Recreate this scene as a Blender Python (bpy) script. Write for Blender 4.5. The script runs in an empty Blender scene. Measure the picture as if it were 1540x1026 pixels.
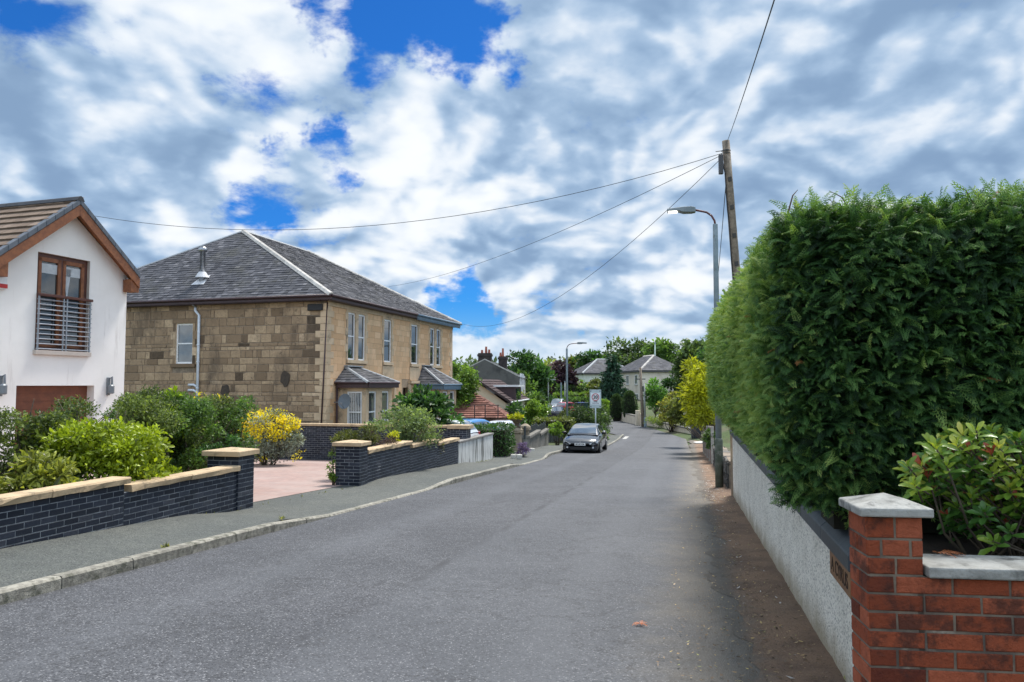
import bpy, bmesh, math, random
import numpy as np
from mathutils import Vector, Matrix
R = math.radians
rng = np.random.default_rng(7)
random.seed(7)
SC = bpy.context.scene
COL = SC.collection

# ------------------------------------------------------------------ camera
F, CX, CY, EYE = 1120.0, 770.0, 513.0, 1.6
PITCH = math.atan(65 / F)
cam = bpy.data.cameras.new('camera')
cam.sensor_width = 36.0
cam.lens = 36.0 * F / 1540.0
cam.clip_start, cam.clip_end = 0.05, 4000
camo = bpy.data.objects.new('camera', cam)
COL.objects.link(camo)
camo.location = (0, 0, EYE)
camo.rotation_euler = (math.pi / 2 + PITCH, 0, 0)
SC.camera = camo

# ------------------------------------------------------------------ sun, sky, exposure
SUN_AZ, SUN_EL = R(30), R(61)          # azimuth clockwise from +Y
sl = bpy.data.lights.new('sun', 'SUN')
sl.energy, sl.angle, sl.color = 3.1, R(14), (1.0, 0.95, 0.88)
so = bpy.data.objects.new('sun', sl)
COL.objects.link(so)
sd = Vector((math.sin(SUN_AZ) * math.cos(SUN_EL), math.cos(SUN_AZ) * math.cos(SUN_EL), math.sin(SUN_EL)))
so.rotation_euler = sd.to_track_quat('Z', 'Y').to_euler()
so.location = sd * 60
SC.view_settings.view_transform = 'Standard'
SC.view_settings.look = 'None'
SC.view_settings.exposure = 0.95
SC.view_settings.gamma = 1
SC.view_settings.use_curve_mapping = False
SC.render.engine = 'CYCLES'
cy = SC.cycles
cy.max_bounces, cy.diffuse_bounces, cy.glossy_bounces = 6, 3, 3
cy.transmission_bounces, cy.transparent_max_bounces = 4, 6
cy.use_denoising = True
cy.caustics_reflective = cy.caustics_refractive = False


class NT:
    """short-hand for building node trees"""
    def __init__(s, tree):
        s.t = tree; s.n = tree.nodes; s.l = tree.links
    def node(s, typ, **kw):
        n = s.n.new(typ)
        for k, v in kw.items():
            setattr(n, k, v)
        return n
    def link(s, a, b):
        s.l.new(a, b)
    def put(s, sock, v):
        if hasattr(v, 'links'):
            s.l.new(v, sock)
        else:
            if sock.type == 'RGBA' and hasattr(v, '__len__') and len(v) == 3:
                v = (*v, 1)
            sock.default_value = v
    def math(s, op, a, b=0.0, c=0.0, clamp=False):
        n = s.node('ShaderNodeMath', operation=op, use_clamp=clamp)
        s.put(n.inputs[0], a); s.put(n.inputs[1], b); s.put(n.inputs[2], c)
        return n.outputs[0]
    def vmath(s, op, a, b=(0, 0, 0)):
        n = s.node('ShaderNodeVectorMath', operation=op)
        s.put(n.inputs[0], a); s.put(n.inputs[1], b)
        return n.outputs['Value'] if op in ('DOT_PRODUCT', 'LENGTH', 'DISTANCE') else n.outputs[0]
    def scale(s, a, f):
        n = s.node('ShaderNodeVectorMath', operation='SCALE')
        s.put(n.inputs[0], a); s.put(n.inputs['Scale'], f)
        return n.outputs[0]
    def mix(s, f, a, b, blend='MIX'):
        n = s.node('ShaderNodeMix', data_type='RGBA', blend_type=blend, clamp_factor=True)
        s.put(n.inputs[0], f); s.put(n.inputs[6], a); s.put(n.inputs[7], b)
        return n.outputs[2]
    def noise(s, vec, scale, detail=4, rough=0.5, dist=0.0):
        n = s.node('ShaderNodeTexNoise')
        if vec is not None: s.link(vec, n.inputs['Vector'])
        n.inputs['Scale'].default_value = scale
        n.inputs['Detail'].default_value = detail
        n.inputs['Roughness'].default_value = rough
        n.inputs['Distortion'].default_value = dist
        return n.outputs[0]
    def smooth(s, v, a, b, lo=0.0, hi=1.0):
        n = s.node('ShaderNodeMapRange', interpolation_type='SMOOTHSTEP')
        s.put(n.inputs['Value'], v)
        n.inputs['From Min'].default_value = a; n.inputs['From Max'].default_value = b
        n.inputs['To Min'].default_value = lo; n.inputs['To Max'].default_value = hi
        return n.outputs[0]
    def ramp(s, v, stops, interp='LINEAR'):
        n = s.node('ShaderNodeValToRGB')
        n.color_ramp.interpolation = interp
        el = n.color_ramp.elements
        while len(el) < len(stops): el.new(0.5)
        for e, (p, c) in zip(el, stops):
            e.position = p; e.color = (*c, 1)
        s.put(n.inputs[0], v)
        return n.outputs[0]


SEED = 3.7
def pixdir(px, py):
    xc, yc = (px - CX) / F, (CY - py) / F
    c, s_ = math.cos(PITCH), math.sin(PITCH)
    return Vector((xc, c - yc * s_, s_ + yc * c))

world = bpy.data.worlds.new('World')
SC.world = world
world.use_nodes = True
world.cycles.sampling_method = 'MANUAL'
world.cycles.sample_map_resolution = 512
W = NT(world.node_tree)
W.n.clear()
sky = W.node('ShaderNodeTexSky', sky_type='NISHITA')
sky.sun_disc = False
sky.sun_elevation, sky.sun_rotation = SUN_EL, SUN_AZ
sky.air_density, sky.dust_density, sky.ozone_density = 1.0, 0.3, 2.5
geo = W.node('ShaderNodeTexCoord')
dirv = geo.outputs['Generated']
sep = W.node('ShaderNodeSeparateXYZ'); W.link(dirv, sep.inputs[0])
zc = W.math('ADD', W.math('MAXIMUM', sep.outputs[2], 0.0), 0.45)
comb = W.node('ShaderNodeCombineXYZ')
W.link(W.math('DIVIDE', sep.outputs[0], zc), comb.inputs[0])
W.link(W.math('DIVIDE', sep.outputs[1], zc), comb.inputs[1])
W.link(W.math('ADD', W.math('MULTIPLY', sep.outputs[2], 1.2), SEED), comb.inputs[2])
P_ = comb.outputs[0]
SEED_ = 0
def warped(off):
    v = W.vmath('ADD', P_, off)
    w = W.node('ShaderNodeTexNoise'); W.link(v, w.inputs['Vector']); w.inputs['Scale'].default_value = 3.4; w.inputs['Detail'].default_value = 5
    return W.vmath('ADD', v, W.scale(W.vmath('SUBTRACT', w.outputs['Color'], (.5, .5, .5)), .30))
def puffs(vec, scale):
    n = W.node('ShaderNodeTexVoronoi', feature='SMOOTH_F1', voronoi_dimensions='2D'); W.link(vec, n.inputs['Vector'])
    n.inputs['Scale'].default_value = scale; n.inputs['Smoothness'].default_value = .7
    n.inputs['Detail'].default_value = 2.0; n.inputs['Roughness'].default_value = .55; n.inputs['Lacunarity'].default_value = 2.3
    return W.math('SUBTRACT', 1.0, n.outputs['Distance'])
big = W.noise(P_, 1.2, 2, 0.5, 0.2)
med = W.noise(P_, 3.0, 7, 0.56, 0.15)
fine = W.noise(P_, 9.0, 8, 0.62, 0.15)
pf = puffs(warped((0, 0, 0)), 4.0)
pf2 = puffs(warped((0.03, 0.055, 0.0)), 4.0)
# clear windows between the clouds: directions in the sky where the cover thins
hole = None
wn_ = W.node('ShaderNodeTexNoise'); W.link(dirv, wn_.inputs['Vector']); wn_.inputs['Scale'].default_value = 9.0; wn_.inputs['Detail'].default_value = 5; wn_.inputs['Roughness'].default_value = .62
dirw = W.vmath('NORMALIZE', W.vmath('ADD', dirv, W.scale(W.vmath('SUBTRACT', wn_.outputs['Color'], (.5, .5, .5)), .16)))
for hx, hy, wid, amp in ((500, 5, 0.0016, .62), (595, 40, 0.0022, .75), (680, 35, 0.0028, .75), (575, 105, 0.0007, .46), (490, 207, 0.0006, .50), (415, 240, 0.0004, .48),
                         (390, 318, 0.0012, .48), (465, 350, .0008, .48), (830, 447, 0.0009, .42), (690, 458, 0.0013, .62), (500, 262, 0.0004, .5),
                         (-300, -500, 0.05, .5), (1500, -900, .05, .5)):
    d = pixdir(hx, hy).normalized()
    dp = W.vmath('DOT_PRODUCT', dirw, tuple(d))
    g = W.math('MULTIPLY', W.smooth(dp, 1 - wid * 1.9, 1 - wid * 0.05), amp)
    hole = g if hole is None else W.math('MAXIMUM', hole, g)
cov = W.math('ADD', W.math('MULTIPLY', W.math('SUBTRACT', med, .5), 1.2), W.math('MULTIPLY', W.math('SUBTRACT', fine, .5), 1.5))
cov = W.math('ADD', cov, W.math('MULTIPLY', W.math('SUBTRACT', pf, .62), .4))
cov = W.math('SUBTRACT', W.math('ADD', cov, 1.20), hole)
cover = W.smooth(cov, 0.34, 0.78)
sepx = sep.outputs[0]
shade = W.math('ADD', W.math('MULTIPLY', W.math('SUBTRACT', med, .5), 1.0), W.math('MULTIPLY', W.math('SUBTRACT', big, .5), 1.3))
shade = W.math('ADD', shade, W.math('MULTIPLY', W.math('SUBTRACT', pf, pf2), -1.5))   # bright flanks of the billows
shade = W.math('ADD', shade, W.math('MULTIPLY', W.math('SUBTRACT', pf, .62), -.55))
shade = W.math('ADD', shade, W.math('MULTIPLY', W.math('SUBTRACT', fine, .5), -.8))
shade = W.math('ADD', W.math('ADD', shade, .33), W.math('MULTIPLY', W.smooth(sepx, .0, .45), .10))        # the cloud sheet is greyer towards one side
for hx, hy, wid, amt in ((900, 70, .008, .36), (860, 395, .006, .38), (140, 240, .008, .30), (1390, 45, .004, .35), (1180, 330, .012, .12), (600, 190, .008, -.28), (960, 190, .006, -.25),
                         (620, 335, .004, -.30), (330, 90, .008, -.20), (70, 130, .004, -.15), (1250, 90, .006, -.22), (950, 450, .004, -.25)):
    dp = W.vmath('DOT_PRODUCT', dirw, tuple(pixdir(hx, hy).normalized()))
    shade = W.math('ADD', shade, W.math('MULTIPLY', W.smooth(dp, 1 - wid * 2, 1), amt))
shade = W.smooth(shade, -.62, 1.78)
ccol = W.ramp(shade, [(0.0, (0.52, 0.535, 0.55)), (0.22, (0.455, 0.485, 0.52)), (0.42, (0.35, 0.405, 0.475)), (0.62, (0.225, 0.305, 0.41)), (0.82, (0.165, 0.24, 0.345)), (1.0, (0.12, 0.185, 0.285))], 'B_SPLINE')
blue = W.scale(sky.outputs[0], 0.10)
tint = W.mix(1.0, blue, (0.07, 0.30, 0.62), 'MULTIPLY')
skyc = W.mix(cover, tint, ccol)
hz = W.smooth(sep.outputs[2], 0.0, 0.12, 0.5, 0.0)
skyc = W.mix(hz, skyc, (0.30, 0.39, 0.48))
back = W.smooth(sep.outputs[1], -0.45, 0.25, 1.75, 1.0)                              # added glow in the unseen sky behind and overhead, lights camera-facing walls
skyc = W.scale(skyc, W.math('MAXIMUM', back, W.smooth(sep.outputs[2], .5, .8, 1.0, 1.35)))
below = W.smooth(sep.outputs[2], -0.06, -0.01)
skyc = W.mix(below, (0.10, 0.11, 0.10), skyc)
bg = W.node('ShaderNodeBackground')
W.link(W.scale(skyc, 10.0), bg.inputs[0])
bg.inputs[1].default_value = 0.10
out = W.node('ShaderNodeOutputWorld')
W.link(bg.outputs[0], out.inputs[0])

# ------------------------------------------------------------------ frames of reference
AZ = R(13.2)
sA, cA = math.sin(AZ), math.cos(AZ)

def zr(s):
    """height of the road surface, s metres along it"""
    if s < 40: return -0.0475 * s
    if s < 56:
        k = s - 40
        return -1.9 - 0.0475 * (k - k * k / 32)
    return -2.28

def along(x, y): return x * sA + y * cA
def lateral(x, y): return x * cA - y * sA
def rd(lat, al, dz=0.0):
    return Vector((al * sA + lat * cA, al * cA - lat * sA, zr(al) + dz))
def at(px, py, Y):
    d = pixdir(px, py)
    return Vector((0, 0, EYE)) + d * (Y / d.y)
def gp(px, py, dz=0.0):
    d = pixdir(px, py); d = d / d.y
    lo, hi = 0.5, 600.0
    for _ in range(60):
        m = (lo + hi) / 2
        p = d * m
        if EYE + p.z > zr(along(p.x, p.y)) + dz: lo = m
        else: hi = m
    return Vector((0, 0, EYE)) + d * lo
def on_line(p, d, px):
    """how far along the plan line p + s*d the photograph's column px falls"""
    u = (px - CX) / F
    return (u * p[1] - p[0]) / (d[0] - u * d[1])
def zpx(py, Y): return EYE + (578 - py) / F * Y      # height of a row at depth Y

# ------------------------------------------------------------------ mesh helpers
def origin(o):
    v = Vector((0, 0, 0))
    while o is not None:
        v += o.location; o = o.parent
    return v

def link(name, me, mats, parent):
    o = bpy.data.objects.new(name, me)
    COL.objects.link(o)
    for m in (mats if isinstance(mats, (list, tuple)) else [mats]):
        me.materials.append(m)
    if parent is not None:
        o.parent = parent
    return o

class Acc:
    """collects faces in world space; build() links them as one mesh object"""
    def __init__(s):
        s.v, s.f, s.m, s.r = [], [], [], []
    def add(s, pts, faces, rnd=None, m=0):
        b = len(s.v)
        rnd = random.random() if rnd is None else rnd
        s.v += [tuple(p) for p in pts]; s.r += [rnd] * len(pts)
        s.f += [tuple(i + b for i in f) for f in faces]; s.m += [m] * len(faces)
        return s
    def quad(s, a, b, c, d, rnd=None, m=0): return s.add([a, b, c, d], [(0, 1, 2, 3)], rnd, m)
    def obox(s, p, U, V, Wv, rnd=None, m=0):
        p, U, V, Wv = Vector(p), Vector(U), Vector(V), Vector(Wv)
        if U.cross(V).dot(Wv) < 0: p, U = p + U, -U
        pts = [p, p + U, p + U + V, p + V, p + Wv, p + U + Wv, p + U + V + Wv, p + V + Wv]
        return s.add(pts, [(0, 3, 2, 1), (4, 5, 6, 7), (0, 1, 5, 4), (1, 2, 6, 5), (2, 3, 7, 6), (3, 0, 4, 7)], rnd, m)
    def box(s, c, sx, sy, sz, rnd=None, m=0):
        c = Vector(c)
        return s.obox(c - Vector((sx, sy, sz)) / 2, (sx, 0, 0), (0, sy, 0), (0, 0, sz), rnd, m)
    def prism(s, poly, ext, rnd=None, m=0):
        n = len(poly); ext = Vector(ext)
        poly = [Vector(p) for p in poly]
        nrm = Vector((0, 0, 0))
        for i in range(n): nrm += (poly[i] - poly[0]).cross(poly[(i + 1) % n] - poly[0])
        if nrm.dot(ext) < 0: poly.reverse()
        pts = poly + [p + ext for p in poly]
        fs = [tuple(range(n - 1, -1, -1)), tuple(range(n, 2 * n))] + [(i, (i + 1) % n, (i + 1) % n + n, i + n) for i in range(n)]
        return s.add(pts, fs, rnd, m)
    def tube(s, pts, rad, n=8, rnd=None, m=0, cap=True):
        pts = [Vector(p) for p in pts]
        if not hasattr(rad, '__len__'): rad = [rad] * len(pts)
        vs, fs = [], []
        up = None
        for i, p in enumerate(pts):
            t = (pts[min(i + 1, len(pts) - 1)] - pts[max(i - 1, 0)]).normalized()
            if up is None: up = Vector((0, 0, 1)) if abs(t.z) < .9 else Vector((1, 0, 0))
            x = t.cross(up).normalized(); y = x.cross(t)
            up = y
            for k in range(n):
                a = 2 * math.pi * k / n
                vs.append(p + x * (math.cos(a) * rad[i]) + y * (math.sin(a) * rad[i]))
        for i in range(len(pts) - 1):
            for k in range(n):
                k2 = (k + 1) % n
                fs.append((i * n + k, i * n + k2, (i + 1) * n + k2, (i + 1) * n + k))
        if cap:
            fs.append(tuple(range(n - 1, -1, -1))); b = (len(pts) - 1) * n
            fs.append(tuple(range(b, b + n)))
        return s.add(vs, fs, rnd, m)
    def lathe(s, c, prof, n=12, rnd=None, m=0):
        c = Vector(c)
        return s.tube([c + Vector((0, 0, z)) for r, z in prof], [r for r, z in prof], n, rnd, m)
    def build(s, name, mats, parent=None, smooth=False, bevel=0.0, seg=2, sub=0):
        me = bpy.data.meshes.new(name)
        O = origin(parent)
        me.from_pydata([(x - O.x, y - O.y, z - O.z) for x, y, z in s.v], [], s.f)
        me.polygons.foreach_set('material_index', s.m)
        at_ = me.attributes.new('rnd', 'FLOAT', 'POINT')
        at_.data.foreach_set('value', np.array(s.r, dtype=np.float32))
        if smooth: me.polygons.foreach_set('use_smooth', [True] * len(s.f))
        me.update()
        o = link(name, me, mats, parent)
        if bevel:
            b = o.modifiers.new('bevel', 'BEVEL'); b.width = bevel; b.segments = seg; b.limit_method = 'ANGLE'; b.angle_limit = R(40)
        if sub:
            q = o.modifiers.new('sub', 'SUBSURF'); q.levels = q.render_levels = sub
        return o

def npmesh(name, V, Fc, rnd, mats, parent=None, smooth=False, mi=None):
    """mesh from arrays: V (n,3) in world space, Fc (m,k), rnd (n,)"""
    me = bpy.data.meshes.new(name)
    O = np.array(origin(parent), dtype=np.float64)
    V = (np.asarray(V) - O).astype(np.float32)
    m, k = Fc.shape
    me.vertices.add(len(V)); me.vertices.foreach_set('co', V.ravel())
    me.loops.add(m * k); me.loops.foreach_set('vertex_index', Fc.astype(np.int32).ravel())
    me.polygons.add(m)
    me.polygons.foreach_set('loop_start', np.arange(0, m * k, k, dtype=np.int32))
    if mi is not None: me.polygons.foreach_set('material_index', mi.astype(np.int32))
    if smooth: me.polygons.foreach_set('use_smooth', np.ones(m, dtype=bool))
    a = me.attributes.new('rnd', 'FLOAT', 'POINT')
    a.data.foreach_set('value', np.asarray(rnd, dtype=np.float32))
    me.update(calc_edges=True)
    return link(name, me, mats, parent)

def thing(name, label, cat, loc=(0, 0, 0), group=None):
    o = bpy.data.objects.new(name, None)
    COL.objects.link(o)
    o.empty_display_size = 0.2
    o.location = loc
    return tag(o, label, cat, group)
def tag(o, label, cat, group=None):
    o['label'] = label; o['category'] = cat
    if group: o['group'] = group
    return o
def struct(o): o['kind'] = 'structure'; return o
def stuff(o): o['kind'] = 'stuff'; return o

# ------------------------------------------------------------------ materials
MATS = {}
def shader(name):
    m = bpy.data.materials.new(name); m.use_nodes = True
    t = NT(m.node_tree)
    p = t.n['Principled BSDF']
    return m, t, p
def objco(t): return t.node('ShaderNodeTexCoord').outputs['Object']
def attr(t, name='rnd'): return t.node('ShaderNodeAttribute', attribute_name=name).outputs['Fac']
def bump(t, p, h, strength, dist=0.01):
    b = t.node('ShaderNodeBump'); b.inputs['Strength'].default_value = strength; b.inputs['Distance'].default_value = dist
    t.put(b.inputs['Height'], h); t.link(b.outputs[0], p.inputs['Normal'])

def M(name, c, c2=None, scale=6.0, rough=0.7, metal=0.0, bmp=0.0, bscale=40.0, rnd=0.0, stain=None, stainscale=1.2, stain_lo=.52, stain_hi=.68, spec=0.5, coat=0.0, streak=False):
    """plain procedural surface: two tones of noise, piece to piece variation (rnd), stains, bump"""
    if name in MATS: return MATS[name]
    m, t, p = shader(name)
    co = objco(t)
    c2 = c2 or tuple(x * 0.82 for x in c)
    col = t.mix(t.smooth(t.noise(co, scale, 5, .6), .35, .65), c, c2)
    if rnd:
        k = t.math('ADD', t.math('MULTIPLY', attr(t), 2 * rnd), 1 - rnd)
        v = t.node('ShaderNodeCombineXYZ')
        for i in range(3): t.link(k, v.inputs[i])
        col = t.mix(1.0, col, v.outputs[0], 'MULTIPLY')
    if stain:
        sc = co
        if streak:
            mp = t.node('ShaderNodeMapping'); t.link(co, mp.inputs[0]); mp.inputs['Scale'].default_value = (6, 6, .7); sc = mp.outputs[0]
        col = t.mix(t.smooth(t.noise(sc, stainscale, 6, .62), stain_lo, stain_hi), col, stain)
    t.put(p.inputs['Base Color'], col)
    p.inputs['Roughness'].default_value = rough
    p.inputs['Metallic'].default_value = metal
    p.inputs['Specular IOR Level'].default_value = spec
    p.inputs['Coat Weight'].default_value = coat
    p.inputs['Coat Roughness'].default_value = 0.04
    if bmp:
        bump(t, p, t.noise(co, bscale, 6, .65), bmp)
    MATS[name] = m
    return m

def leafmat(name, stops, trans=0.35, rough=0.5, spec=0.35, patch=0.0):
    """foliage: colour from each leaf's own value, some light through the blade"""
    m, t, p = shader(name)
    v = attr(t)
    if patch:
        v = t.math('ADD', v, t.math('MULTIPLY', t.math('SUBTRACT', t.noise(objco(t), patch, 3), .5), 0.7), clamp=True)
    col = t.ramp(v, stops)
    t.put(p.inputs['Base Color'], col)
    p.inputs['Roughness'].default_value = rough
    p.inputs['Specular IOR Level'].default_value = spec
    tr = t.node('ShaderNodeBsdfTranslucent')
    t.put(tr.inputs[0], t.mix(1.0, col, (1.35, 1.35, 0.7), 'MULTIPLY'))
    mx = t.node('ShaderNodeMixShader'); mx.inputs[0].default_value = trans
    t.link(p.outputs[0], mx.inputs[1]); t.link(tr.outputs[0], mx.inputs[2])
    t.link(mx.outputs[0], t.n['Material Output'].inputs[0])
    MATS[name] = m
    return m

def glassmat(name, inner, rough=0.02):
    """window glass over a dim room"""
    m, t, p = shader(name)
    co = objco(t)
    t.put(p.inputs['Base Color'], t.mix(t.smooth(t.noise(co, 1.3, 3), .4, .6), inner, tuple(x * .5 for x in inner)))
    p.inputs['Roughness'].default_value = rough
    p.inputs['Specular IOR Level'].default_value = 0.8
    p.inputs['Coat Weight'].default_value = 1.0
    p.inputs['Coat Roughness'].default_value = 0.01
    bump(t, p, t.noise(co, 1.5, 2), 0.03, 0.05)
    MATS[name] = m
    return m

glass = glassmat('window_glass', (0.035, 0.045, 0.05))
glass_pale = glassmat('window_glass_net', (0.075, 0.09, 0.095))
carglass = glassmat('car_glass', (0.05, 0.06, 0.07)); carglass.node_tree.nodes['Principled BSDF'].inputs['Coat IOR'].default_value = 2.6
white_paint = M('white_paint', (0.78, 0.79, 0.80), (0.70, 0.71, 0.72), 3, .4)
upvc = M('white_upvc', (0.80, 0.81, 0.82), (0.74, 0.75, 0.77), 4, .3)
white_render = M('white_render', (0.90, 0.87, 0.83), (0.84, 0.81, 0.77), 1.1, .85, bmp=.25, bscale=90, stain=(.66, .62, .58), stainscale=.9, stain_lo=.58, stain_hi=.8, streak=True)
bark = M('bark', (0.09, 0.065, 0.045), (0.045, 0.033, 0.025), 12, .9, bmp=.8, bscale=25)
# ================================================================== THE SETTING
def ground_mat():
    m, t, p = shader('grass_soil')
    co = objco(t)
    g = t.mix(t.smooth(t.noise(co, 0.35, 6, .6), .4, .6), (0.055, 0.085, 0.022), (0.085, 0.075, 0.04))
    g = t.mix(t.smooth(t.noise(co, 9, 5, .7), .45, .7), g, (0.03, 0.045, 0.015))
    t.put(p.inputs['Base Color'], g); p.inputs['Roughness'].default_value = .95
    bump(t, p, t.noise(co, 14, 6, .7), .6, .05)
    return m
def ground_z(x, y):
    al, la = along(x, y), lateral(x, y)
    z = zr(al) - 0.05
    if 2.6 < la and al < 40: z += 0.5 * min(1, (la - 2.6) / .6)
    d = max(0, y - 66) 
    if x > 12.5 + max(0, 64 - y) * .02 and y > 50: z += 0.9 * min(1, (x - 12.5) / 3) 
    z += 1.2 * min(1, max(0, (y - 88) / 25)) 
    z += max(0, y - 130) * 0.012
    return z
xs = np.concatenate([np.linspace(-900, -60, 12), np.linspace(-55, 55, 111), np.linspace(60, 900, 12)])
ys = np.concatenate([np.linspace(-60, 0, 13), np.linspace(1, 130, 130), np.linspace(140, 1600, 20)])
GV = np.array([(x, y, ground_z(x, y)) for y in ys for x in xs])
nx, ny = len(xs), len(ys)
GF = np.array([(j * nx + i, j * nx + i + 1, (j + 1) * nx + i + 1, (j + 1) * nx + i) for j in range(ny - 1) for i in range(nx - 1)])
struct(npmesh('ground', GV, GF, np.zeros(len(GV)), ground_mat(), smooth=True))

def asphalt(name, c1, c2, seam=False, chips=0.5):
    m, t, p = shader(name)
    co = objco(t)
    n1 = t.noise(co, 95, 3, .75)
    n2 = t.noise(co, 0.55, 6, .6)
    n3 = t.noise(co, 7, 5, .6)
    col = t.mix(t.smooth(n2, .38, .62), c1, c2)
    col = t.mix(t.math('MULTIPLY', t.smooth(n3, .4, .65), .45), col, tuple(x * .72 for x in c1))
    vo = t.node('ShaderNodeTexVoronoi'); t.link(co, vo.inputs['Vector']); vo.inputs['Scale'].default_value = 74
    cs = t.node('ShaderNodeSeparateColor'); t.link(vo.outputs['Color'], cs.inputs[0])
    chip = t.math('MULTIPLY', t.smooth(cs.outputs[0], .74, .9), t.smooth(vo.outputs['Distance'], .62, .3))
    col = t.mix(t.math('MULTIPLY', chip, chips), col, (0.36, 0.36, 0.37))
    pit = t.math('MULTIPLY', t.smooth(cs.outputs[1], .6, .85), .7)
    col = t.mix(pit, col, (0.025, 0.026, 0.03))
    if seam:
        sp = t.node('ShaderNodeSeparateXYZ'); t.link(co, sp.inputs[0])
        la = t.math('SUBTRACT', t.math('MULTIPLY', sp.outputs[0], cA), t.math('MULTIPLY', sp.outputs[1], sA))
        wob = t.math('MULTIPLY', t.math('SUBTRACT', t.noise(co, .8, 4), .5), .16)
        d = t.math('ABSOLUTE', t.math('ADD', t.math('ADD', la, 2.62), wob))
        sm = t.math('MULTIPLY', t.smooth(d, .09, .02), t.smooth(t.noise(co, 1.1, 4), .42, .6))
        col = t.mix(t.math('MULTIPLY', sm, .8), col, (0.035, 0.036, 0.04))
        # paler lane on one side of the joint, old repairs, dust by the verge
        col = t.mix(t.math('MULTIPLY', t.smooth(la, -2.75, -2.5), .22), col, (0.125, 0.132, 0.145))
        for off in (-1.0, -4.2):
            tr = t.smooth(t.math('ABSOLUTE', t.math('SUBTRACT', la, off)), .45, .05)
            col = t.mix(t.math('MULTIPLY', tr, .22), col, (0.12, 0.126, 0.138))
        crack = t.math('MULTIPLY', t.smooth(t.math('ABSOLUTE', t.math('SUBTRACT', t.noise(co, .33, 7, .7), .5)), .006, .001), .5)
        col = t.mix(crack, col, (0.03, 0.03, 0.032))
        dust = t.math('ADD', la, t.math('MULTIPLY', t.math('SUBTRACT', t.noise(co, 1.6, 7, .65), .5), 1.0))
        col = t.mix(t.math('MULTIPLY', t.smooth(dust, -.55, .45), .8), col, (0.20, 0.175, 0.14))
        edge = t.math('ADD', la, t.math('MULTIPLY', t.math('SUBTRACT', t.noise(co, 3.2, 8, .7), .5), .55))
        col = t.mix(t.smooth(edge, .22, .40), col, (0.135, 0.118, 0.098))
    t.put(p.inputs['Base Color'], col)
    p.inputs['Roughness'].default_value = .78
    p.inputs['Specular IOR Level'].default_value = .35
    h = t.math('ADD', t.math('MULTIPLY', n1, .6), t.math('MULTIPLY', vo.outputs['Distance'], -.5))
    bump(t, p, h, .8, .012)
    return m

def strip(name, left, right, mat, dz=0.0, n=10):
    """a sheet between two plan polylines with the same number of points"""
    V, Fq = [], []
    for a, b in zip(left, right):
        for i in range(n + 1):
            k = i / n
            x, y = a[0] + (b[0] - a[0]) * k, a[1] + (b[1] - a[1]) * k
            V.append((x, y, zr(along(x, y)) + dz))
    w = n + 1
    for j in range(len(left) - 1):
        for i in range(n):
            Fq.append((j * w + i, j * w + i + 1, (j + 1) * w + i + 1, (j + 1) * w + i))
    return struct(npmesh(name, np.array(V), np.array(Fq), np.zeros(len(V)), mat, smooth=True))

def kerb_lat(a):
    """plan offset of the left kerb line; it steps out after the parking place"""
    if a < 30: return -5.62
    if a < 33: return -5.62 - .11 * (a - 30)
    if a < 37.5: return -5.95
    if a < 41: return -5.95 + 1.28 * (a - 37.5) / 3.5
    return -4.67
AL = [-25, -15, -8] + [x * 1.0 for x in range(-4, 57)]
def rxy(lat, a): v = rd(lat, a); return (v.x, v.y)
L_edge = [rxy(kerb_lat(a), a) for a in AL]
R_edge = [rxy(0.62 if a < 18 else .62 - .02 * (a - 18), a) for a in AL]
R_far = [(13.0, 58.5), (13.25, 61), (13.2, 64.5), (12.9, 69), (12.4, 73), (11.9, 79), (11.3, 87), (10, 95), (7, 103), (0, 112), (-12, 122), (-40, 140)]
L_far = [(8.1, 57), (7.7, 60), (7.3, 64), (7.0, 68), (6.8, 72), (6.4, 78), (5.6, 85), (4.0, 92), (1.5, 98), (-4, 105), (-16, 114), (-44, 131)]
strip('road', L_edge + L_far, R_edge + R_far, asphalt('road_asphalt', (0.064, 0.067, 0.075), (0.086, 0.089, 0.098), True, .5))
# court on the left beyond the bush, where cars stand
strip('parking_court', [(-22, 66), (-22, 72), (-22, 80), (-20, 88)], [(7.05, 67.5), (6.82, 72), (6.25, 80), (5.3, 87)], asphalt('court_asphalt', (0.13, 0.13, 0.135), (0.16, 0.16, 0.16)), -.006, 24)

# footway, kerb stones
FW = asphalt('footway_asphalt', (0.082, 0.090, 0.082), (0.108, 0.114, 0.10), chips=.25)
def dropk(a):
    """kerb upstand: full height, or dropped at the drives"""
    def gate(a, lo, hi, w=1.0): return min(1, max(0, (a - lo) / w)) * min(1, max(0, (hi - a) / w))
    g = max(gate(a, 9.9, 17.2), gate(a, 24.5, 31.0), gate(a, 42, 55, .8) * .6)
    return .115 * (1 - g) + .022 * g
AF = [x * .5 for x in range(-40, 113)]
V, Fq = [], []
for a in AF:
    out_lat = -7.75 if a < 41 else (-7.75 + 0.2 * (a - 41) * .5)
    k = kerb_lat(a) - .125
    for i in range(7):
        la = k + (out_lat - k) * i / 6
        v = rd(la, a, dropk(a) - .006 + .012 * i / 6)
        V.append(v)
for j in range(len(AF) - 1):
    for i in range(6): Fq.append((j * 7 + i, j * 7 + i + 1, (j + 1) * 7 + i + 1, (j + 1) * 7 + i)[::-1])
struct(npmesh('footway', np.array(V), np.array(Fq), np.zeros(len(V)), FW, smooth=True))
kerb_m = M('kerb_concrete', (0.30, 0.285, 0.24), (0.17, 0.16, 0.135), 14, .9, bmp=1.0, bscale=45, rnd=.2, stain=(.10, .10, .075), stainscale=6, stain_lo=.5, stain_hi=.66)
A = Acc()
a = -16.0
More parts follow.
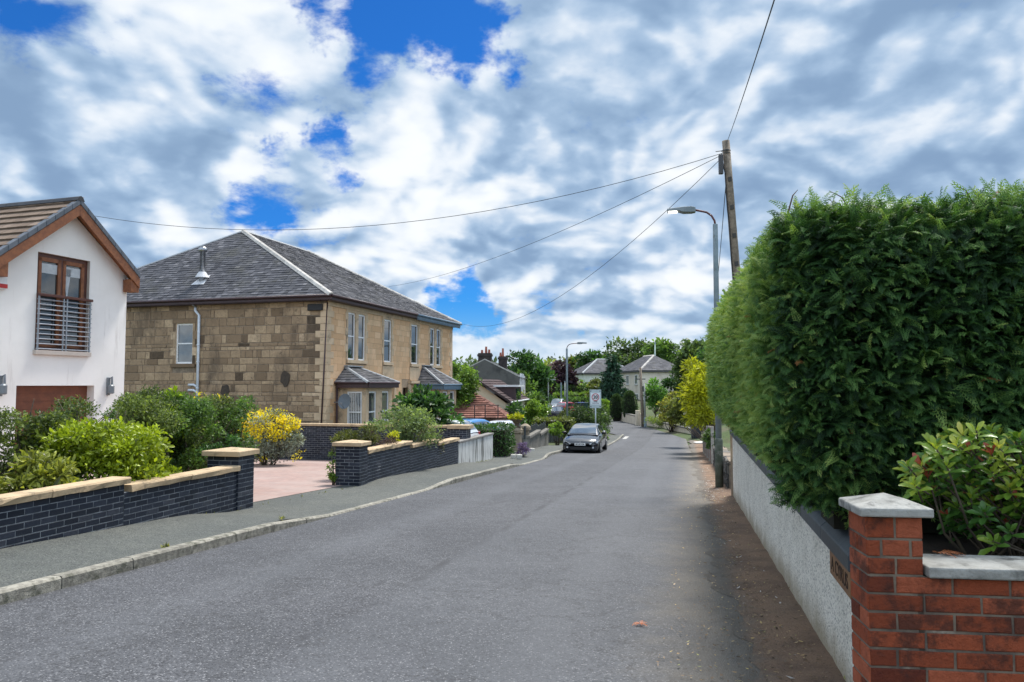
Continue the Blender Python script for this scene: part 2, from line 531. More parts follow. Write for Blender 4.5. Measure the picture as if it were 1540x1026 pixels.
while a < 56.2:
    b = a + .91 - .012
    la, lb = kerb_lat(a), kerb_lat(b)
    ha, hb = dropk(a), dropk(b)
    j = random.uniform(-.006, .006)
    pts = [rd(la + j, a, -.1), rd(lb + j, b, -.1), rd(lb + j, b, hb - .02), rd(la + j, a, ha - .02), rd(la - .02 + j, a, ha + j * .4), rd(lb - .02 + j, b, hb + j * .4),
           rd(lb - .125, b, hb + j * .4), rd(la - .125, a, ha + j * .4), rd(lb - .125, b, -.1), rd(la - .125, a, -.1)]
    A.add(pts, [(0, 1, 2, 3), (3, 2, 5, 4), (4, 5, 6, 7), (7, 6, 8, 9), (0, 3, 4, 7, 9), (1, 8, 6, 5, 2)])
    a += .91
A.obox(rd(-4.67, 56.25, -.1), rd(-4.9, 56.25, 0) - rd(-4.67, 56.25, 0), rd(-4.67, 56.4, 0) - rd(-4.67, 56.25, 0), (0, 0, .15), .9)
struct(A.build('kerb', kerb_m))
wp = M('road_paint', (0.46, 0.45, 0.41), (0.28, 0.27, 0.26), 14, .8)
A = Acc()
A.quad(rd(-4.52, 53.4, .004), rd(-4.24, 53.4, .004), rd(-4.24, 56.2, .004), rd(-4.52, 56.2, .004))
struct(A.build('road_marking', wp))

DA0, DN0 = Vector((sA, cA, 0)), Vector((cA, -sA, 0))
# the driveway of pink block paving and the gravel patch beyond
def paving():
    m, t, p = shader('pink_block_paving')
    co = objco(t)
    mp = t.node('ShaderNodeMapping'); t.link(co, mp.inputs[0]); mp.inputs['Rotation'].default_value = (0, 0, AZ + math.pi / 2)
    br = t.node('ShaderNodeTexBrick'); t.link(mp.outputs[0], br.inputs['Vector'])
    br.inputs['Scale'].default_value = 1.0; br.inputs['Brick Width'].default_value = .2; br.inputs['Row Height'].default_value = .1
    br.inputs['Mortar Size'].default_value = .005; br.inputs['Mortar Smooth'].default_value = .4
    br.inputs['Color1'].default_value = (.34, .225, .195, 1); br.inputs['Color2'].default_value = (.27, .185, .165, 1); br.inputs['Mortar'].default_value = (.20, .15, .13, 1)
    col = t.mix(t.math('MULTIPLY', t.smooth(t.noise(co, .8, 6, .6), .4, .65), .6), br.outputs[0], (.34, .27, .245))
    col = t.mix(t.math('MULTIPLY', t.smooth(t.noise(co, 3.1, 6, .6), .55, .7), .4), col, (.22, .17, .15))
    t.put(p.inputs['Base Color'], col); p.inputs['Roughness'].default_value = .85
    bump(t, p, br.outputs[1], -.4, .01)
    return m
def sheet(name, fn, la0, la1, a0, a1, mat, n=10):
    V, Fq = [], []
    for j in range(n + 1):
        for i in range(n + 1):
            V.append(fn(la0 + (la1 - la0) * i / n, a0 + (a1 - a0) * j / n))
    w = n + 1
    for j in range(n):
        for i in range(n): Fq.append((j * w + i, j * w + i + 1, (j + 1) * w + i + 1, (j + 1) * w + i))
    return struct(npmesh(name, np.array(V), np.array(Fq), np.zeros(len(V)), mat, smooth=True))
sheet('driveway', lambda l, a: rd(l, a, .035), -16, -7.74, 11.62, 24.9, paving(), 14)
gravel_m = M('gravel', (0.46, 0.36, 0.26), (0.26, 0.19, 0.14), 35, .95, bmp=.7, bscale=60)
sheet('gravel_path', lambda l, a: rd(l, a, .03), -14, -7.74, 28.05, 31.0, gravel_m, 6)
slab_m = M('concrete_slab', (0.60, 0.58, 0.54), (0.48, 0.46, 0.42), 6, .85, bmp=.3)
sheet('gate_threshold', lambda l, a: rd(l, a, .05), -9.4, -7.74, 37.4, 39.7, slab_m, 3)

# the strip of earth and needle litter along the right-hand wall
def verge_mat():
    m, t, p = shader('verge_earth')
    co = objco(t)
    col = t.mix(t.smooth(t.noise(co, 1.7, 7, .65), .38, .62), (0.245, 0.155, 0.098), (0.155, 0.098, 0.065))
    col = t.mix(t.smooth(t.noise(co, 28, 6, .75), .55, .72), col, (0.26, 0.19, 0.125))
    col = t.mix(t.smooth(t.noise(co, 60, 3, .75), .60, .66), col, (0.022, 0.017, 0.014))
    col = t.mix(t.math('MULTIPLY', t.smooth(t.noise(co, .5, 5), .5, .68), .5), col, (0.14, 0.105, 0.075))
    sp = t.node('ShaderNodeSeparateXYZ'); t.link(co, sp.inputs[0])
    la = t.math('SUBTRACT', t.math('MULTIPLY', sp.outputs[0], cA), t.math('MULTIPLY', sp.outputs[1], sA))
    la = t.math('ADD', la, t.math('MULTIPLY', t.math('SUBTRACT', t.noise(co, 4, 8, .7), .5), .5))
    col = t.mix(t.smooth(la, .58, .30), col, (0.135, 0.118, 0.098))       # thin over the tarmac at its edge
    t.put(p.inputs['Base Color'], col); p.inputs['Roughness'].default_value = .95
    bump(t, p, t.noise(co, 45, 7, .75), .9, .02)
    return m
V, Fq = [], []
AV = [x * .12 for x in range(-20, 480)]
for a in AV:
    e = .33 + .10 * math.sin(a * 1.3) + .06 * math.sin(a * 3.7 + 1) + .05 * math.sin(a * 9.1) + random.uniform(-.025, .025) + (0.0 if a < 18 else -min(.2, (a - 18) * .012)) - .02
    for i in range(9):
        k = i / 8
        la = e + (1.25 - e) * k
        V.append(rd(la, a, .004 + .05 * k + .014 * random.random() * (k > 0)))
for j in range(len(AV) - 1):
    for i in range(8): Fq.append((j * 9 + i, j * 9 + i + 1, (j + 1) * 9 + i + 1, (j + 1) * 9 + i))
struct(npmesh('verge', np.array(V), np.array(Fq), np.zeros(len(V)), verge_mat(), smooth=True))
# litter on it: one heap of small leaves, needles, crumbs of stone
def scatter(n, fn, size, mats, name, stops=None):
    V, Fq, Rn = [], [], []
    for i in range(n):
        p, s_ = fn()
        s_ *= size
        an = random.uniform(0, 6.28); u = Vector((math.cos(an), math.sin(an), random.uniform(-.25, .25))); v = Vector((-u.y, u.x, random.uniform(-.4, .4))) * random.uniform(.2, .6)
        b = len(V)
        V += [p - u * s_, p + v * s_, p + u * s_ + Vector((0, 0, s_ * .3)), p - v * s_]
        Fq.append((b, b + 1, b + 2, b + 3)); Rn += [random.random()] * 4
    return npmesh(name, np.array(V), np.array(Fq), Rn, mats)
def litter_at():
    a = 3 + 16 * random.random() ** 1.5
    la = random.triangular(-.25, .95, .55)
    return rd(la, a, .02 + max(0, (la - .3)) * .055), random.choice([.35, .5, .5, .7, 1.0])
lit_m = leafmat('leaf_litter', [(0, (.05, .035, .022)), (.5, (.16, .105, .06)), (.8, (.38, .26, .14)), (.95, (.55, .40, .18)), (1, (.30, .32, .10))], .1)
tag(stuff(scatter(4200, litter_at, .019, lit_m, 'leaf_litter')), 'brown needle and leaf litter strewn on the earth verge by the white wall', 'leaf litter')
def stone_at():
    a = random.choice([random.uniform(15.5, 20.5), random.uniform(4, 34)])
    return rd(random.triangular(.35, .95, .5), a, .03), random.choice([.4, .6, 1.0])
tag(stuff(scatter(420, stone_at, .028, M('pale_grit', (.5, .47, .43), (.3, .28, .25), 9, .9), 'pale_grit')), 'pale grit and stone crumbs lying on the earth verge', 'grit')

# ================================================================== MASONRY
def masonry(A, P, U, V_, N, Wd, Hd, rows, wlo, whi, gap, proud, cham=.006, jit=.0, bond=False, holes=(), m_stone=0, m_mortar=1, back=True, rr=None):
    """stones or bricks as real blocks on a mortar bed. P: lower left corner, U along, V_ up, N outward"""
    P, U, V_, N = Vector(P), Vector(U).normalized(), Vector(V_).normalized(), Vector(N).normalized()
    def pt(u, v, w): return P + U * u + V_ * v + N * w
    def blocked(u0, u1, v0, v1):
        return any(u1 > h[0] and u0 < h[1] and v1 > h[2] and v0 < h[3] for h in holes)
    v = 0.0; k = 0
    while v < Hd - .01:
        rh = rows() if callable(rows) else rows
        v1 = min(v + rh, Hd)
        if Hd - v1 < rh * .35: v1 = Hd
        u = 0.0
        if bond: u = -wlo / 2 if k % 2 else 0.0
        while u < Wd - .005:
            w = random.uniform(wlo, whi)
            u1 = u + w
            if Wd - u1 < w * .3: u1 = Wd
            segs = [(max(u, 0), min(u1, Wd))]
            for h in holes:
                if v1 > h[2] + .02 and v < h[3] - .02:
                    ns = []
                    for s0, s1 in segs:
                        if s1 <= h[0] or s0 >= h[1]: ns.append((s0, s1)); continue
                        if s0 < h[0]: ns.append((s0, h[0]))
                        if s1 > h[1]: ns.append((h[1], s1))
                    segs = ns
            for s0, s1 in segs:
                if s1 - s0 < .03: continue
                g = gap / 2
                a0, a1, b0, b1 = s0 + g, s1 - g, v + g, v1 - g
                j = lambda: random.uniform(-jit, jit)
                c = cham
                pr = proud + random.uniform(-jit, jit) * .6
                base = [pt(a0 + j(), b0 + j(), 0), pt(a1 + j(), b0 + j(), 0), pt(a1 + j(), b1 + j(), 0), pt(a0 + j(), b1 + j(), 0)]
                mid = [q + N * (pr - c) for q in base]
                top = [pt(a0 + c + j(), b0 + c + j(), pr), pt(a1 - c + j(), b0 + c + j(), pr), pt(a1 - c + j(), b1 - c + j(), pr), pt(a0 + c + j(), b1 - c + j(), pr)]
                fs = [(8, 9, 10, 11)]
                for i in range(4):
                    i2 = (i + 1) % 4
                    fs += [(i, i2, 4 + i2, 4 + i), (4 + i, 4 + i2, 8 + i2, 8 + i)]
                A.add(base + mid + top, fs if U.cross(V_).dot(N) > 0 else [f[::-1] for f in fs], (rr() if rr else random.random()), m_stone)
            u = u1
        v = v1; k += 1

def stonemat(name, stops, grain=14, bmp=.5, stain=None, soot=None, patch=.5, sl=.56):
    m, t, p = shader(name)
    co = objco(t)
    col = t.ramp(attr(t), stops)
    col = t.mix(t.math('MULTIPLY', t.smooth(t.noise(co, grain, 6, .68), .35, .7), patch), col, (1, 1, 1) if False else tuple(x * .55 for x in stops[len(stops) // 2][1]))
    if stain:
        mp = t.node('ShaderNodeMapping'); t.link(co, mp.inputs[0]); mp.inputs['Scale'].default_value = (1, 1, .45)
        col = t.mix(t.math('MULTIPLY', t.smooth(t.noise(mp.outputs[0], .8, 7, .68), .48, .68), .8), col, stain)
    if soot:
        col = t.mix(t.math('MULTIPLY', t.smooth(t.noise(co, 4.2, 7, .7), sl, sl + .14), .75), col, soot)
    t.put(p.inputs['Base Color'], col)
    p.inputs['Roughness'].default_value = .9
    p.inputs['Specular IOR Level'].default_value = .25
    bump(t, p, t.noise(co, grain * 2.2, 7, .7), bmp, .02)
    MATS[name] = m
    return m
cope_m = M('sandstone_coping', (0.50, 0.375, 0.235), (0.41, 0.30, 0.185), 4, .9, bmp=.7, bscale=22, rnd=.08, stain=(.22, .17, .11), stainscale=5, stain_lo=.54, stain_hi=.72)
blue_brick = stonemat('blue_engineering_brick', [(0, (.010, .014, .024)), (.6, (.020, .026, .042)), (.9, (.036, .044, .064)), (1, (.06, .065, .08))], 9, .3)
blue_brick.node_tree.nodes['Principled BSDF'].inputs['Roughness'].default_value = .5
pale_mortar = M('pale_mortar', (0.27, 0.29, 0.31), (0.13, 0.145, 0.16), 8, .95, stain=(.62, .62, .60), stainscale=3, stain_lo=.66, stain_hi=.72)
UA = rd(0, 1).xy - rd(0, 0).xy
DA = Vector((sA, cA, 0)); DN = Vector((cA, -sA, 0)); UP = Vector((0, 0, 1))
def flat(lat, al, z): v = rd(lat, al); return Vector((v.x, v.y, z))

def cope_block(par, lat0, lat1, a0, a1, z0, z1, name='coping', mat=None, n=None, over=.0):
    n = n or max(1, round((a1 - a0) / 1.15))
    A = Acc()
    for i in range(n):
        b0, b1 = a0 + (a1 - a0) * i / n, a0 + (a1 - a0) * (i + 1) / n - .006
        r_ = random.random(); k = 5
        # front edge of split stone: a wavering line
        for q in range(k):
            c0, c1 = b0 + (b1 - b0) * q / k, b0 + (b1 - b0) * (q + 1) / k
        edge = [random.uniform(-.012, .012) for _ in range(k + 1)]
        top_f = [flat(lat1 - .012 + edge[q] * .4, b0 + (b1 - b0) * q / k, z1) for q in range(k + 1)]
        mid_f = [flat(lat1 + edge[q], b0 + (b1 - b0) * q / k, z1 - .02) for q in range(k + 1)]
        bot_f = [flat(lat1 - .008 + edge[k - q], b0 + (b1 - b0) * q / k, z0 + random.uniform(-.004, .012)) for q in range(k + 1)]
        bot_b = [flat(lat0, b0 + (b1 - b0) * q / k, z0) for q in range(k + 1)]
        top_b = [flat(lat0, b0 + (b1 - b0) * q / k, z1) for q in range(k + 1)]
        rows = [bot_b, bot_f, mid_f, top_f, top_b]
        pts = [p for row in rows for p in row]; w = k + 1
        fs = []
        for r0 in range(5):
            r1 = (r0 + 1) % 5
            for q in range(k): fs.append((r0 * w + q, r0 * w + q + 1, r1 * w + q + 1, r1 * w + q))
        fs += [tuple(r0 * w for r0 in range(5)), tuple(r0 * w + k for r0 in range(4, -1, -1))]
        A.add(pts, fs, r_)
    return A.build(name, mat or cope_m, par)

def brick_run(A, lat_f, a0, a1, z_top, thick=.215, z_bot=None, faces='fe'):
    """a run of blue brickwork parallel to the road, its road face at lat_f"""
    z0 = zr(a1) - .25 if z_bot is None else z_bot
    A.obox(flat(lat_f - thick + .004, a0 + .004, z0), DA * (a1 - a0 - .008), DN * (thick - .008), UP * (z_top - z0), .5, 1)
    zt = z_top
    H = zt - z0
    n = math.ceil(H / .075); H2 = n * .075
    masonry(A, flat(lat_f - .012, a0, zt - H2), DA, UP, DN, a1 - a0, H2, .075, .225, .225, .011, .0125, .003, .0006, True)
    if 's' in faces: masonry(A, flat(lat_f - thick, a0 + .012, zt - H2), DN, UP, -DA, thick, H2, .075, .225, .225, .011, .0125, .003, .0006, True)
    if 'e' in faces: masonry(A, flat(lat_f, a1 - .012, zt - H2), -DN, UP, DA, thick, H2, .075, .225, .225, .011, .0125, .003, .0006, True)
def pier_cap(par, lat0, lat1, a0, a1, z0, z1, rise=.05, mat=None):
    A = Acc()
    c = [flat(lat1, a0, z0), flat(lat1, a1, z0), flat(lat0, a1, z0), flat(lat0, a0, z0)]
    t_ = [Vector((p.x, p.y, z1)) for p in c]
    ctr = sum(t_, Vector()) / 4 + UP * rise
    A.add(c + t_ + [ctr], [(3, 2, 1, 0), (0, 1, 5, 4), (1, 2, 6, 5), (2, 3, 7, 6), (3, 0, 4, 7), (4, 5, 8), (5, 6, 8), (6, 7, 8), (7, 4, 8)])
    return A.build('pier_cap', mat or cope_m, par, bevel=.008)

LF = -7.36
def brick_pier(par, a0, a1, depth, z_top):
    A = Acc()
    brick_run(A, LF + .03, a0, a1, z_top, depth, faces='fes')
    return A.build('pier', [blue_brick, pale_mortar], par)
w1 = thing('garden_wall', 'dark blue brick garden wall with stepped sandstone coping left of the driveway mouth', 'garden wall', flat(LF - .1, 8, zr(8)))
A = Acc()
brick_run(A, LF, 3.6, 8.63, .262, faces='f'); brick_run(A, LF, 8.63, 11.2, .15, faces='f')
A.build('brickwork', [blue_brick, pale_mortar], w1)
cope_block(w1, LF - .25, LF + .05, 3.6, 8.70, .262, .352); cope_block(w1, LF - .25, LF + .05, 8.72, 11.22, .15, .24)
brick_pier(w1, 11.2, 11.66, .6, .39); pier_cap(w1, LF - .63, LF + .09, 11.12, 11.73, .39, .475)
w2 = thing('garden_wall', 'dark blue brick garden wall stepping down in three stone copings beyond the driveway', 'garden wall', flat(LF - .1, 20, zr(20)))
A = Acc()
for a0, a1, zt in ((16.4, 19.24, -.04), (19.24, 21.5, -.145), (21.5, 23.6, -.257)): brick_run(A, LF, a0, a1, zt, faces='fe')
A.build('brickwork', [blue_brick, pale_mortar], w2)
for a0, a1, zt in ((16.42, 19.3, -.04), (19.32, 21.55, -.145), (21.57, 23.66, -.257)): cope_block(w2, LF - .25, LF + .05, a0, a1, zt, zt + .1)
brick_pier(w2, 15.95, 16.4, .6, .175); pier_cap(w2, LF - .63, LF + .09, 15.88, 16.47, .175, .26)
# the side wall across the top of the driveway
w3 = thing('garden_wall', 'long dark blue brick wall with level stone coping behind the driveway, below the stone house', 'garden wall', flat(-11, 25, zr(25)))
Z3 = zpx(643, 26.2)
A = Acc(); 
A.obox(flat(-19, 25.004, -1.6), DN * 11.5 - DN * .004, DA * .2, UP * (Z3 + 1.6), .5, 1)
masonry(A, flat(-19, 25.01, Z3 - 24 * .075), DN, UP, -DA, 11.5, 24 * .075, .075, .225, .225, .011, .0125, .003, .0006, True)
masonry(A, flat(-7.5, 25.0, Z3 - 24 * .075), DA, UP, DN, .215, 24 * .075, .075, .225, .225, .011, .0125, .003, .0006, True)
A.build('brickwork', [blue_brick, pale_mortar], w3)
A = Acc()
for i in range(11): A.obox(flat(-19 + i * 1.05, 24.93, Z3), DN * 1.04, DA * .34, UP * .085)
A.build('coping', cope_m, w3, bevel=.008)
A = Acc(); A.obox(flat(-8.05, 24.892, -1.6), DN * .605, DA * .45, UP * (Z3 - .03 + 1.6), .4, 1)
masonry(A, flat(-8.05, 24.9, Z3 - .03 - 1.8), DN, UP, -DA, .6, 1.8, .075, .225, .225, .011, .0125, .003, .0006, True)
masonry(A, flat(-7.453, 24.9, Z3 - .03 - 1.8), DA, UP, DN, .45, 1.8, .075, .225, .225, .011, .0125, .003, .0006, True)
A.build('pier', [blue_brick, pale_mortar], w3)
A = Acc(); A.obox(flat(-8.15, 24.82, Z3 - .03), DN * .8, DA * .6, UP * .13); A.build('pier_cap', cope_m, w3, bevel=.01)
# low return pier and handrail beside the flower bed
q = gp(452, 688, .03); la_, al_ = lateral(q.x, q.y), along(q.x, q.y)
w4 = thing('garden_wall', 'short blue brick stub wall with stone cap behind the yellow flowering shrub', 'garden wall', q)
A = Acc(); zt = zpx(652, q.y)
brick_run(A, la_, al_ - .1, al_ + .5, zt, 2.6, zr(al_) - .1, faces='fs'); A.build('brickwork', [blue_brick, pale_mortar], w4)
A = Acc(); A.obox(flat(la_ - 2.6, al_ - .16, zt), DN * 2.66, DA * .7, UP * .08); A.build('coping', cope_m, w4, bevel=.008)
hr = thing('handrail', 'slim pale metal handrail sloping beside the blue brick wall', 'handrail', q)
steel = M('galvanised', (0.52, 0.55, 0.57), (0.40, 0.43, 0.45), 8, .4, .7)
A = Acc(); p1, p2 = at(455, 662, q.y + .3), at(474, 649, q.y + 1.2)
A.tube([p1, p2], .022, 8); A.tube([p2, p2 + Vector((.02, .02, -.14))], .02, 8); A.build('rail', steel, hr, True)
A = Acc(); 
for k in (.15, .8):
    A = Acc(); pm = p1.lerp(p2, k); A.tube([pm, Vector((pm.x, pm.y, zr(along(pm.x, pm.y))))], .015, 6); A.build('post', steel, hr, True)

# pale rendered wall next along
w5 = thing('rendered_wall', 'streaky pale rendered garden wall with grey coping beyond the blue brick wall', 'garden wall', flat(LF - .1, 26, zr(26)))
streaky = M('streaky_render', (0.60, 0.60, 0.58), (0.52, 0.52, 0.50), 2, .9, bmp=.3, bscale=60, stain=(.16, .16, .15), stainscale=.9, stain_lo=.50, stain_hi=.62, streak=True)
A = Acc(); A.obox(flat(LF - .2, 23.68, zr(28.4) - .2), DN * .2, DA * 4.45, UP * (-.35 - zr(28.4) + .2)); A.build('wall_body', streaky, w5, bevel=.01)
A = Acc(); A.obox(flat(LF - .235, 23.66, -.35), DN * .27, DA * 4.5, UP * .07)
A.build('coping', M('grey_coping', (.24, .225, .21), (.17, .16, .15), 6, .9, bmp=.4), w5, bevel=.012)
# ================================================================== FOLIAGE TOOLS
def unit(v): return v / np.maximum(np.linalg.norm(v, axis=-1, keepdims=True), 1e-9)
def place(T, TF, P, X, Z, S, rv, tv=None):
    """copies of template verts T (frame x along growth, z normal) at P; returns verts, faces, rnd"""
    X = unit(X); Y = unit(np.cross(Z, X)); Zn = np.cross(X, Y)
    n, k = len(P), len(T)
    V = P[:, None, :] + S[:, None, None] * (T[None, :, 0:1] * X[:, None, :] + T[None, :, 1:2] * Y[:, None, :] + T[None, :, 2:3] * Zn[:, None, :])
    Fc = (TF[None, :, :] + (np.arange(n) * k)[:, None, None]).reshape(-1, TF.shape[1])
    r = np.repeat(rv, k)
    if tv is not None: r = np.clip(r + np.tile(tv, n), 0, 1)
    return V.reshape(-1, 3), Fc, r
def merge(parts):
    V, Fc, Rn, b = [], [], [], 0
    for v, f, r in parts:
        V.append(v); Fc.append(f + b); Rn.append(r); b += len(v)
    return np.concatenate(V), np.concatenate(Fc), np.concatenate(Rn)

LEAF2 = (np.array([(0, 0, 0), (.5, -.5, .05), (1, 0, -.08), (.5, .5, .05)], float), np.array([(0, 1, 2), (0, 2, 3)]))
LEAF4 = (np.array([(0, 0, 0), (.45, -.5, .10), (.48, 0, .0), (.45, .5, .10), (1, 0, -.14)], float), np.array([(0, 1, 2), (0, 2, 3), (1, 4, 2), (2, 4, 3)]))
LEAF8 = (np.array([(0, 0, 0), (.30, -.30, .05), (.30, 0, .0), (.30, .30, .05), (.70, -.46, .07), (.72, 0, -.01), (.70, .46, .07), (1, 0, -.10), (.93, -.22, -.05), (.93, .22, -.05)], float),
         np.array([(0, 1, 2), (0, 2, 3), (1, 4, 5), (1, 5, 2), (2, 5, 6), (2, 6, 3), (4, 8, 5), (8, 7, 5), (5, 7, 9), (5, 9, 6)]))
def wide(tpl, w):
    T = tpl[0].copy(); T[:, 1] *= w; return (T, tpl[1])
def leaves(P, out, size, tpl, jitter=.8, up=.5, rv=None, droop=0.0, svar=.35):
    n = len(P)
    D = unit(out + jitter * rng.normal(size=(n, 3)) + np.array([0, 0, -droop]))
    Zv = unit(np.array([0, 0, up]) + out * .5 + .7 * rng.normal(size=(n, 3)))
    S = size * (1 + svar * rng.normal(size=n)).clip(.4, 2)
    rv = rng.random(n) if rv is None else rv
    return place(tpl[0], tpl[1], P, D, Zv, S, rv)
def lump(P, seed, f=2.0):
    r = np.random.default_rng(seed)
    s = 0
    for k in range(5):
        w = r.normal(size=3) * f * (1 + k * .7); s = s + np.sin(P @ w + r.random() * 6.28) / (1 + k * .6)
    return s / 2.2

def clumps(c, rad, nc, seed, flat_base=.35, fill=.35):
    """centres and radii of the leafy clumps that make up a crown"""
    r = np.random.default_rng(seed)
    d = unit(r.normal(size=(nc, 3)))
    d[:, 2] = np.where(d[:, 2] < -flat_base, -d[:, 2] * .5, d[:, 2])
    k = np.where(r.random(nc) < fill, r.uniform(.25, .75, nc), r.uniform(.72, .98, nc))
    rad = np.array(rad, float)
    C = np.array(c) + d * k[:, None] * rad
    cr = rad.mean() * r.uniform(.22, .42, nc)
    return C, cr
def crown_leaves(C, cr, n, size, tpl, seed, squash=.75, droop=0.0, jitter=.8, tone=.25):
    r = np.random.default_rng(seed + 99)
    w = cr ** 2; idx = r.choice(len(C), n, p=w / w.sum())
    d = unit(r.normal(size=(n, 3)))
    d[:, 2] = np.where((d[:, 2] < -.2) & (r.random(n) < .6), -d[:, 2], d[:, 2])
    rr = (r.random(n) ** .35) * (1 + .14 * r.normal(size=n))
    P = C[idx] + d * (cr[idx] * rr)[:, None] * np.array([1, 1, squash])
    ct = r.random(len(C))
    rv = np.clip(.5 + (ct[idx] - .5) * tone * 2 + .22 * r.normal(size=n), 0, 1)
    return leaves(P, d, size, tpl, jitter, .5, rv, droop)

def plant(name, label, cat, base, center, rad, n, leaf, tpl, mat, seed, nc=30, group=None, stems=True, trunk=None, part='foliage', squash=.75, droop=0.0, fill=.35, jitter=.8, tone=.25, stem_mat=None, flat_base=None, bare=0):
    flat_base = flat_base if flat_base is not None else (.45 if trunk else 1.0)
    """a shrub or tree: base point, leafy part, and the stems or trunk and limbs that carry it"""
    t = thing(name, label, cat, base, group)
    C, cr = clumps(center, rad, nc, seed, flat_base, fill)
    V, Fc, Rn = crown_leaves(C, cr, n, leaf, tpl, seed, squash, droop, jitter, tone)
    npmesh(part, V, Fc, Rn, mat, t)
    A = Acc(); r = random.Random(seed)
    b = Vector(base); c = Vector(center)
    if trunk:
        tr, th = trunk
        top = b.lerp(c, .55); top.z = b.z + th
        mid = b.lerp(top, .5) + Vector((r.uniform(-.06, .06), r.uniform(-.06, .06), 0)) * th * .3
        A.tube([b - Vector((0, 0, .1)), b + Vector((0, 0, th * .08)), mid, top], [tr * 1.35, tr * 1.05, tr * .9, tr * .7], 9)
        for i in range(min(nc, 14)):
            e = Vector(C[i]); m = top.lerp(e, .5) + Vector((0, 0, -.12 * (e - top).length))
            A.tube([top - Vector((0, 0, r.random() * th * .3)), m, e], [tr * .42, tr * .25, tr * .07], 5)
        A.build('trunk', stem_mat or bark, t, True)
    elif stems:
        for i in range(min(nc, 16)):
            e = Vector(C[i]); s = b + Vector((r.uniform(-.2, .2) * rad[0], r.uniform(-.2, .2) * rad[1], -.05))
            m = s.lerp(e, .5) + Vector((r.uniform(-.1, .1), r.uniform(-.1, .1), -.05)) * rad[2]
            sr = .012 + .02 * min(rad[2], 1.5) * r.random()
            A.tube([s, m, e], [sr, sr * .8, sr * .35], 5)
        for i in range(bare):
            th = r.uniform(0, 6.28); s = b + Vector((math.cos(th) * rad[0] * .5, math.sin(th) * rad[1] * .5, 0)); e = s + Vector((r.uniform(-.4, .4), r.uniform(-.4, .4), 0)) + Vector((0, 0, rad[2] * r.uniform(1.1, 1.9)))
            m = s.lerp(e, .55) + Vector((r.uniform(-.12, .12), r.uniform(-.12, .12), 0))
            A.tube([s, m, e], [.016, .011, .004], 5)
        A.build('stem', stem_mat or bark, t, True)
    return t

# ================================================================== THE NEAR RIGHT: white wall, brick pier, hedge
harl = M('white_harling', (0.74, 0.72, 0.65), (0.62, 0.60, 0.53), 60, .95, bmp=1.0, bscale=75, stain=(.42, .37, .27), stainscale=1.6, stain_lo=.52, stain_hi=.76)
def harl_mat():
    m, t, p = shader('white_harling2')
    co = objco(t)
    vo = t.node('ShaderNodeTexVoronoi'); t.link(co, vo.inputs['Vector']); vo.inputs['Scale'].default_value = 85
    cs = t.node('ShaderNodeSeparateColor'); t.link(vo.outputs['Color'], cs.inputs[0])
    col = t.mix(t.smooth(t.noise(co, 2.2, 6, .65), .4, .65), (0.93, 0.895, 0.80), (0.80, 0.765, 0.67))
    col = t.mix(t.math('MULTIPLY', t.smooth(cs.outputs[0], .72, .9), .7), col, (0.22, 0.21, 0.18))
    sp = t.node('ShaderNodeSeparateXYZ'); t.link(co, sp.inputs[0])
    al = t.math('ADD', t.math('MULTIPLY', sp.outputs[0], sA), t.math('MULTIPLY', sp.outputs[1], cA))
    h = t.math('ADD', sp.outputs[2], t.math('MULTIPLY', al, .0475))       # height over the pavement
    h = t.math('ADD', h, t.math('MULTIPLY', t.math('SUBTRACT', t.noise(co, 2.6, 6, .65), .5), .5))
    col = t.mix(t.math('MULTIPLY', t.smooth(h, .34, .0), .85), col, (0.36, 0.30, 0.20))          # splashed mud along the foot
    col = t.mix(t.math('MULTIPLY', t.smooth(t.noise(co, 11, 6, .7), .66, .72), .7), col, (0.16, 0.14, 0.11))
    t.put(p.inputs['Base Color'], col); p.inputs['Roughness'].default_value = .95; p.inputs['Specular IOR Level'].default_value = .2
    bump(t, p, t.math('ADD', t.noise(co, 70, 5, .7), t.math('MULTIPLY', vo.outputs['Distance'], -.6)), 1.0, .014)
    return m
WF = .92
wall_end = 16.4
wr = thing('white_wall', 'long white roughcast wall with dark painted coping under the conifer hedge', 'garden wall', flat(WF + .1, 9, zr(9)))
A = Acc()
n = 26
for i in range(n):
    a0, a1 = 3.66 + (wall_end - 3.66) * i / n, 3.66 + (wall_end - 3.66) * (i + 1) / n
    lat_b = WF - .02 * math.sin(i * 1.1)
pts, fs = [], []
for i in range(n + 1):
    a = 3.66 + (wall_end - 3.66) * i / n
    w_ = .006 * math.sin(i * 2.3)
    pts += [flat(WF + w_ - .01, a, zr(a) - .2), flat(WF + w_, a, .555), flat(WF + .24, a, .555), flat(WF + .24, a, zr(a) - .2)]
for i in range(n):
    b = i * 4
    fs += [(b, b + 4, b + 5, b + 1), (b + 1, b + 5, b + 6, b + 2), (b + 2, b + 6, b + 7, b + 3)]
fs += [(0, 1, 2, 3), (n * 4 + 3, n * 4 + 2, n * 4 + 1, n * 4)]
A.add(pts, fs); A.build('wall_body', harl_mat(), wr)
slate_paint = M('dark_slate_paint', (0.028, 0.040, 0.050), (0.045, 0.060, 0.070), 5, .5, bmp=.25, bscale=30, rnd=.15, stain=(.10, .12, .12), stainscale=6, stain_lo=.6, stain_hi=.78)
A = Acc()
a = 4.52
while a < wall_end:
    b = min(a + .9, wall_end + .02) - .004
    prof = [(WF - .06, .555), (WF - .06, .645), (WF + .02, .715), (WF + .22, .715), (WF + .30, .645), (WF + .30, .555)]
    A.prism([flat(l, a, z) for l, z in prof], DA * (b - a)); a += .9
A.build('coping', slate_paint, wr, bevel=.008)
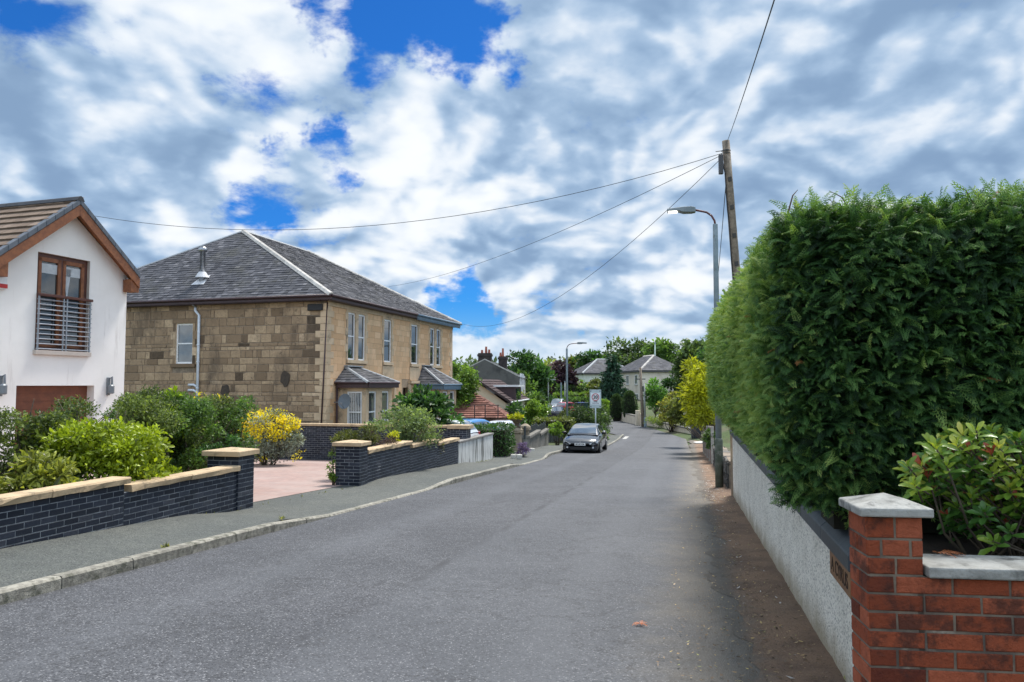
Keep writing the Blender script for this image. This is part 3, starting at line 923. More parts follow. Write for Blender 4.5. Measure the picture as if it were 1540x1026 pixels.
# carved name board under the coping
board_m = M('oiled_board', (0.23, 0.115, 0.045), (0.16, 0.075, 0.03), 7, .55, bmp=.3, bscale=50)
pl = thing('name_plaque', 'carved brown timber house name plaque under the dark coping of the white wall', 'sign', flat(WF - .03, 4.75, .46))
A = Acc(); A.obox(flat(WF - .045, 4.56, .395), DN * .035, DA * .62, UP * .155); A.build('board', board_m, pl, bevel=.006)

def text(name, body, size, mat, parent, pos, xdir, updir, depth=.003, sx=1.0, font_bold=0.0):
    """lettering as real geometry: centre at pos, reading along xdir"""
    cu = bpy.data.curves.new('lettering_curve', 'FONT')
    cu.body = body; cu.size = size; cu.extrude = depth; cu.align_x = 'CENTER'; cu.align_y = 'CENTER'; cu.offset = font_bold
    tmp = bpy.data.objects.new('lettering_tmp', cu); COL.objects.link(tmp)
    dg = bpy.context.evaluated_depsgraph_get()
    me = bpy.data.meshes.new_from_object(tmp.evaluated_get(dg))
    bpy.data.objects.remove(tmp); bpy.data.curves.remove(cu)
    X, Yv = Vector(xdir).normalized(), Vector(updir).normalized(); Z = X.cross(Yv)
    Mx = Matrix((X * sx, Yv, Z)).transposed().to_4x4(); Mx.translation = Vector(pos) - origin(parent)
    me.transform(Mx); me.materials.clear()
    return link(name, me, mat, parent)
carve = M('carved_dark', (0.03, 0.016, 0.01), None, 5, .9)
text('lettering', 'A CYRUS', .125, carve, pl, flat(WF - .0455, 4.87, .472), -DA, UP, .002, 1.0)

# red brick pier and planter wall, square to the near garden
red_brick = stonemat('red_brick', [(0, (.09, .022, .016)), (.25, (.26, .062, .028)), (.75, (.37, .090, .040)), (1, (.46, .13, .066))], 26, 1.0, stain=(.10, .034, .026), soot=(.05, .026, .022), patch=.45, sl=.47)
red_mortar = M('grey_mortar', (0.20, 0.16, 0.12), (0.09, 0.072, 0.06), 5, .95, bmp=.6, bscale=60, stain=(.45, .40, .32), stainscale=2.2, stain_lo=.55, stain_hi=.68)
P0 = Vector((1.492, 3.18, 0)); PU = Vector((math.sin(R(97)), math.cos(R(97)), 0)); PV = Vector((-PU.y, PU.x, 0))
bw = thing('brick_planter', 'red brick corner pier and low planter wall with weathered grey caps', 'garden wall', P0)
A = Acc()
ZP, ZW, ZB = 1.046, .80, -.25
A.obox(P0 + PU * .006 + PV * .006 + UP * ZB, PU * .218, PV * .218, UP * (ZP - ZB), .5, 1)
A.obox(P0 + PU * .2 + PV * .006 + UP * ZB, PU * 3.6, PV * .218, UP * (ZW - ZB - .002), .5, 1)
nrow = 19
# upper courses of the pier, then the long courses below that run on into the wall
zb = ZW - 14 * .0752
masonry(A, P0 + PV * .014 + UP * zb, PU, UP, -PV, 3.75, 14 * .0752, .0752, .223, .229, .011, .014, .004, .0016, True)
masonry(A, P0 + PV * .014 + UP * ZW, PU, UP, -PV, .23, ZP - ZW, .0752, .115, .118, .011, .014, .004, .0016, True)
masonry(A, P0 + PV * .23 + PU * .014 + UP * zb, -PV, UP, -PU, .23, ZP - zb, .0752, .223, .229, .011, .014, .004, .0016, True)
masonry(A, P0 + PV * .014 + PU * .216 + UP * ZW, PV, UP, PU, .215, ZP - ZW, .0752, .223, .229, .011, .014, .004, .0016, True)
masonry(A, P0 + PU * .23 + PV * .216 + UP * zb, -PU, UP, PV, .23, ZP - zb, .0752, .223, .229, .011, .014, .004, .0016, True)
A.build('brickwork', [red_brick, red_mortar], bw)
cap_m = M('weathered_cap', (0.34, 0.34, 0.32), (0.21, 0.21, 0.195), 7, .9, bmp=.9, bscale=40, stain=(.085, .085, .08), stainscale=9, stain_lo=.50, stain_hi=.68)
A = Acc()
o_ = .032
c = [P0 - PU * o_ - PV * o_, P0 + PU * (.23 + o_) - PV * o_, P0 + PU * (.23 + o_) + PV * (.23 + o_), P0 - PU * o_ + PV * (.23 + o_)]
lo = [p + UP * ZP for p in c]; hi = [p + UP * (ZP + .036) for p in c]
ctr = (c[0] + c[2]) / 2 + UP * (ZP + .082)
A.add(lo + hi + [ctr], [(3, 2, 1, 0), (0, 1, 5, 4), (1, 2, 6, 5), (2, 3, 7, 6), (3, 0, 4, 7), (4, 5, 8), (5, 6, 8), (6, 7, 8), (7, 4, 8)])
A.build('pier_cap', cap_m, bw, bevel=.007)
A = Acc()
for i in range(4): A.obox(P0 + PU * (.235 + i * .9) - PV * .03 + UP * ZW, PU * .894, PV * .27, UP * .045)
A.build('coping', cap_m, bw, bevel=.007)
A = Acc(); A.obox(P0 + PU * .62 + PV * .235 + UP * ZB, PU * 3.2, PV * 1.3, UP * .95); A.obox(P0 + PU * .235 + PV * .235 + UP * ZB, PU * .384, PV * .25, UP * .945)
struct(A.build('garden_soil', M('soil', (.05, .036, .026), (.03, .022, .016), 9, .95, bmp=1, bscale=30)))

# ---- the hedge
def frond(nb, sub, w=.075):
    """a flat fern-like spray of scale foliage: kites along a drooping midrib"""
    T, Fc, tv = [], [], []
    def kite(p, d, L, wd, z0, z1, tone):
        b = len(T); q = (-d[1], d[0])
        m = (p[0] + d[0] * L * .45, p[1] + d[1] * L * .45); e = (p[0] + d[0] * L, p[1] + d[1] * L)
        zm = (z0 + z1) / 2 + .012
        T.extend([(p[0], p[1], z0), (m[0] + q[0] * wd, m[1] + q[1] * wd, zm), (e[0], e[1], z1), (m[0] - q[0] * wd, m[1] - q[1] * wd, zm)])
        Fc.extend([(b, b + 1, b + 2), (b, b + 2, b + 3)]); tv.extend([tone, tone + .05, tone + .16, tone + .05])
    zf = lambda x: .10 * math.sin(x * 2.2) - .30 * x * x
    for i in range(nb):
        t = .10 + .86 * i / (nb - 1)
        s = 1 if i % 2 else -1
        L = .36 * (1 - t * .70)
        ang = R(48 - 14 * t); d = (math.cos(ang), math.sin(ang) * s)
        p = (t, 0)
        kite(p, d, L, w * .5, zf(t), zf(t + L * .6) - .05, -.05 + .10 * t)
        for k in range(sub):
            tt = .3 + .55 * k / max(1, sub - 1); s2 = s if k % 2 else -s
            a2 = ang + R(34) * (1 if k % 2 else -1); d2 = (math.cos(a2), math.sin(a2) * s)
            pp = (p[0] + d[0] * L * tt, p[1] + d[1] * L * tt)
            kite(pp, d2, L * .42, w * .38, zf(pp[0]) - .02, zf(pp[0] + .1) - .05, .02 + .10 * t)
    kite((.0, 0), (1, 0), .55, w * .35, 0, zf(.55), -.15); kite((.55, 0), (1, 0), .58, w * .45, zf(.55), zf(1.1), .08)
    return np.array(T, float), np.array(Fc), np.array(tv, float)
FR_HI, FR_MID, FR_LO = frond(14, 3, .046), frond(10, 1, .075), frond(6, 0, .19)
hm = leafmat('cypress_foliage', [(0, (.006, .018, .008)), (.3, (.020, .060, .020)), (.55, (.070, .165, .040)), (.8, (.19, .32, .08)), (.965, (.38, .47, .13)), (.985, (.22, .10, .035)), (1, (.30, .14, .05))], .30, .55, .3)
H0, H1, HB = 4.62, 16.0, .70
def htop(a): return 2.66 + .030 * (a - 4.6)
def local(P): return np.stack([P[:, 0] * cA + P[:, 1] * sA, -P[:, 0] * sA + P[:, 1] * cA, P[:, 2]], 1)   # (lat, along, z) -> world
NL, NA_ = np.array([-1.0, 0, 0]), np.array([0, -1.0, 0])
def hedge_face(n, kind, a0, a1):
    r = rng
    z = HB + r.random(n)
    if kind == 'side':
        a = r.uniform(a0, a1, n); k = r.random(n); hb = HB + .07 - .008 * (a - 4.6); z = hb + k * (htop(a) - hb)
        Q = np.stack([np.zeros(n), a, z], 1)
        la = .56 + .42 * np.clip(.22 - k, 0, 1) / .22 * .9 - .13 * np.sin(k * 2.6) + .06 * lump(Q, 3, 1.5) + .035 * lump(Q, 5, 5)
        la = la + np.where(k > .86, (k - .86) ** 2 * 9, 0) + np.where(a < H0 + .35, ((H0 + .35 - a) / .35) ** 2 * .18, 0)
        P = np.stack([la, a, z], 1); N = np.tile(NL, (n, 1)) + np.stack([0 * k, np.where(a < H0 + .3, -.6, 0), np.where(k > .9, .8, 0)], 1)
    elif kind == 'end':
        la = r.uniform(a0, a1, n); k = r.random(n); z = HB + .17 + k * (htop(4.6) - HB - .17)
        Q = np.stack([la, np.zeros(n), z], 1)
        a = H0 + .04 * (1 - k) - .12 * np.sin(k * 2.8) + .06 * lump(Q, 4, 1.7) + .04 * lump(Q, 6, 5)
        a = a + np.where(k > .88, (k - .88) ** 2 * 9, 0) + np.where(la < .85, ((.85 - la) / .4) ** 2 * .14, 0)
        P = np.stack([la, a, z], 1); N = np.tile(NA_, (n, 1)) + np.stack([np.where(la < .8, -.5, 0), 0 * k, np.where(k > .9, .8, 0)], 1)
    else:
        a = r.uniform(a0, a1, n); la = r.uniform(.55, 3.2, n)
        Q = np.stack([la, a, 0 * a], 1)
        z = htop(a) + .07 * lump(Q, 8, 2.2) + .03 * lump(Q, 9, 6) - np.where(la < .8, (.8 - la) * .5, 0)
        P = np.stack([la, a, z], 1); N = np.tile(np.array([0, 0, 1.0]), (n, 1))
    depth = r.random(n) ** 1.6
    P = P - unit(N) * (depth * .30)[:, None]
    return local(P), unit(local(N)), depth
def hedge_sprays(n, kind, a0, a1, tpl, size, tone, droopy):
    P, N, dp = hedge_face(n, kind, a0, a1)
    n = len(P)
    X = N + .62 * rng.normal(size=(n, 3)) + np.array([0, 0, .25 if kind != 'top' else .5])
    if kind == 'end': X[:, 0] *= 1.25
    Zv = np.array([0, 0, 1.0]) + .55 * rng.normal(size=(n, 3)) + N * .15
    if kind == 'side': Zv = np.array([0, 0, .7]) + N * .55 + .55 * rng.normal(size=(n, 3))
    S = size * rng.uniform(.6, 1.35, n)
    tone = tone + np.where(rng.random(n) < .14, .26, 0)
    rv = np.clip(tone + .15 * rng.normal(size=n) + .10 * lump(P, 21, 1.1) - .42 * dp, .0, .74)  # sprays deeper in are coloured darker: shade of the gaps in leaf colour
    dead = rng.random(n) < .004
    rv[dead] = .99
    P = P - unit(X) * (S * .45)[:, None]
    return place(tpl[0], tpl[1], P, X, Zv, S, rv, tpl[2] * 1.0)
parts = [hedge_sprays(14000, 'end', .5, 2.75, FR_HI, .108, .33, 1), hedge_sprays(900, 'end', 2.75, 4.3, FR_MID, .2, .42, 1),  # end face toned dark, road side paler: fall of light put into colour
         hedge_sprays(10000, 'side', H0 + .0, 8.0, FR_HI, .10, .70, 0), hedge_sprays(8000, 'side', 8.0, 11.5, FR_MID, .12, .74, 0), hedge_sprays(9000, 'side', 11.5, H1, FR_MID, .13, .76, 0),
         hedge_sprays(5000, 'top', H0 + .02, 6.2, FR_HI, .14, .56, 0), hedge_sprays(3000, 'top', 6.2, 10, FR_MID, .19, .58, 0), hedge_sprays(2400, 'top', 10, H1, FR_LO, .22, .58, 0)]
# the shoots that break the top line
n = 330
a = np.concatenate([rng.uniform(H0, 5.6, 200), rng.uniform(5.6, H1, 130)]); la = rng.uniform(.6, 2.9, n)
P = local(np.stack([la, a, htop(a) - .03], 1))
X = np.array([0, 0, 1.0]) + .42 * rng.normal(size=(n, 3))
parts.append(place(FR_HI[0], FR_HI[1], P, X, rng.normal(size=(n, 3)), rng.uniform(.08, .17, n), np.clip(.55 + .15 * rng.normal(size=n), 0, .72), FR_HI[2] * .8))
hedge = thing('conifer_hedge', 'tall clipped dark green cypress hedge overhanging the white roughcast wall', 'hedge', flat(1.8, 10, .6))
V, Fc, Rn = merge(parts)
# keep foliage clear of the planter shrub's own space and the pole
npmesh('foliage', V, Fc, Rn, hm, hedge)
A = Acc()
g = Acc()
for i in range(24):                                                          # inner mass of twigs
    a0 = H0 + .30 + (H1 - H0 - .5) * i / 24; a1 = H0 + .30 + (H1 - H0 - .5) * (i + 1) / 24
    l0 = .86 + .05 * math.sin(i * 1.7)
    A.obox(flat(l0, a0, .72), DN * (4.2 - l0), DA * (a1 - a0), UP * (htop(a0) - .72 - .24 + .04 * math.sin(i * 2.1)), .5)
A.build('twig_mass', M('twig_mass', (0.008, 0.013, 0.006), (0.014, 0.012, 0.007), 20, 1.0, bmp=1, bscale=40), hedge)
A = Acc()
for i in range(16):
    p = flat(.95 + .5 * random.random(), H0 + .2 + i * .7, .4); A.tube([p, p + UP * 1.9], [.05, .02], 6)
A.build('stem', bark, hedge, True)
# a few whippy leaders
for i in range(16):
    A = Acc(); a = H0 + .1 + 1.2 * random.random(); p = flat(random.uniform(.6, 2.5), a, htop(a) - .05)
    e = p + Vector((random.uniform(-.22, .16), random.uniform(-.1, .1), random.uniform(.10, .20))); m = p.lerp(e, .55) + UP * .04
    A.tube([p, m, e], [.006, .004, .0015], 4); A.build('leader', M('dead_twig', (.10, .06, .045), None, 9, .9), hedge)

# ---- the glossy shrub in the planter: rosettes of broad leaves on bare stems
sm = leafmat('rosette_leaf', [(0, (.025, .075, .018)), (.3, (.07, .17, .030)), (.55, (.17, .29, .035)), (.8, (.40, .46, .06)), (.93, (.60, .58, .16)), (.96, (.36, .06, .04)), (1, (.45, .11, .08))], .3, .32, .5)
sh = thing('broadleaf_shrub', 'glossy yellow green shrub with leaf rosettes behind the red brick planter wall', 'shrub', P0 + PU * 1.0 + PV * .75 + UP * .69)
A = Acc(); parts = []
root = P0 + PU * 1.0 + PV * .75 + UP * .69
tips = []
for px in range(1372, 1640, 8):
    for k in range(7):
        x = px + random.uniform(-9, 9); D = random.uniform(3.5, 4.15)
        top_y = 690 - 34 * math.sin(min(1, max(0, (px - 1380) / 60)) * 1.57) + random.uniform(-10, 14)
        y = top_y + (k / 6.0) ** 1.05 * random.uniform(110, 150)
        if px < 1425 and y > 732 + (px - 1372) * .9: continue
        tips.append((at(x, y, D), k))
tips.append((at(1400, 668, 3.7), 0)); tips.append((at(1452, 668, 3.8), 0))
T8 = wide(LEAF8, .42)
for p, k in tips:
    b = root + PU * random.uniform(-.5, 1.0) * .6 + PV * random.uniform(-.1, .1); b.z = .68
    m = b.lerp(p, .5) + Vector((random.uniform(-.05, .05), 0, -.05))
    if random.random() < .3: A.tube([b, m, p], [.009, .006, .004], 5)
    else: A.tube([p - (p - m).normalized() * .09, p], [.005, .004], 5)
    nl = random.randint(8, 13)
    axis = (p - m).normalized() + UP * .8 + Vector((0, -.35, 0)); axis.normalize()
    x = axis.orthogonal().normalized(); y = axis.cross(x)
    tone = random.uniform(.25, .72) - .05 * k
    red = random.random() < .10
    for i in range(nl):
        th = i * 2.4 + random.uniform(-.2, .2); el = .05 + .95 * i / nl
        rad_ = (x * math.cos(th) + y * math.sin(th))
        d = rad_ * (1 - el * .75) + axis * (el * .95 + .05) + Vector((0, 0, -.10))
        zv = axis * (1 - el * .6) - rad_ * el * .7
        s = random.uniform(.06, .10) * (1 - .3 * el)
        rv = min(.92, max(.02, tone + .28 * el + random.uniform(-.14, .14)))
        if red and el > .75: rv = random.uniform(.96, 1)
        q = p - axis * .05 * (1 - el)
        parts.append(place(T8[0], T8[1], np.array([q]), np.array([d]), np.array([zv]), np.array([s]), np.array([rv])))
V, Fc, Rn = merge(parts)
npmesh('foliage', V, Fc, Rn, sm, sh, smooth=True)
A.build('stem', M('pale_stem', (.085, .065, .04), (.05, .04, .03), 20, .85), sh, True)
# small fern-like conifer sprig and dead needles at the foot of it
parts = []
sp_ = thing('fallen_conifer_spray', 'rusty dead conifer spray lying on the grey planter coping beside the pier', 'dead spray', at(1413, 833, 3.3))
n = 7
Pn = np.array([at(1402 + 5 * i, 833, 3.33) for i in range(n)]); Pn[:, 2] = .862
V, Fc, Rn = place(FR_MID[0], FR_MID[1], Pn, np.column_stack([rng.normal(1, .4, n), rng.normal(0, .4, n), rng.uniform(-.02, .10, n)]), np.tile([0, -.2, 1.0], (n, 1)), rng.uniform(.05, .10, n), np.full(n, .5), None)
rust = leafmat('rust_needles', [(0, (.22, .06, .02)), (1, (.40, .14, .05))], .2)
npmesh('foliage', V, Fc, Rn, rust, sp_)
# the rusty spray on the road
q = gp(962, 941, .0)
ds = thing('fallen_leaf_spray', 'rusty brown dead conifer sprig lying alone on the grey road', 'dead spray', q)
n = 11
th = rng.uniform(0, 6.28, n)
V, Fc, Rn = place(FR_MID[0], FR_MID[1], np.tile([q.x, q.y, q.z + .018], (n, 1)), np.column_stack([np.cos(th), np.sin(th), rng.uniform(.0, .35, n)]), np.tile([0, -.3, 1.0], (n, 1)), rng.uniform(.04, .085, n), rng.random(n), None)
npmesh('foliage', V, Fc, Rn, leafmat('rust_spray', [(0, (.36, .10, .04)), (1, (.58, .24, .12))], .2), ds)

# ---- lamp column, timber pole, and what stands by the far end of the wall
lampm = M('lamp_grey_paint', (0.26, 0.32, 0.36), (0.20, 0.26, 0.29), 5, .5, bmp=.15, stain=(.12, .13, .12), stainscale=3, stain_lo=.58, stain_hi=.72)
lampbase = M('mossy_lamp_base', (0.12, 0.14, 0.11), (0.07, 0.085, 0.06), 7, .8, bmp=.4, stain=(.20, .20, .17), stainscale=4)
rusty = M('rust_red_tube', (0.12, 0.035, 0.03), (0.08, 0.03, 0.03), 8, .6)
m, t_, p_ = shader('lamp_lit'); p_.inputs['Emission Color'].default_value = (1, .97, .9, 1); p_.inputs['Emission Strength'].default_value = 2.2; lamp_lit = m
def lamp_column(base, H, r0, r1, reach, label, dirv_, lit=True, base_h=1.2, base_r=.095):
    t = thing('street_lamp', label, 'street lamp', base)
    b = Vector(base)
    A = Acc(); A.lathe(b, [(base_r, -.1), (base_r, base_h - .05), (r0 * 1.1, base_h)], 14); A.build('base', lampbase, t, True)
    A = Acc(); A.lathe(b, [(r0, base_h - .01), (r1, H - .42), (r1, H - .40)], 14); A.build('column', lampm, t, True)
    d = Vector(dirv_).normalized()
    A = Acc(); pts = [b + UP * (H - .42)] + [b + UP * (H - .42 + .36 * math.sin(k)) + d * (.36 * (1 - math.cos(k))) for k in (.3, .7, 1.1, 1.5)] + [b + d * (reach * .55) + UP * (H - .02)]
    A.tube(pts, .026, 8); A.build('bracket', rusty, t, True)
    e = b + d * (reach * .5) + UP * (H - .01)
    s = Vector((-d.y, d.x, 0))
    L = .68
    A = Acc()
    prof = [(0, -.075, .045, .085), (.10, -.085, .065, .12), (.30, -.075, .06, .14), (.42, -.03, .05, .15), (L, -.035, .03, .14)]
    pts, fs = [], []
    for x, zl, zh, w in prof:
        pts += [e + d * x - s * w + UP * zl, e + d * x + s * w + UP * zl, e + d * x + s * w * .75 + UP * zh, e + d * x - s * w * .75 + UP * zh]
    for i in range(len(prof) - 1):
        for k in range(4): fs.append((i * 4 + k, i * 4 + (k + 1) % 4, i * 4 + 4 + (k + 1) % 4, i * 4 + 4 + k))
    fs += [(3, 2, 1, 0), tuple(range(len(pts) - 4, len(pts)))]
    A.add(pts, fs); hd = A.build('lantern', M('lantern_grey', (.17, .20, .21), (.13, .16, .17), 4, .45), t, bevel=.012)
    A = Acc(); A.obox(e + d * .44 - s * .10 + UP * -.052, d * .21, s * .20, UP * .014); A.build('lamp_panel', lamp_lit if lit else M('lamp_unlit', (.4, .42, .44), None, 3, .3), hd)
    return t
q = gp(1082, 735)
lamp_column(q, zpx(310, q.y) - q.z, .072, .058, .92, 'grey street lamp with lit lantern beside the hedge', -DN)
wood_pole = M('weathered_pole', (0.26, 0.205, 0.155), (0.15, 0.12, 0.09), 9, .9, bmp=.7, bscale=18, stain=(.36, .30, .235), stainscale=2.2, stain_lo=.55, stain_hi=.7, streak=True)
top = at(1091.5, 212, 18.0); bx = at(1133, 735, 18.3); bot = Vector((bx.x, bx.y, zr(18) - .2))
pole = thing('utility_pole', 'leaning weathered timber utility pole rising behind the cypress hedge', 'utility pole', bot)
A = Acc(); A.tube([bot.lerp(top, k) for k in (0, .3, .6, .85, 1)], [.125, .115, .105, .097, .092], 12); A.build('pole', wood_pole, pole, True)
cab = M('black_cable', (.022, .022, .024), None, 4, .6)
A = Acc(); off = Vector((-.10, -.05, 0))
A.tube([top + off + Vector((0, 0, -.55))] + [bot.lerp(top, k) + off + Vector((-.012 * math.sin(k * 40), 0, 0)) for k in (.9, .85, .8, .75, .7, .65, .6, .55, .5, .3)], .014, 6); A.build('down_cable', cab, pole)
A = Acc(); A.obox(top + Vector((-.20, -.12, -.85)), (.10, 0, .0), (0, .10, 0), (0.0, 0, .48)); A.build('junction_box', M('dark_box', (.05, .05, .055), None, 4, .5), pole, bevel=.01)
A = Acc(); 
for z in (-.25, -.32): A.tube([top + Vector((math.cos(a) * .105, math.sin(a) * .105, z)) for a in np.linspace(0, 6.28, 14)], .010, 5)
A.tube([top + Vector((-.28, -.1, -.30)), top + Vector((.05, -.1, -.26))], .012, 5); A.build('clamp', M('clamp_steel', (.10, .10, .10), None, 5, .5, .5), pole)
for k in (.88, .80, .72, .64):
    A = Acc(); p = bot.lerp(top, k) + Vector((.0, -.105, 0)); A.obox(p + Vector((-.05, -.012, 0)), (.09, 0, .02), (0, .02, 0), (-.01, 0, .11))
    A.build('pole_tag', M('pole_tag', (.05, .045, .04), None, 5, .7), pole)

def wire(label, a, b, sag, r=.0075):
    a, b = Vector(a), Vector(b)
    A = Acc(); A.tube([a.lerp(b, k) - UP * (sag * 4 * k * (1 - k)) for k in np.linspace(0, 1, 25)], r, 5)
    tag(A.build('overhead_wire', cab), label, 'wire', 'wires from the timber pole')
# ================================================================== HOUSES
def V3(p, z): return Vector((p[0], p[1], z))
def slates(A, poly, up_dir, row, tw, lift, jit=.5, m=0, over=.0, rr=None):
    """overlapping slates or tiles as real tilted plates over a planar polygon (list of points, eave edge first)"""
    poly = [Vector(p) for p in poly]
    n = (poly[1] - poly[0]).cross(poly[2] - poly[0]).normalized()
    if n.z < 0: n = -n
    u = (poly[1] - poly[0]).normalized(); v = n.cross(u)
    if v.z < 0: v = -v
    P = [((p - poly[0]).dot(u), (p - poly[0]).dot(v)) for p in poly]
    A.add(poly, [tuple(range(len(poly)))], .3, m)
    vmax = max(p[1] for p in P)
    def span(vv):
        xs_ = []
        for i in range(len(P)):
            a, b = P[i], P[(i + 1) % len(P)]
            if (a[1] - vv) * (b[1] - vv) < 0 or (a[1] == vv) != (b[1] == vv):
                k = (vv - a[1]) / (b[1] - a[1]); xs_.append(a[0] + k * (b[0] - a[0]))
        return (min(xs_), max(xs_)) if len(xs_) >= 2 else None
    k = 0; vv = -over
    while vv < vmax - row * .2:
        s0 = span(min(max(vv + .001, .001), vmax * .999)); s1 = span(min(vv + row, vmax * .999))
        if s0 is None or s1 is None: break
        x = min(s0[0], s1[0]); x1 = max(s0[1], s1[1])
        lo0, hi0 = s0; lo1, hi1 = s1
        x -= (k % 2) * tw * .5
        while x < x1:
            w = tw * random.uniform(1 - .3 * jit, 1 + .3 * jit)
            a0, a1 = max(x, lo0), min(x + w, hi0); b0, b1 = max(x, lo1), min(x + w, hi1)
            if a1 - a0 > .02 or b1 - b0 > .02:
                a1 = max(a1, a0 + .001); b1 = max(b1, b0 + .001)
                lf = lift * random.uniform(1 - .5 * jit, 1 + .6 * jit); dv = random.uniform(-.05, .05) * row * jit
                q = lambda uu, v_, h: poly[0] + u * uu + v * v_ + n * h
                g = .004
                pts = [q(a0 + g, vv + dv, lf), q(a1 - g, vv + dv, lf), q(b1 - g, vv + row, .004), q(b0 + g, vv + row, .004), q(a0 + g, vv + dv, 0.001), q(a1 - g, vv + dv, 0.001)]
                A.add(pts, [(0, 1, 2, 3), (4, 5, 1, 0)], rr() if rr else random.random(), m)
            x += w
        vv += row; k += 1
slate_m = stonemat('grey_slate', [(0, (.040, .042, .050)), (.5, (.082, .084, .096)), (.85, (.135, .135, .15)), (1, (.21, .205, .215))], 7, .4, stain=(.075, .075, .07), patch=.4)
slate_m.node_tree.nodes['Principled BSDF'].inputs['Roughness'].default_value = .75
slate_m.node_tree.nodes['Principled BSDF'].inputs['Specular IOR Level'].default_value = .15
brown_tile = stonemat('brown_tile', [(0, (.14, .10, .075)), (.6, (.19, .14, .105)), (1, (.24, .18, .14))], 6, .3, patch=.3)
lead_m = M('lead_flashing', (0.30, 0.32, 0.34), (0.22, 0.24, 0.26), 5, .6)
ridge_m = M('pale_ridge_tile', (0.52, 0.49, 0.45), (0.38, 0.36, 0.33), 5, .9, rnd=.12, bmp=.3)
maroon = M('maroon_paint', (0.045, 0.018, 0.022), (0.03, 0.013, 0.016), 6, .5)
timber_m = M('stained_timber', (0.26, 0.095, 0.035), (0.18, 0.062, 0.025), 9, .5, bmp=.15)
dark_timber = M('dark_window_timber', (0.105, 0.035, 0.022), (0.07, 0.025, 0.018), 8, .45)

def window(par, P, U, N, w, h, frame, g, sash='sash', fw=.07, depth=.10, sill=None, sill_m=None, name='window'):
    """a window set back in its opening: frame, panes, sill. P lower left on the wall plane, U along, N out"""
    P, U, N = Vector(P), Vector(U).normalized(), Vector(N).normalized()
    B = P - N * depth
    A = Acc()
    def bar(u0, u1, v0, v1, d=.05, o=0.0): A.obox(B + U * u0 + UP * v0 + N * o, U * (u1 - u0), UP * (v1 - v0), N * d)
    bar(0, fw, 0, h); bar(w - fw, w, 0, h); bar(fw, w - fw, 0, fw); bar(fw, w - fw, h - fw, h)
    if sash == 'sash': bar(fw, w - fw, h * .5 - .03, h * .5 + .03, .06)
    if sash == 'double': bar(w / 2 - .06, w / 2 + .06, fw, h - fw)
    if sash == 'cross': bar(w / 2 - .03, w / 2 + .03, fw, h - fw); 
    o = A.build(name, frame, par)
    A = Acc(); A.quad(*[B + U * u + UP * v + N * .015 for u, v in ((fw * .6, fw * .6), (w - fw * .6, fw * .6), (w - fw * .6, h - fw * .6), (fw * .6, h - fw * .6))])
    A.build('pane', g, o)
    A = Acc()   # reveals
    if depth > .02:
        e = .004
        for a_, b_ in (((0, 0), (0, h)), ((0, h), (w, h)), ((w, h), (w, 0)), ((w, 0), (0, 0))):
            A.quad(P + U * a_[0] + UP * a_[1] + N * e, P + U * b_[0] + UP * b_[1] + N * e, B + U * b_[0] + UP * b_[1], B + U * a_[0] + UP * a_[1])
        A.build('reveal', sill_m or frame, o)
    if sill:
        A = Acc(); A.obox(P - U * sill[0] - UP * sill[1] - N * .02, U * (w + 2 * sill[0]), UP * sill[1], N * (sill[2] + .02)); A.build('sill', sill_m, o, bevel=.008)
    return o

# ---------------------------------------------------------------- sandstone house pair
a_ = Vector((math.sin(R(15.9)), math.cos(R(15.9)), 0)); b_ = Vector((-a_.y, a_.x, 0)); o_ = -b_
CE = Vector((-8.02, 32.9, 0)); ZE = zpx(442, 32.9)
WC = CE + a_ * .45 + b_ * .45; WL, WD_ = 16.05, 16.2
ZT = ZE - .12; Z0 = zr(31) - .4
sh = thing('stone_house', 'two storey sandstone house pair with grey slate hip roof and bay windows', 'house', V3(WC + a_ * 8 + b_ * 8, zr(36)))
rubble_stops = [(0, (.055, .041, .030)), (.14, (.20, .138, .088)), (.5, (.37, .262, .168)), (.8, (.52, .38, .245)), (1, (.66, .50, .345))]
rubble = stonemat('rubble_sandstone', rubble_stops, 9, 1.0, stain=(.13, .096, .068), soot=(.085, .064, .048))
rub_mortar = M('lime_mortar', (0.27, 0.215, 0.16), (0.17, 0.135, 0.10), 6, .95, bmp=.6)
ashlar = stonemat('ashlar_sandstone', [(0, (.56, .345, .19)), (.5, (.70, .445, .255)), (1, (.80, .56, .35))], 6, .35, stain=(.52, .36, .22), patch=.15)
ash_mortar = M('ashlar_joint', (0.38, 0.28, 0.19), (0.30, 0.22, 0.15), 6, .95)
dressed = M('dressed_sandstone', (0.60, 0.45, 0.30), (0.52, 0.39, 0.26), 3, .9, bmp=.2, rnd=.1, stain=(.25, .20, .145), stainscale=1.5, stain_lo=.55, stain_hi=.72)

def fcol(px, off=0.0): return on_line(WC + o_ * off, a_, px)
def fz(py, t, off=0.0): return zpx(py, (WC + o_ * off + a_ * t).y)
# openings on the front (t0, t1, z0, z1)
ups = []
for x0, x1, y0, y1 in ((522.5, 534, 473, 545), (538, 549, 475, 545.5), (577, 588.5, 481, 546), (618, 628.5, 487, 547), (646.5, 653.5, 492, 547), (656, 663, 494, 547)):
    t0, t1 = fcol(x0), fcol(x1); ups.append((t0, t1, fz(y1, (t0 + t1) / 2), fz(y0, (t0 + t1) / 2)))
zb_, zt_ = np.mean([u[2] for u in ups]), np.mean([u[3] for u in ups])
ups = [(u[0], u[1], zb_, zt_) for u in ups]
BAY = ((1.0, 3.75, 'maroon'), (10.35, 12.9, 'blue'))
doors = [(4.15, 5.15, Z0, fz(583, 4.6)), (8.3, 9.3, Z0, fz(583, 8.8))]
holes = [(u[0], u[1], u[2] - Z0, u[3] - Z0) for u in ups] + [(d[0], d[1], 0, d[3] - Z0) for d in doors]
A = Acc()
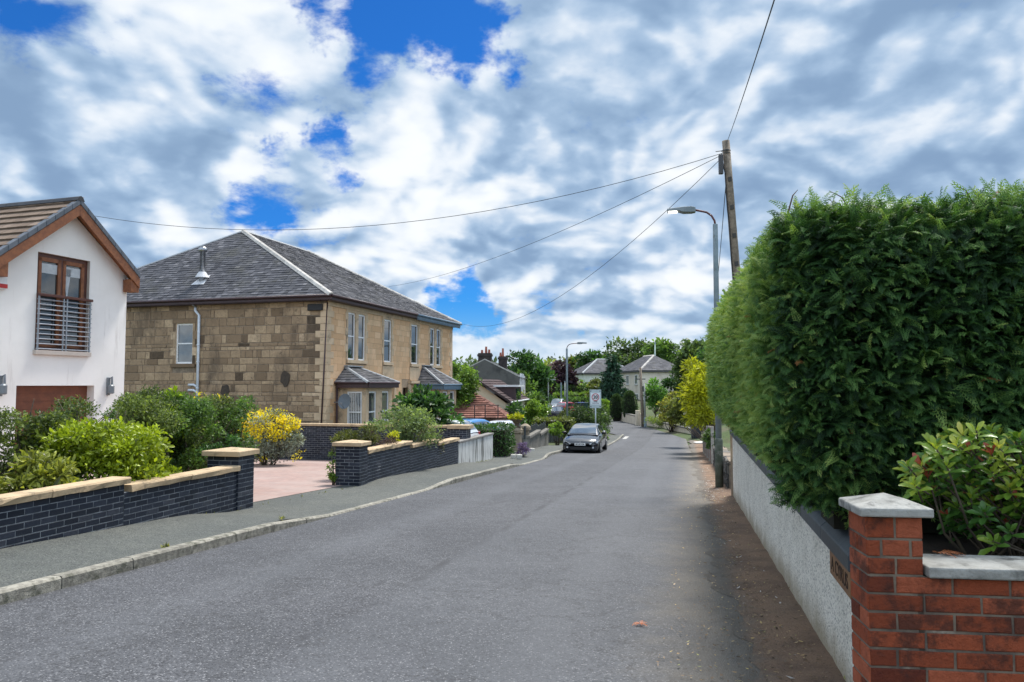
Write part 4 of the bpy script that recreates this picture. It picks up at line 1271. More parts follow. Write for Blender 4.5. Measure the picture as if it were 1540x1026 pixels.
def wall_with_holes(A, P, U, V_, N, Wd, Hd, holes, m, th=.12):
    """a wall face split round its openings"""
    us = sorted({0, Wd, *[h[0] for h in holes], *[h[1] for h in holes]}); vs = sorted({0, Hd, *[h[2] for h in holes], *[h[3] for h in holes]})
    for i in range(len(us) - 1):
        for j in range(len(vs) - 1):
            uc, vc = (us[i] + us[i + 1]) / 2, (vs[j] + vs[j + 1]) / 2
            if any(h[0] < uc < h[1] and h[2] < vc < h[3] for h in holes): continue
            A.quad(P + U * us[i] + V_ * vs[j], P + U * us[i + 1] + V_ * vs[j], P + U * us[i + 1] + V_ * vs[j + 1], P + U * us[i] + V_ * vs[j + 1], .5, m)
P0_ = V3(WC, Z0)
wall_with_holes(A, P0_ - o_ * .012, a_, UP, o_, WL, ZT - Z0, holes, 1)
# rows of ashlar, omitted behind window margins
margin = [(h[0] - .16, h[1] + .16, h[2] - .2, h[3] + .2) for h in holes]
masonry(A, P0_ - o_ * .012, a_, UP, o_, WL, ZT - Z0, lambda: random.choice([.27, .30, .33]), .5, 1.05, .008, .012, .003, .001, False, margin, 0, 1, rr=lambda: random.triangular(0, 1, .5))
A.build('front_wall', [ashlar, ash_mortar], sh)
# side wall of coursed rubble
side_h = []
t0, t1 = on_line(WC, b_, 289), on_line(WC, b_, 263)
sw = (t0, t1, zpx(547, (WC + b_ * t0).y), zpx(486, (WC + b_ * t0).y))
side_h = [(sw[0], sw[1], sw[2] - Z0, sw[3] - Z0)]
A = Acc()
wall_with_holes(A, P0_ + a_ * .015, b_, UP, -a_, WD_, ZT - Z0, side_h, 1)
def rrub():
    return random.triangular(.1, 1, .5) if random.random() > .07 else random.uniform(0, .12)
mg = [(h[0] - .13, h[1] + .13, h[2] - .16, h[3] + .22) for h in side_h]
masonry(A, P0_ + a_ * .015 + b_ * .3, b_, UP, -a_, WD_ - .3, ZT - Z0, lambda: random.choice([.17, .21, .25, .30, .36, .40]), .18, .95, .028, .024, .014, .009, False, [(h[0] - .3, h[1] - .3, h[2], h[3]) for h in mg], 0, 1, rr=rrub)
patch_r = random.Random(4)
for px, py, wx, wy in ((226, 593, .42, .55), (340, 588, .48, .6), (430, 569, .50, .72)):
    k = on_line(WC, b_, px); z = zpx(py, (WC + b_ * k).y); n_ = 14
    A.prism([V3(WC + b_ * (k + wx * .5 * math.cos(q) * patch_r.uniform(.8, 1.15)), z + wy * .5 * math.sin(q) * patch_r.uniform(.8, 1.15)) - a_ * .001 for q in np.linspace(0, 6.283, n_, endpoint=False)], -a_ * .032, None, 2)
A.build('side_wall', [rubble, rub_mortar, M('dark_patch', (.075, .058, .044), (.05, .04, .032), 9, .95, bmp=.8)], sh)
A = Acc()
for P, U, N, L in ((V3(WC + a_ * WL, Z0), b_, a_, WD_), (V3(WC + b_ * WD_, Z0), a_, b_, WL)): A.quad(P, P + U * L, P + U * L + UP * (ZT - Z0), P + UP * (ZT - Z0))
A.build('rear_wall', rubble, sh)
# corner stones of both ends, long and short
A = Acc(); A2 = Acc()
z = Z0; k = 0
while z < ZT - .25:
    h = .31; L = .62 if k % 2 else .36; L2 = .36 if k % 2 else .6
    A.obox(V3(WC, z + .005) - a_ * .022 + o_ * .022, a_ * L, b_ * L2, UP * (h - .012))
    L3 = .55 if k % 2 else .34
    A2.obox(V3(WC + a_ * (WL - L3), z + .005) + o_ * .02 , a_ * (L3 + .02), b_ * .3, UP * (h - .012))
    z += h; k += 1
A.build('quoin', dressed, sh, bevel=.01); A2.build('quoin', dressed, sh, bevel=.01)
# margins, lintels, sills round the upper windows: rybats long and short
A = Acc()
def margins(A, u, P=WC, U=a_, N=o_, alt=True, lint=.24, left=True, right=True):
    t0, t1, z0, z1 = u
    z = z0; k = 0; n = max(2, round((z1 - z0) / .36)); h = (z1 - z0) / n
    for i in range(n):
        w = .26 if i % 2 else .13
        for s, ok in ((-1, left), (1, right)):
            if not ok: continue
            p = P + U * (t0 - w if s < 0 else t1)
            A.obox(V3(p, z0 + i * h + .004), U * w, N * .022, UP * (h - .008))
    A.obox(V3(P + U * (t0 - .18), z1), U * (t1 - t0 + .36), N * .022, UP * lint)
margins(A, ups[0], right=False); margins(A, ups[1], left=False)
A.obox(V3(WC + a_ * ups[0][1], ups[0][2]), a_ * (ups[1][0] - ups[0][1]), o_ * .022, UP * (zt_ - zb_))
margins(A, ups[2]); margins(A, ups[3]); margins(A, ups[4], right=False); margins(A, ups[5], left=False)
A.obox(V3(WC + a_ * ups[4][1], ups[4][2]), a_ * (ups[5][0] - ups[4][1]), o_ * .022, UP * (zt_ - zb_))
for u0, u1 in ((ups[0][0], ups[1][1]), (ups[2][0], ups[2][1]), (ups[3][0], ups[3][1]), (ups[4][0], ups[5][1])):
    A.obox(V3(WC + a_ * (u0 - .12), zb_ - .16), a_ * (u1 - u0 + .24), o_ * .10, UP * .158)
# aprons and the string panels above the doors
for u in (ups[2], ups[3]):
    A.obox(V3(WC + a_ * (u[0] - .2), zb_ - .95), a_ * (u[1] - u[0] + .45), o_ * .05, UP * .75)
    A.obox(V3(WC + a_ * (u[0] - .4), zb_ - 1.12), a_ * (u[1] - u[0] + .85), o_ * .22, UP * .15)
    for s in (u[0] - .4, u[1] + .22): A.obox(V3(WC + a_ * s, Z0), a_ * .22, o_ * .10, UP * (zb_ - 1.13 - Z0))
A.obox(V3(WC, ZT - .32) + o_ * .024, a_ * WL, o_ * .03, UP * .3)
A.build('window_margin', dressed, sh, bevel=.006)
A = Acc(); margins(A, sw, WC, b_, -a_, lint=.2); A.obox(V3(WC + b_ * (sw[0] - .2), sw[2] - .17), b_ * (sw[1] - sw[0] + .4), -a_ * .09, UP * .165)
A.build('side_margin', rubble, sh, bevel=.006)
for u in ups: window(sh, V3(WC + a_ * u[0], u[2]), a_, o_, u[1] - u[0], u[3] - u[2], upvc, glass, depth=.10, fw=.08, sill_m=dressed)
window(sh, V3(WC + b_ * sw[1], sw[2]), -b_, -a_, sw[1] - sw[0], sw[3] - sw[2], upvc, glass_pale, depth=.13, fw=.085, sill_m=dressed)
for d in doors:
    A = Acc(); p = V3(WC + a_ * d[0], d[2]) - o_ * .35
    A.obox(p, a_ * (d[1] - d[0]), o_ * .05, UP * (d[3] - d[2])); A.build('door', M('dark_door', (.03, .016, .015), None, 4, .4), sh)
    A = Acc()
    for s in (d[0], d[1]): A.quad(V3(WC + a_ * s, d[2]), V3(WC + a_ * s, d[2]) - o_ * .35, V3(WC + a_ * s, d[3]) - o_ * .35, V3(WC + a_ * s, d[3]))
    A.quad(V3(WC + a_ * d[0], d[3]), V3(WC + a_ * d[1], d[3]), V3(WC + a_ * d[1], d[3]) - o_ * .35, V3(WC + a_ * d[0], d[3]) - o_ * .35); A.build('door_reveal', dressed, sh)
# hip roof of slates
E0 = V3(CE, ZE); E1 = V3(CE + a_ * 16.95, ZE); EWD = 16.8
E2, E3 = E1 + b_ * EWD, E0 + b_ * EWD
j_ = 5.25; zrid = zpx(345, 40.2)
R0 = V3(CE + a_ * j_ + b_ * EWD / 2, zrid); R1 = V3(CE + a_ * (16.95 - j_) + b_ * EWD / 2, zrid)
A = Acc(); rs = lambda: random.triangular(0, 1, .42)
slates(A, [E0, E1, R1, R0], UP, .21, .30, .022, 1.0, rr=rs)
slates(A, [E3, E0, R0], UP, .21, .30, .022, 1.0, rr=rs)
A.add([E1, E2, R1], [(0, 1, 2)]); A.add([E2, E3, R0, R1], [(0, 1, 2, 3)])
A.build('slate_roof', slate_m, sh)
def ridge_run(A, p, q, r, L=.45, lift=.03):
    p, q = Vector(p), Vector(q); n = max(1, round((q - p).length / L))
    for i in range(n):
        a, b = p.lerp(q, i / n), p.lerp(q, (i + .985) / n)
        d = (b - a).normalized(); s = d.cross(UP).normalized(); u = s.cross(d)
        c0 = [a - s * r - u * r * .35, a - s * r * .5 + u * lift * 2, a + u * lift * 3.0, a + s * r * .5 + u * lift * 2, a + s * r - u * r * .35]
        A.prism(c0, d * (b - a).length)
A = Acc(); ridge_run(A, E0, R0, .16); A.build('hip_tile', ridge_m, sh); A = Acc(); ridge_run(A, E1, R1, .12, .5); A.build('hip_tile', ridge_m, sh)
A = Acc(); ridge_run(A, R0, R1, .13, .5, .02); ridge_run(A, E3, R0, .10, .6, .015); A.build('ridge_capping', lead_m, sh)
bluef = M('blue_grey_fascia', (0.12, 0.19, 0.26), (0.09, 0.15, 0.21), 4, .5)
A = Acc()
A.obox(V3(CE, ZE - .22) + a_ * .02, b_ * EWD, a_ * .05, UP * .215)
A.obox(V3(CE, ZE - .24) + b_ * .02 + a_ * .08, a_ * 9.6, b_ * .05, UP * .235)
A.obox(V3(CE, ZE - .25) + a_ * .07 + b_ * .07, a_ * 16.8, b_ * .5, UP * .04)
A.obox(V3(CE, ZE - .25) + a_ * .07 + b_ * .6, b_ * (EWD - .7), a_ * .5, UP * .04)
A.build('fascia', maroon, sh)
A = Acc(); A.obox(V3(CE, ZE - .24) + b_ * .02 + a_ * 9.7, a_ * 7.2, b_ * .05, UP * .235)
for i in range(44): A.obox(V3(CE, ZE - .32) + b_ * .03 + a_ * (9.75 + i * .163), a_ * .10, b_ * .03, UP * .09)
A.build('fascia_board', bluef, sh)
def gutter(par, p, d, L, out, mat, r=.06):
    A = Acc(); A.tube([p, p + d * L], r, 8); return A.build('gutter', mat, par, True)
gutter(sh, V3(CE, ZE - .05) - a_ * .04, b_, EWD, 0, maroon); gutter(sh, V3(CE, ZE - .05) - b_ * .04, a_, 9.6, 0, maroon); gutter(sh, V3(CE, ZE - .05) - b_ * .04 + a_ * 9.6, a_, 7.35, 0, bluef)
# grey plastic down pipe with branch stubs on the side wall
pipe_m = M('pale_grey_pipe', (.66, .71, .78), (.58, .63, .70), 5, .5)
tp = on_line(WC - a_ * .1, b_, 294.5)
pw = lambda k, z, off=.1: V3(WC - a_ * off + b_ * k, z)
zp_ = lambda y: zpx(y, pw(tp, 0).y)
A = Acc(); A.tube([pw(tp + .10, zp_(462)), pw(tp + .10, zp_(467)), pw(tp - .12, zp_(474)), pw(tp - .12, Z0)], .062, 10)
for y in (579, 587):
    A.tube([pw(tp - .12, zp_(y) - .1), pw(tp + .1, zp_(y)), pw(tp + .38, zp_(y))], .06, 8)
for y in (520, 545, 585): A.lathe(pw(tp - .12, zp_(y)), [(.078, 0), (.078, .06)], 10)
A.build('downpipe', pipe_m, sh, True)
A = Acc(); A.tube([pw(tp + .06, ZE - .25, .35), pw(tp + .06, zp_(462), .1)], .03, 8); A.build('waste_pipe', lead_m, sh)
# twin-wall steel flue on the side slope
kf = on_line(CE + a_ * 1.3, b_, 301); pf = CE + a_ * 1.3 + b_ * kf
zf_ = ZE + (zrid - ZE) * 1.3 / j_; pf = V3(pf, zf_); H_ = zpx(370, pf.y) - zf_
flue_m = M('polished_flue', (.42, .44, .46), (.30, .31, .33), 7, .3, .9)
fl = Acc(); fl.lathe(pf, [(.13, 0), (.13, H_ - .25), (.21, H_ - .24), (.21, H_ - .05), (.13, H_ - .04), (.13, H_)], 14); fl.build('flue', flue_m, sh, True)
A = Acc(); A.lathe(pf, [(.34, .14), (.17, .42)], 14); s_ = (zrid - ZE) / j_
A.add([pf + b_ * x + a_ * y + UP * (y * s_ + .05) for x, y in ((-.36, -.35), (.36, -.35), (.24, .3), (-.24, .3))], [(0, 1, 2, 3)]); A.build('flashing', M('bright_lead', (.62, .63, .64), (.5, .5, .52), 5, .5), sh)
# two square bays
for t0, t1, kind in BAY:
    dep = 1.45; ze = fz(575, t0, dep) if kind == 'maroon' else fz(578, t0, dep)
    ztop = fz(552, (t0 + t1) / 2) if kind == 'maroon' else fz(551, (t0 + t1) / 2)
    zw1 = ze - .42; zw0 = zw1 - 1.9
    fas = maroon if kind == 'maroon' else bluef
    Pn = V3(WC + a_ * t0, Z0); hgt = ze - .12 - Z0
    A = Acc()
    nh = [(.50, 1.27, zw0 - Z0, zw1 - Z0)]; fh = [(.30, 1.08, zw0 - Z0, zw1 - Z0), (t1 - t0 - 1.08, t1 - t0 - .30, zw0 - Z0, zw1 - Z0)]
    wall_with_holes(A, Pn, o_, UP, -a_, dep, hgt, nh, 0)
    wall_with_holes(A, Pn + o_ * dep, a_, UP, o_, t1 - t0, hgt, fh, 0)
    wall_with_holes(A, Pn + a_ * (t1 - t0) + o_ * dep, -o_, UP, a_, dep, hgt, [], 0)
    A.obox(Pn + UP * (hgt - .02) - o_ * .0, a_ * (t1 - t0), o_ * dep, UP * .03)
    bay = A.build('bay', dressed, sh)
    A = Acc()
    for h in nh: 
        A.obox(Pn - a_ * .03 + o_ * (h[0] - .14) + UP * h[2], o_ * .138, a_ * .03, UP * (h[3] - h[2])); A.obox(Pn - a_ * .03 + o_ * h[1] + UP * h[2], o_ * .138, a_ * .03, UP * (h[3] - h[2]))
    A.obox(Pn - a_ * .07 + UP * (hgt - .16), o_ * (dep + .07), a_ * .069, UP * .15); A.obox(Pn + o_ * (dep + .001) + UP * (hgt - .16), a_ * (t1 - t0), o_ * .07, UP * .15)
    A.obox(Pn + o_ * (dep + .001) + a_ * .0 + UP * (zw0 - Z0 - .15), a_ * (t1 - t0), o_ * .09, UP * .14); A.obox(Pn - a_ * .09 + UP * (zw0 - Z0 - .15), o_ * (dep + .09), a_ * .089, UP * .14)
    A.build('bay_trim', dressed, bay, bevel=.008)
    w1_ = window(sh, Pn + o_ * .50 + UP * nh[0][2], o_, -a_, .77, zw1 - zw0, upvc, glass, depth=.09, fw=.075, sill_m=dressed)
    for h in fh: window(sh, Pn + o_ * dep + a_ * h[0] + UP * h[2], a_, o_, h[1] - h[0], zw1 - zw0, upvc, glass_pale, depth=.09, fw=.075, sill_m=dressed)
    if kind == 'maroon':   # vertical blinds behind the glass, near pane
        A = Acc()
        for i in range(7): A.obox(Pn + o_ * (.60 + i * .088) + a_ * .073 + UP * (nh[0][2] + .09), o_ * .042, -a_ * .002, UP * (zw1 - zw0 - .18))
        A.build('blind', M('blind_fabric', (.66, .67, .68), (.58, .59, .6), 4, .8), w1_)
    ov = .28
    e0, e1 = V3(WC + a_ * (t0 - ov), ze) + o_ * (dep + ov), V3(WC + a_ * (t1 + ov), ze) + o_ * (dep + ov)
    w0_, w1b = V3(WC + a_ * (t0 - ov), ze), V3(WC + a_ * (t1 + ov), ze)
    q0, q1 = V3(WC + a_ * (t0 + .75), ztop), V3(WC + a_ * (t1 - .75), ztop)
    A = Acc(); slates(A, [e0, e1, q1, q0], UP, .2, .28, .02, 1, rr=rs); slates(A, [w0_, e0, q0], UP, .2, .28, .02, 1, rr=rs); slates(A, [e1, w1b, q1], UP, .2, .28, .02, 1, rr=rs)
    A.build('bay_roof', slate_m, bay)
    A = Acc(); ridge_run(A, e0, q0, .10, .5, .015); ridge_run(A, e1, q1, .10, .5, .015); A.obox(q0 - a_ * .15 + o_ * .0, a_ * ((q1 - q0).length + .3), o_ * .2, UP * .06); A.build('bay_flashing', lead_m, bay)
    A = Acc(); A.obox(e0 - UP * .26 + a_ * .03 - o_ * .06, a_ * (t1 - t0 + 2 * ov - .06), o_ * .05, UP * .25); A.obox(e0 - UP * .26 + a_ * .03 - o_ * .0, -o_ * (dep + ov - .06), a_ * .05, UP * .25)
    if kind == 'blue':
        for i in range(17): A.obox(e0 - UP * .32 + a_ * (.06 + i * .18), a_ * .10, -o_ * .03, UP * .07)
        for i in range(9): A.obox(e0 - UP * .32 + a_ * .035 - o_ * (.06 + i * .18), -o_ * .10, a_ * .03, UP * .07)
    A.tube([e0 + UP * -.03, e1 + UP * -.03], .05, 6); A.tube([e0 + UP * -.03, w0_ + UP * -.03], .05, 6)
    A.build('bay_fascia', fas, bay)
A = Acc(); tq = .80; A.tube([V3(WC + a_ * tq + o_ * .10, fz(575, tq)), V3(WC + a_ * tq + o_ * .10, Z0)], .05, 8); A.tube([V3(WC + a_ * .3 - a_ * .1 - a_ * .2, ZE - .3) - a_ * .0, V3(WC - a_ * .08 + b_ * .25, Z0)], .035, 8); A.build('rainwater_pipe', maroon, sh, True)
A = Acc(); A.obox(V3(WC - a_ * .02 + b_ * .2, ZT - .55), b_ * .75, -a_ * .12, UP * .30); A.build('soot_vent', M('black_vent', (.02, .02, .022), None, 6, .7), sh, bevel=.03)
# satellite dish at the first bay
dc = V3(WC + a_ * .35 + o_ * .75, fz(604, .35, .75))
A = Acc(); ring = 14; nrm = (Vector((-.15, -1, .28))).normalized(); x_ = nrm.cross(UP).normalized(); y_ = x_.cross(nrm)
pts = [dc - nrm * .0]; fs = []
for k in range(1, 4):
    for i in range(ring): 
        th = 2 * math.pi * i / ring; rr_ = k / 3
        pts.append(dc + x_ * (.30 * rr_ * math.cos(th)) + y_ * (.36 * rr_ * math.sin(th)) + nrm * (.07 * rr_ * rr_))
for i in range(ring): fs.append((0, 1 + i, 1 + (i + 1) % ring))
for k in range(2):
    for i in range(ring): fs.append((1 + k * ring + i, 1 + (k + 1) * ring + i, 1 + (k + 1) * ring + (i + 1) % ring, 1 + k * ring + (i + 1) % ring))
A.add(pts, fs); dish = thing('satellite_dish', 'dark grey satellite dish on the first bay of the stone house', 'satellite dish', dc)
dm = M('dish_grey', (.10, .12, .14), (.08, .095, .11), 4, .5)
A.build('reflector', dm, dish, True)
A = Acc(); A.tube([dc - nrm * .02, dc - nrm * .12, dc - nrm * .15 - o_ * .6], .025, 6); A.tube([dc - y_ * .3 + nrm * .05, dc - y_ * .22 + nrm * .42], .012, 6); A.box(dc - y_ * .2 + nrm * .45, .09, .09, .07); A.build('arm', M('dish_arm', (.16, .16, .17), None, 4, .5), dish)

# ---------------------------------------------------------------- white gabled house
wa = Vector((.3, .954, 0)).normalized(); wb = Vector((-wa.y, wa.x, 0)); wo = -wb
WO = Vector((-11.88, 19.56, 0))
wh = thing('white_house', 'white rendered gabled house with brown tiled roof and timber framed balcony window', 'house', V3(WO + wb * 4, zr(17)))
gs = lambda px, off=0: on_line(WO + wo * off, wa, px)
gz = lambda py, s, off=0: zpx(py, (WO + wo * off + wa * s).y)
sL, sR = -1.87, gs(187.5); sM = (sL + sR) / 2
zeave = gz(412, sR, .35) - .0; zap = gz(299, gs(113, .35), .35)
Zg = zr(17) - .3; Ltop = zap - .22
wz = (gs(51), gs(130.5), (gz(526, gs(51)) + gz(531, gs(131))) / 2, (gz(378, gs(51)) + gz(391, gs(131))) / 2)
gr = (gs(26), gs(143), Zg, gz(580, gs(100)))
A = Acc()
zsh = zeave - .05
Pw = V3(WO + wa * sL, Zg)
hw = [(wz[0] - sL, wz[1] - sL, wz[2] - Zg, wz[3] - Zg), (gr[0] - sL, gr[1] - sL, 0, gr[3] - Zg)]
top_rect = max(zsh, wz[3] + .001) 
# wall below the eaves level, then the gable triangle split round the window head
wall_with_holes(A, Pw, wa, UP, wo, sR - sL, zsh - Zg, [(h[0], h[1], h[2], min(h[3], zsh - Zg)) for h in hw], 0)
gx0, gx1 = V3(WO + wa * sL, zsh), V3(WO + wa * sR, zsh); gap = V3(WO + wa * sM, Ltop)
if wz[3] > zsh:
    def rz(s): return zsh + (Ltop - zsh) * (1 - abs(s - sM) / ((sR - sL) / 2))
    ws0, ws1 = wz[0], wz[1]
    A.add([gx0, V3(WO + wa * ws0, zsh), V3(WO + wa * ws0, rz(ws0))], [(0, 1, 2)])
    A.add([V3(WO + wa * ws1, zsh), gx1, V3(WO + wa * ws1, rz(ws1))], [(0, 1, 2)])
    A.add([V3(WO + wa * ws0, wz[3]), V3(WO + wa * ws1, wz[3]), V3(WO + wa * ws1, rz(ws1)), gap, V3(WO + wa * ws0, rz(ws0))], [(0, 1, 2, 3, 4)])
else:
    A.add([gx0, gx1, gap], [(0, 1, 2)])
A.quad(Pw + wb * 9, Pw, Pw + UP * (zsh - Zg), Pw + wb * 9 + UP * (zsh - Zg))
Pr = V3(WO + wa * sR, Zg); A.quad(Pr, Pr + wb * 9, Pr + wb * 9 + UP * (zsh - Zg), Pr + UP * (zsh - Zg))
A.build('wall', white_render, wh)
# roof
ov = .35
def rp(s, off, z): return V3(WO + wo * off + wa * s, z)
half = (sR - sL) / 2 + .10
zr_of = lambda d: zap - (zap - zeave) * d / half
A = Acc()
el0, el1 = rp(sM - half - .12, ov, zr_of(half + .12)), rp(sM - half - .12, -9, zr_of(half + .12))
er0, er1 = rp(sM + half, ov, zr_of(half)), rp(sM + half, -9, zr_of(half))
k0, k1 = rp(sM, ov, zap), rp(sM, -9, zap)
slates(A, [el1, el0, k0, k1], UP, .34, .32, .05, .12, rr=lambda: random.random())
slates(A, [er0, er1, k1, k0], UP, .34, .32, .05, .12)
A.build('tiled_roof', brown_tile, wh)
verge_m = M('grey_verge_tile', (.115, .13, .155), (.085, .10, .12), 5, .6, rnd=.1)
A = Acc()
for e in (el0, er0):
    n = 9
    for i in range(n):
        p, q = e.lerp(k0, i / n), e.lerp(k0, (i + .97) / n)
        st = .012 * (i % 1) 
        A.obox(p + wo * .035 - UP * .10 , q - p, -wo * .16, UP * .155)
A.build('verge_tile', verge_m, wh, bevel=.01)
A = Acc(); ridge_run(A, rp(sM, ov + .04, zap + .03), rp(sM, -9, zap + .03), .12, .42, .03); A.build('ridge_tile', M('dark_ridge', (.03, .032, .04), (.05, .05, .055), 4, .6, rnd=.2), wh)
A = Acc()
for e, sgn in ((el0, -1), (er0, 1)):
    d = (k0 - e)
    A.obox(e + wo * -.01 - UP * .40, d, wo * .03, UP * .29)
    A.obox(e - wo * ov - UP * .16, d, wo * (ov - .02), UP * .03)
    A.obox(e + wo * -.012 - UP * .52 - wa * (.02 if sgn > 0 else -.02) - (wa * .26 if sgn > 0 else wa * 0), wa * .28, -wo * .30, UP * .36)
    A.obox(e - wo * .1 - UP * .3, wa * .03 * sgn, -wo * 9, UP * .2)
A.build('bargeboard', timber_m, wh, bevel=.006)
wn = window(wh, rp(wz[0], 0, wz[2]), wa, wo, wz[1] - wz[0], wz[3] - wz[2], dark_timber, glass, 'double', fw=.10, depth=.14, sill=(.05, .11, .10), sill_m=M('cast_sill', (.55, .48, .42), (.48, .42, .37), 3, .85))
A = Acc()   # inner sashes of lighter timber
ww = wz[1] - wz[0]; hh = wz[3] - wz[2]
for u0, u1 in ((.10, ww / 2 - .03), (ww / 2 + .03, ww - .10)):
    B = rp(wz[0], -.155, wz[2])
    for a0, a1, b0, b1 in ((u0, u0 + .09, .1, hh - .1), (u1 - .09, u1, .1, hh - .1), (u0, u1, .1, .2), (u0, u1, hh - .2, hh - .1)):
        A.obox(B + wa * a0 + UP * b0, wa * (a1 - a0), UP * (b1 - b0), wo * .075)
A.build('sash', timber_m, wn)
A = Acc()   # net curtain seen through the right pane, blind at the top
A.add([rp(wz[0] + ww * .62, -.118, wz[2] + hh * .52), rp(wz[0] + ww * .70, -.118, wz[2] + hh * .88), rp(wz[0] + ww * .56, -.118, wz[2] + hh * .88)], [(0, 1, 2)])
A.quad(rp(wz[0] + .2, -.118, wz[2] + hh * .80), rp(wz[0] + ww / 2 - .12, -.118, wz[2] + hh * .80), rp(wz[0] + ww / 2 - .12, -.118, wz[2] + hh * .90), rp(wz[0] + .2, -.118, wz[2] + hh * .90))
A.quad(rp(wz[0] + ww / 2 + .14, -.118, wz[2] + hh * .80), rp(wz[1] - .2, -.118, wz[2] + hh * .80), rp(wz[1] - .2, -.118, wz[2] + hh * .90), rp(wz[0] + ww / 2 + .14, -.118, wz[2] + hh * .90))
A.build('curtain', M('net_curtain', (.55, .58, .60), (.45, .48, .5), 6, .8), wn)
rail_m = M('balcony_steel', (.33, .36, .40), (.27, .30, .33), 5, .35, .6)
A = Acc(); bal_top = gz(446, (wz[0] + wz[1]) / 2)
zb0 = wz[2] + .04; 
for i in range(11):
    z = zb0 + (bal_top - .14 - zb0) * i / 10; A.tube([rp(wz[0] - .02, .07, z), rp(wz[1] + .03, .07, z)], .017, 6)
for s in (wz[0] + .02, (wz[0] + wz[1]) / 2 - .05, (wz[0] + wz[1]) / 2 + .05, wz[1] - .01): A.obox(rp(s - .018, .055, zb0 - .05), wa * .036, wo * .03, UP * (bal_top - zb0))
bal = A.build('balcony_rail', rail_m, wh)
A = Acc(); A.obox(rp(wz[0] - .03, .03, bal_top - .06), wa * (ww + .07), wo * .09, UP * .07); A.build('handrail', dark_timber, bal, bevel=.01)
A = Acc(); A.obox(rp(gr[0], -.30, gr[2]), wa * (gr[1] - gr[0]), wo * .04, UP * (gr[3] - gr[2]))
for i in range(12): A.obox(rp(gr[0], -.262, gr[3] - .2 - i * .2), wa * (gr[1] - gr[0]), wo * .012, UP * .185)
A.build('garage_door', M('brown_garage_door', (.20, .065, .03), (.15, .05, .025), 5, .5, bmp=.2, bscale=30), wh)
A = Acc()
for s in (gr[0], gr[1]): A.quad(rp(s, 0, gr[2]), rp(s, -.3, gr[2]), rp(s, -.3, gr[3]), rp(s, 0, gr[3]))
A.quad(rp(gr[0], 0, gr[3]), rp(gr[1], 0, gr[3]), rp(gr[1], -.3, gr[3]), rp(gr[0], -.3, gr[3])); A.build('garage_reveal', white_render, wh)
lg = M('wall_lamp_grey', (.22, .24, .26), None, 4, .4, .3)
for px in (5, 167):
    s = gs(px, .1); z = gz(586, s)
    A = Acc(); A.obox(rp(s - .05, .004, z - .16), wa * .10, wo * .05, UP * .50); A.lathe(rp(s, .13, z - .12), [(.05, 0), (.085, .02), (.085, .22), (.05, .26)], 10)
    A.tube([rp(s, .03, z + .28), rp(s + .03, .12, z + .36), rp(s + .03, .13, z + .14)], .03, 8)
    A.build('wall_lamp', lg, wh, bevel=.006)
s = gs(0.5, .06); z = gz(422, s)
A = Acc(); A.obox(rp(s - .2, .004, z - .22), wa * .28, wo * .10, UP * .42); al = A.build('alarm_box', white_paint, wh, bevel=.06)
A = Acc(); A.obox(rp(s - .2, .106, z - .18), wa * .27, wo * .006, UP * .10); A.build('stripe', M('alarm_red', (.5, .03, .03), None, 3, .4), al)

# ---------------------------------------------------------------- houses down the street
def face(A, P, U, L, z0, z1, m=0): A.quad(V3(P, z0), V3(P + U * L, z0), V3(P + U * L, z1), V3(P, z1), None, m)
purple_tile = stonemat('purple_brown_tile', [(0, (.045, .03, .032)), (.6, (.075, .05, .05)), (1, (.11, .08, .078))], 4, .3, patch=.3)
red_tile = stonemat('red_brown_tile', [(0, (.10, .045, .035)), (.6, (.18, .078, .058)), (1, (.27, .13, .10))], 4, .3, patch=.3)
cream = M('cream_render', (.78, .73, .54), (.72, .67, .50), 2, .9, bmp=.2)
grey_harl = M('grey_harling', (.115, .113, .105), (.085, .083, .078), 1.2, .95, bmp=.6, bscale=30, stain=(.05, .05, .048), stainscale=.5, stain_lo=.52, stain_hi=.7)
pale_trim = M('pale_stone_trim', (.46, .45, .42), (.36, .35, .33), 3, .9)
# cream bungalow, gable to the camera
D = 52.0
d1 = Vector((math.sin(R(8)), math.cos(R(8)), 0)); d2 = Vector((d1.y, -d1.x, 0))
apx = at(717, 570, D); A0 = Vector((apx.x, apx.y, 0)); za = apx.z; ee = at(769, 604, D - .4); hw_ = (Vector((ee.x, ee.y, 0)) - A0).dot(d2); zE_ = ee.z; gz0 = zr(50) - .3
bg_ = thing('cream_bungalow', 'cream gabled bungalow with dark brown tiled roof and flat roofed dormer', 'house', V3(A0 + d1 * 5, zr(52)))
A = Acc(); hwl = hw_ - .35
A.add([V3(A0 - d2 * hwl, gz0), V3(A0 + d2 * hwl, gz0), V3(A0 + d2 * hwl, zE_ - .12), V3(A0, za - .22), V3(A0 - d2 * hwl, zE_ - .12)], [(0, 1, 2, 3, 4)])
for s in (-1, 1): face(A, A0 + d2 * hwl * s, d1, 10, gz0, zE_ - .12)
A.build('wall', cream, bg_)
A = Acc(); g0 = A0 - d1 * .35
slates(A, [V3(g0 + d2 * hw_, zE_), V3(g0 + d2 * hw_ + d1 * 10.6, zE_), V3(g0 + d1 * 10.6, za), V3(g0, za)], UP, .32, .4, .05, .2)
slates(A, [V3(g0 - d2 * hw_ + d1 * 10.6, zE_), V3(g0 - d2 * hw_, zE_), V3(g0, za), V3(g0 + d1 * 10.6, za)], UP, .32, .4, .05, .2)
A.build('tiled_roof', purple_tile, bg_)
A = Acc()
for s in (-1, 1): A.obox(V3(g0 + d2 * hw_ * s, zE_ - .13), V3(g0, za) - V3(g0 + d2 * hw_ * s, zE_), d1 * .1, UP * .17)
A.build('verge', M('dark_verge', (.05, .038, .038), None, 3, .7), bg_)
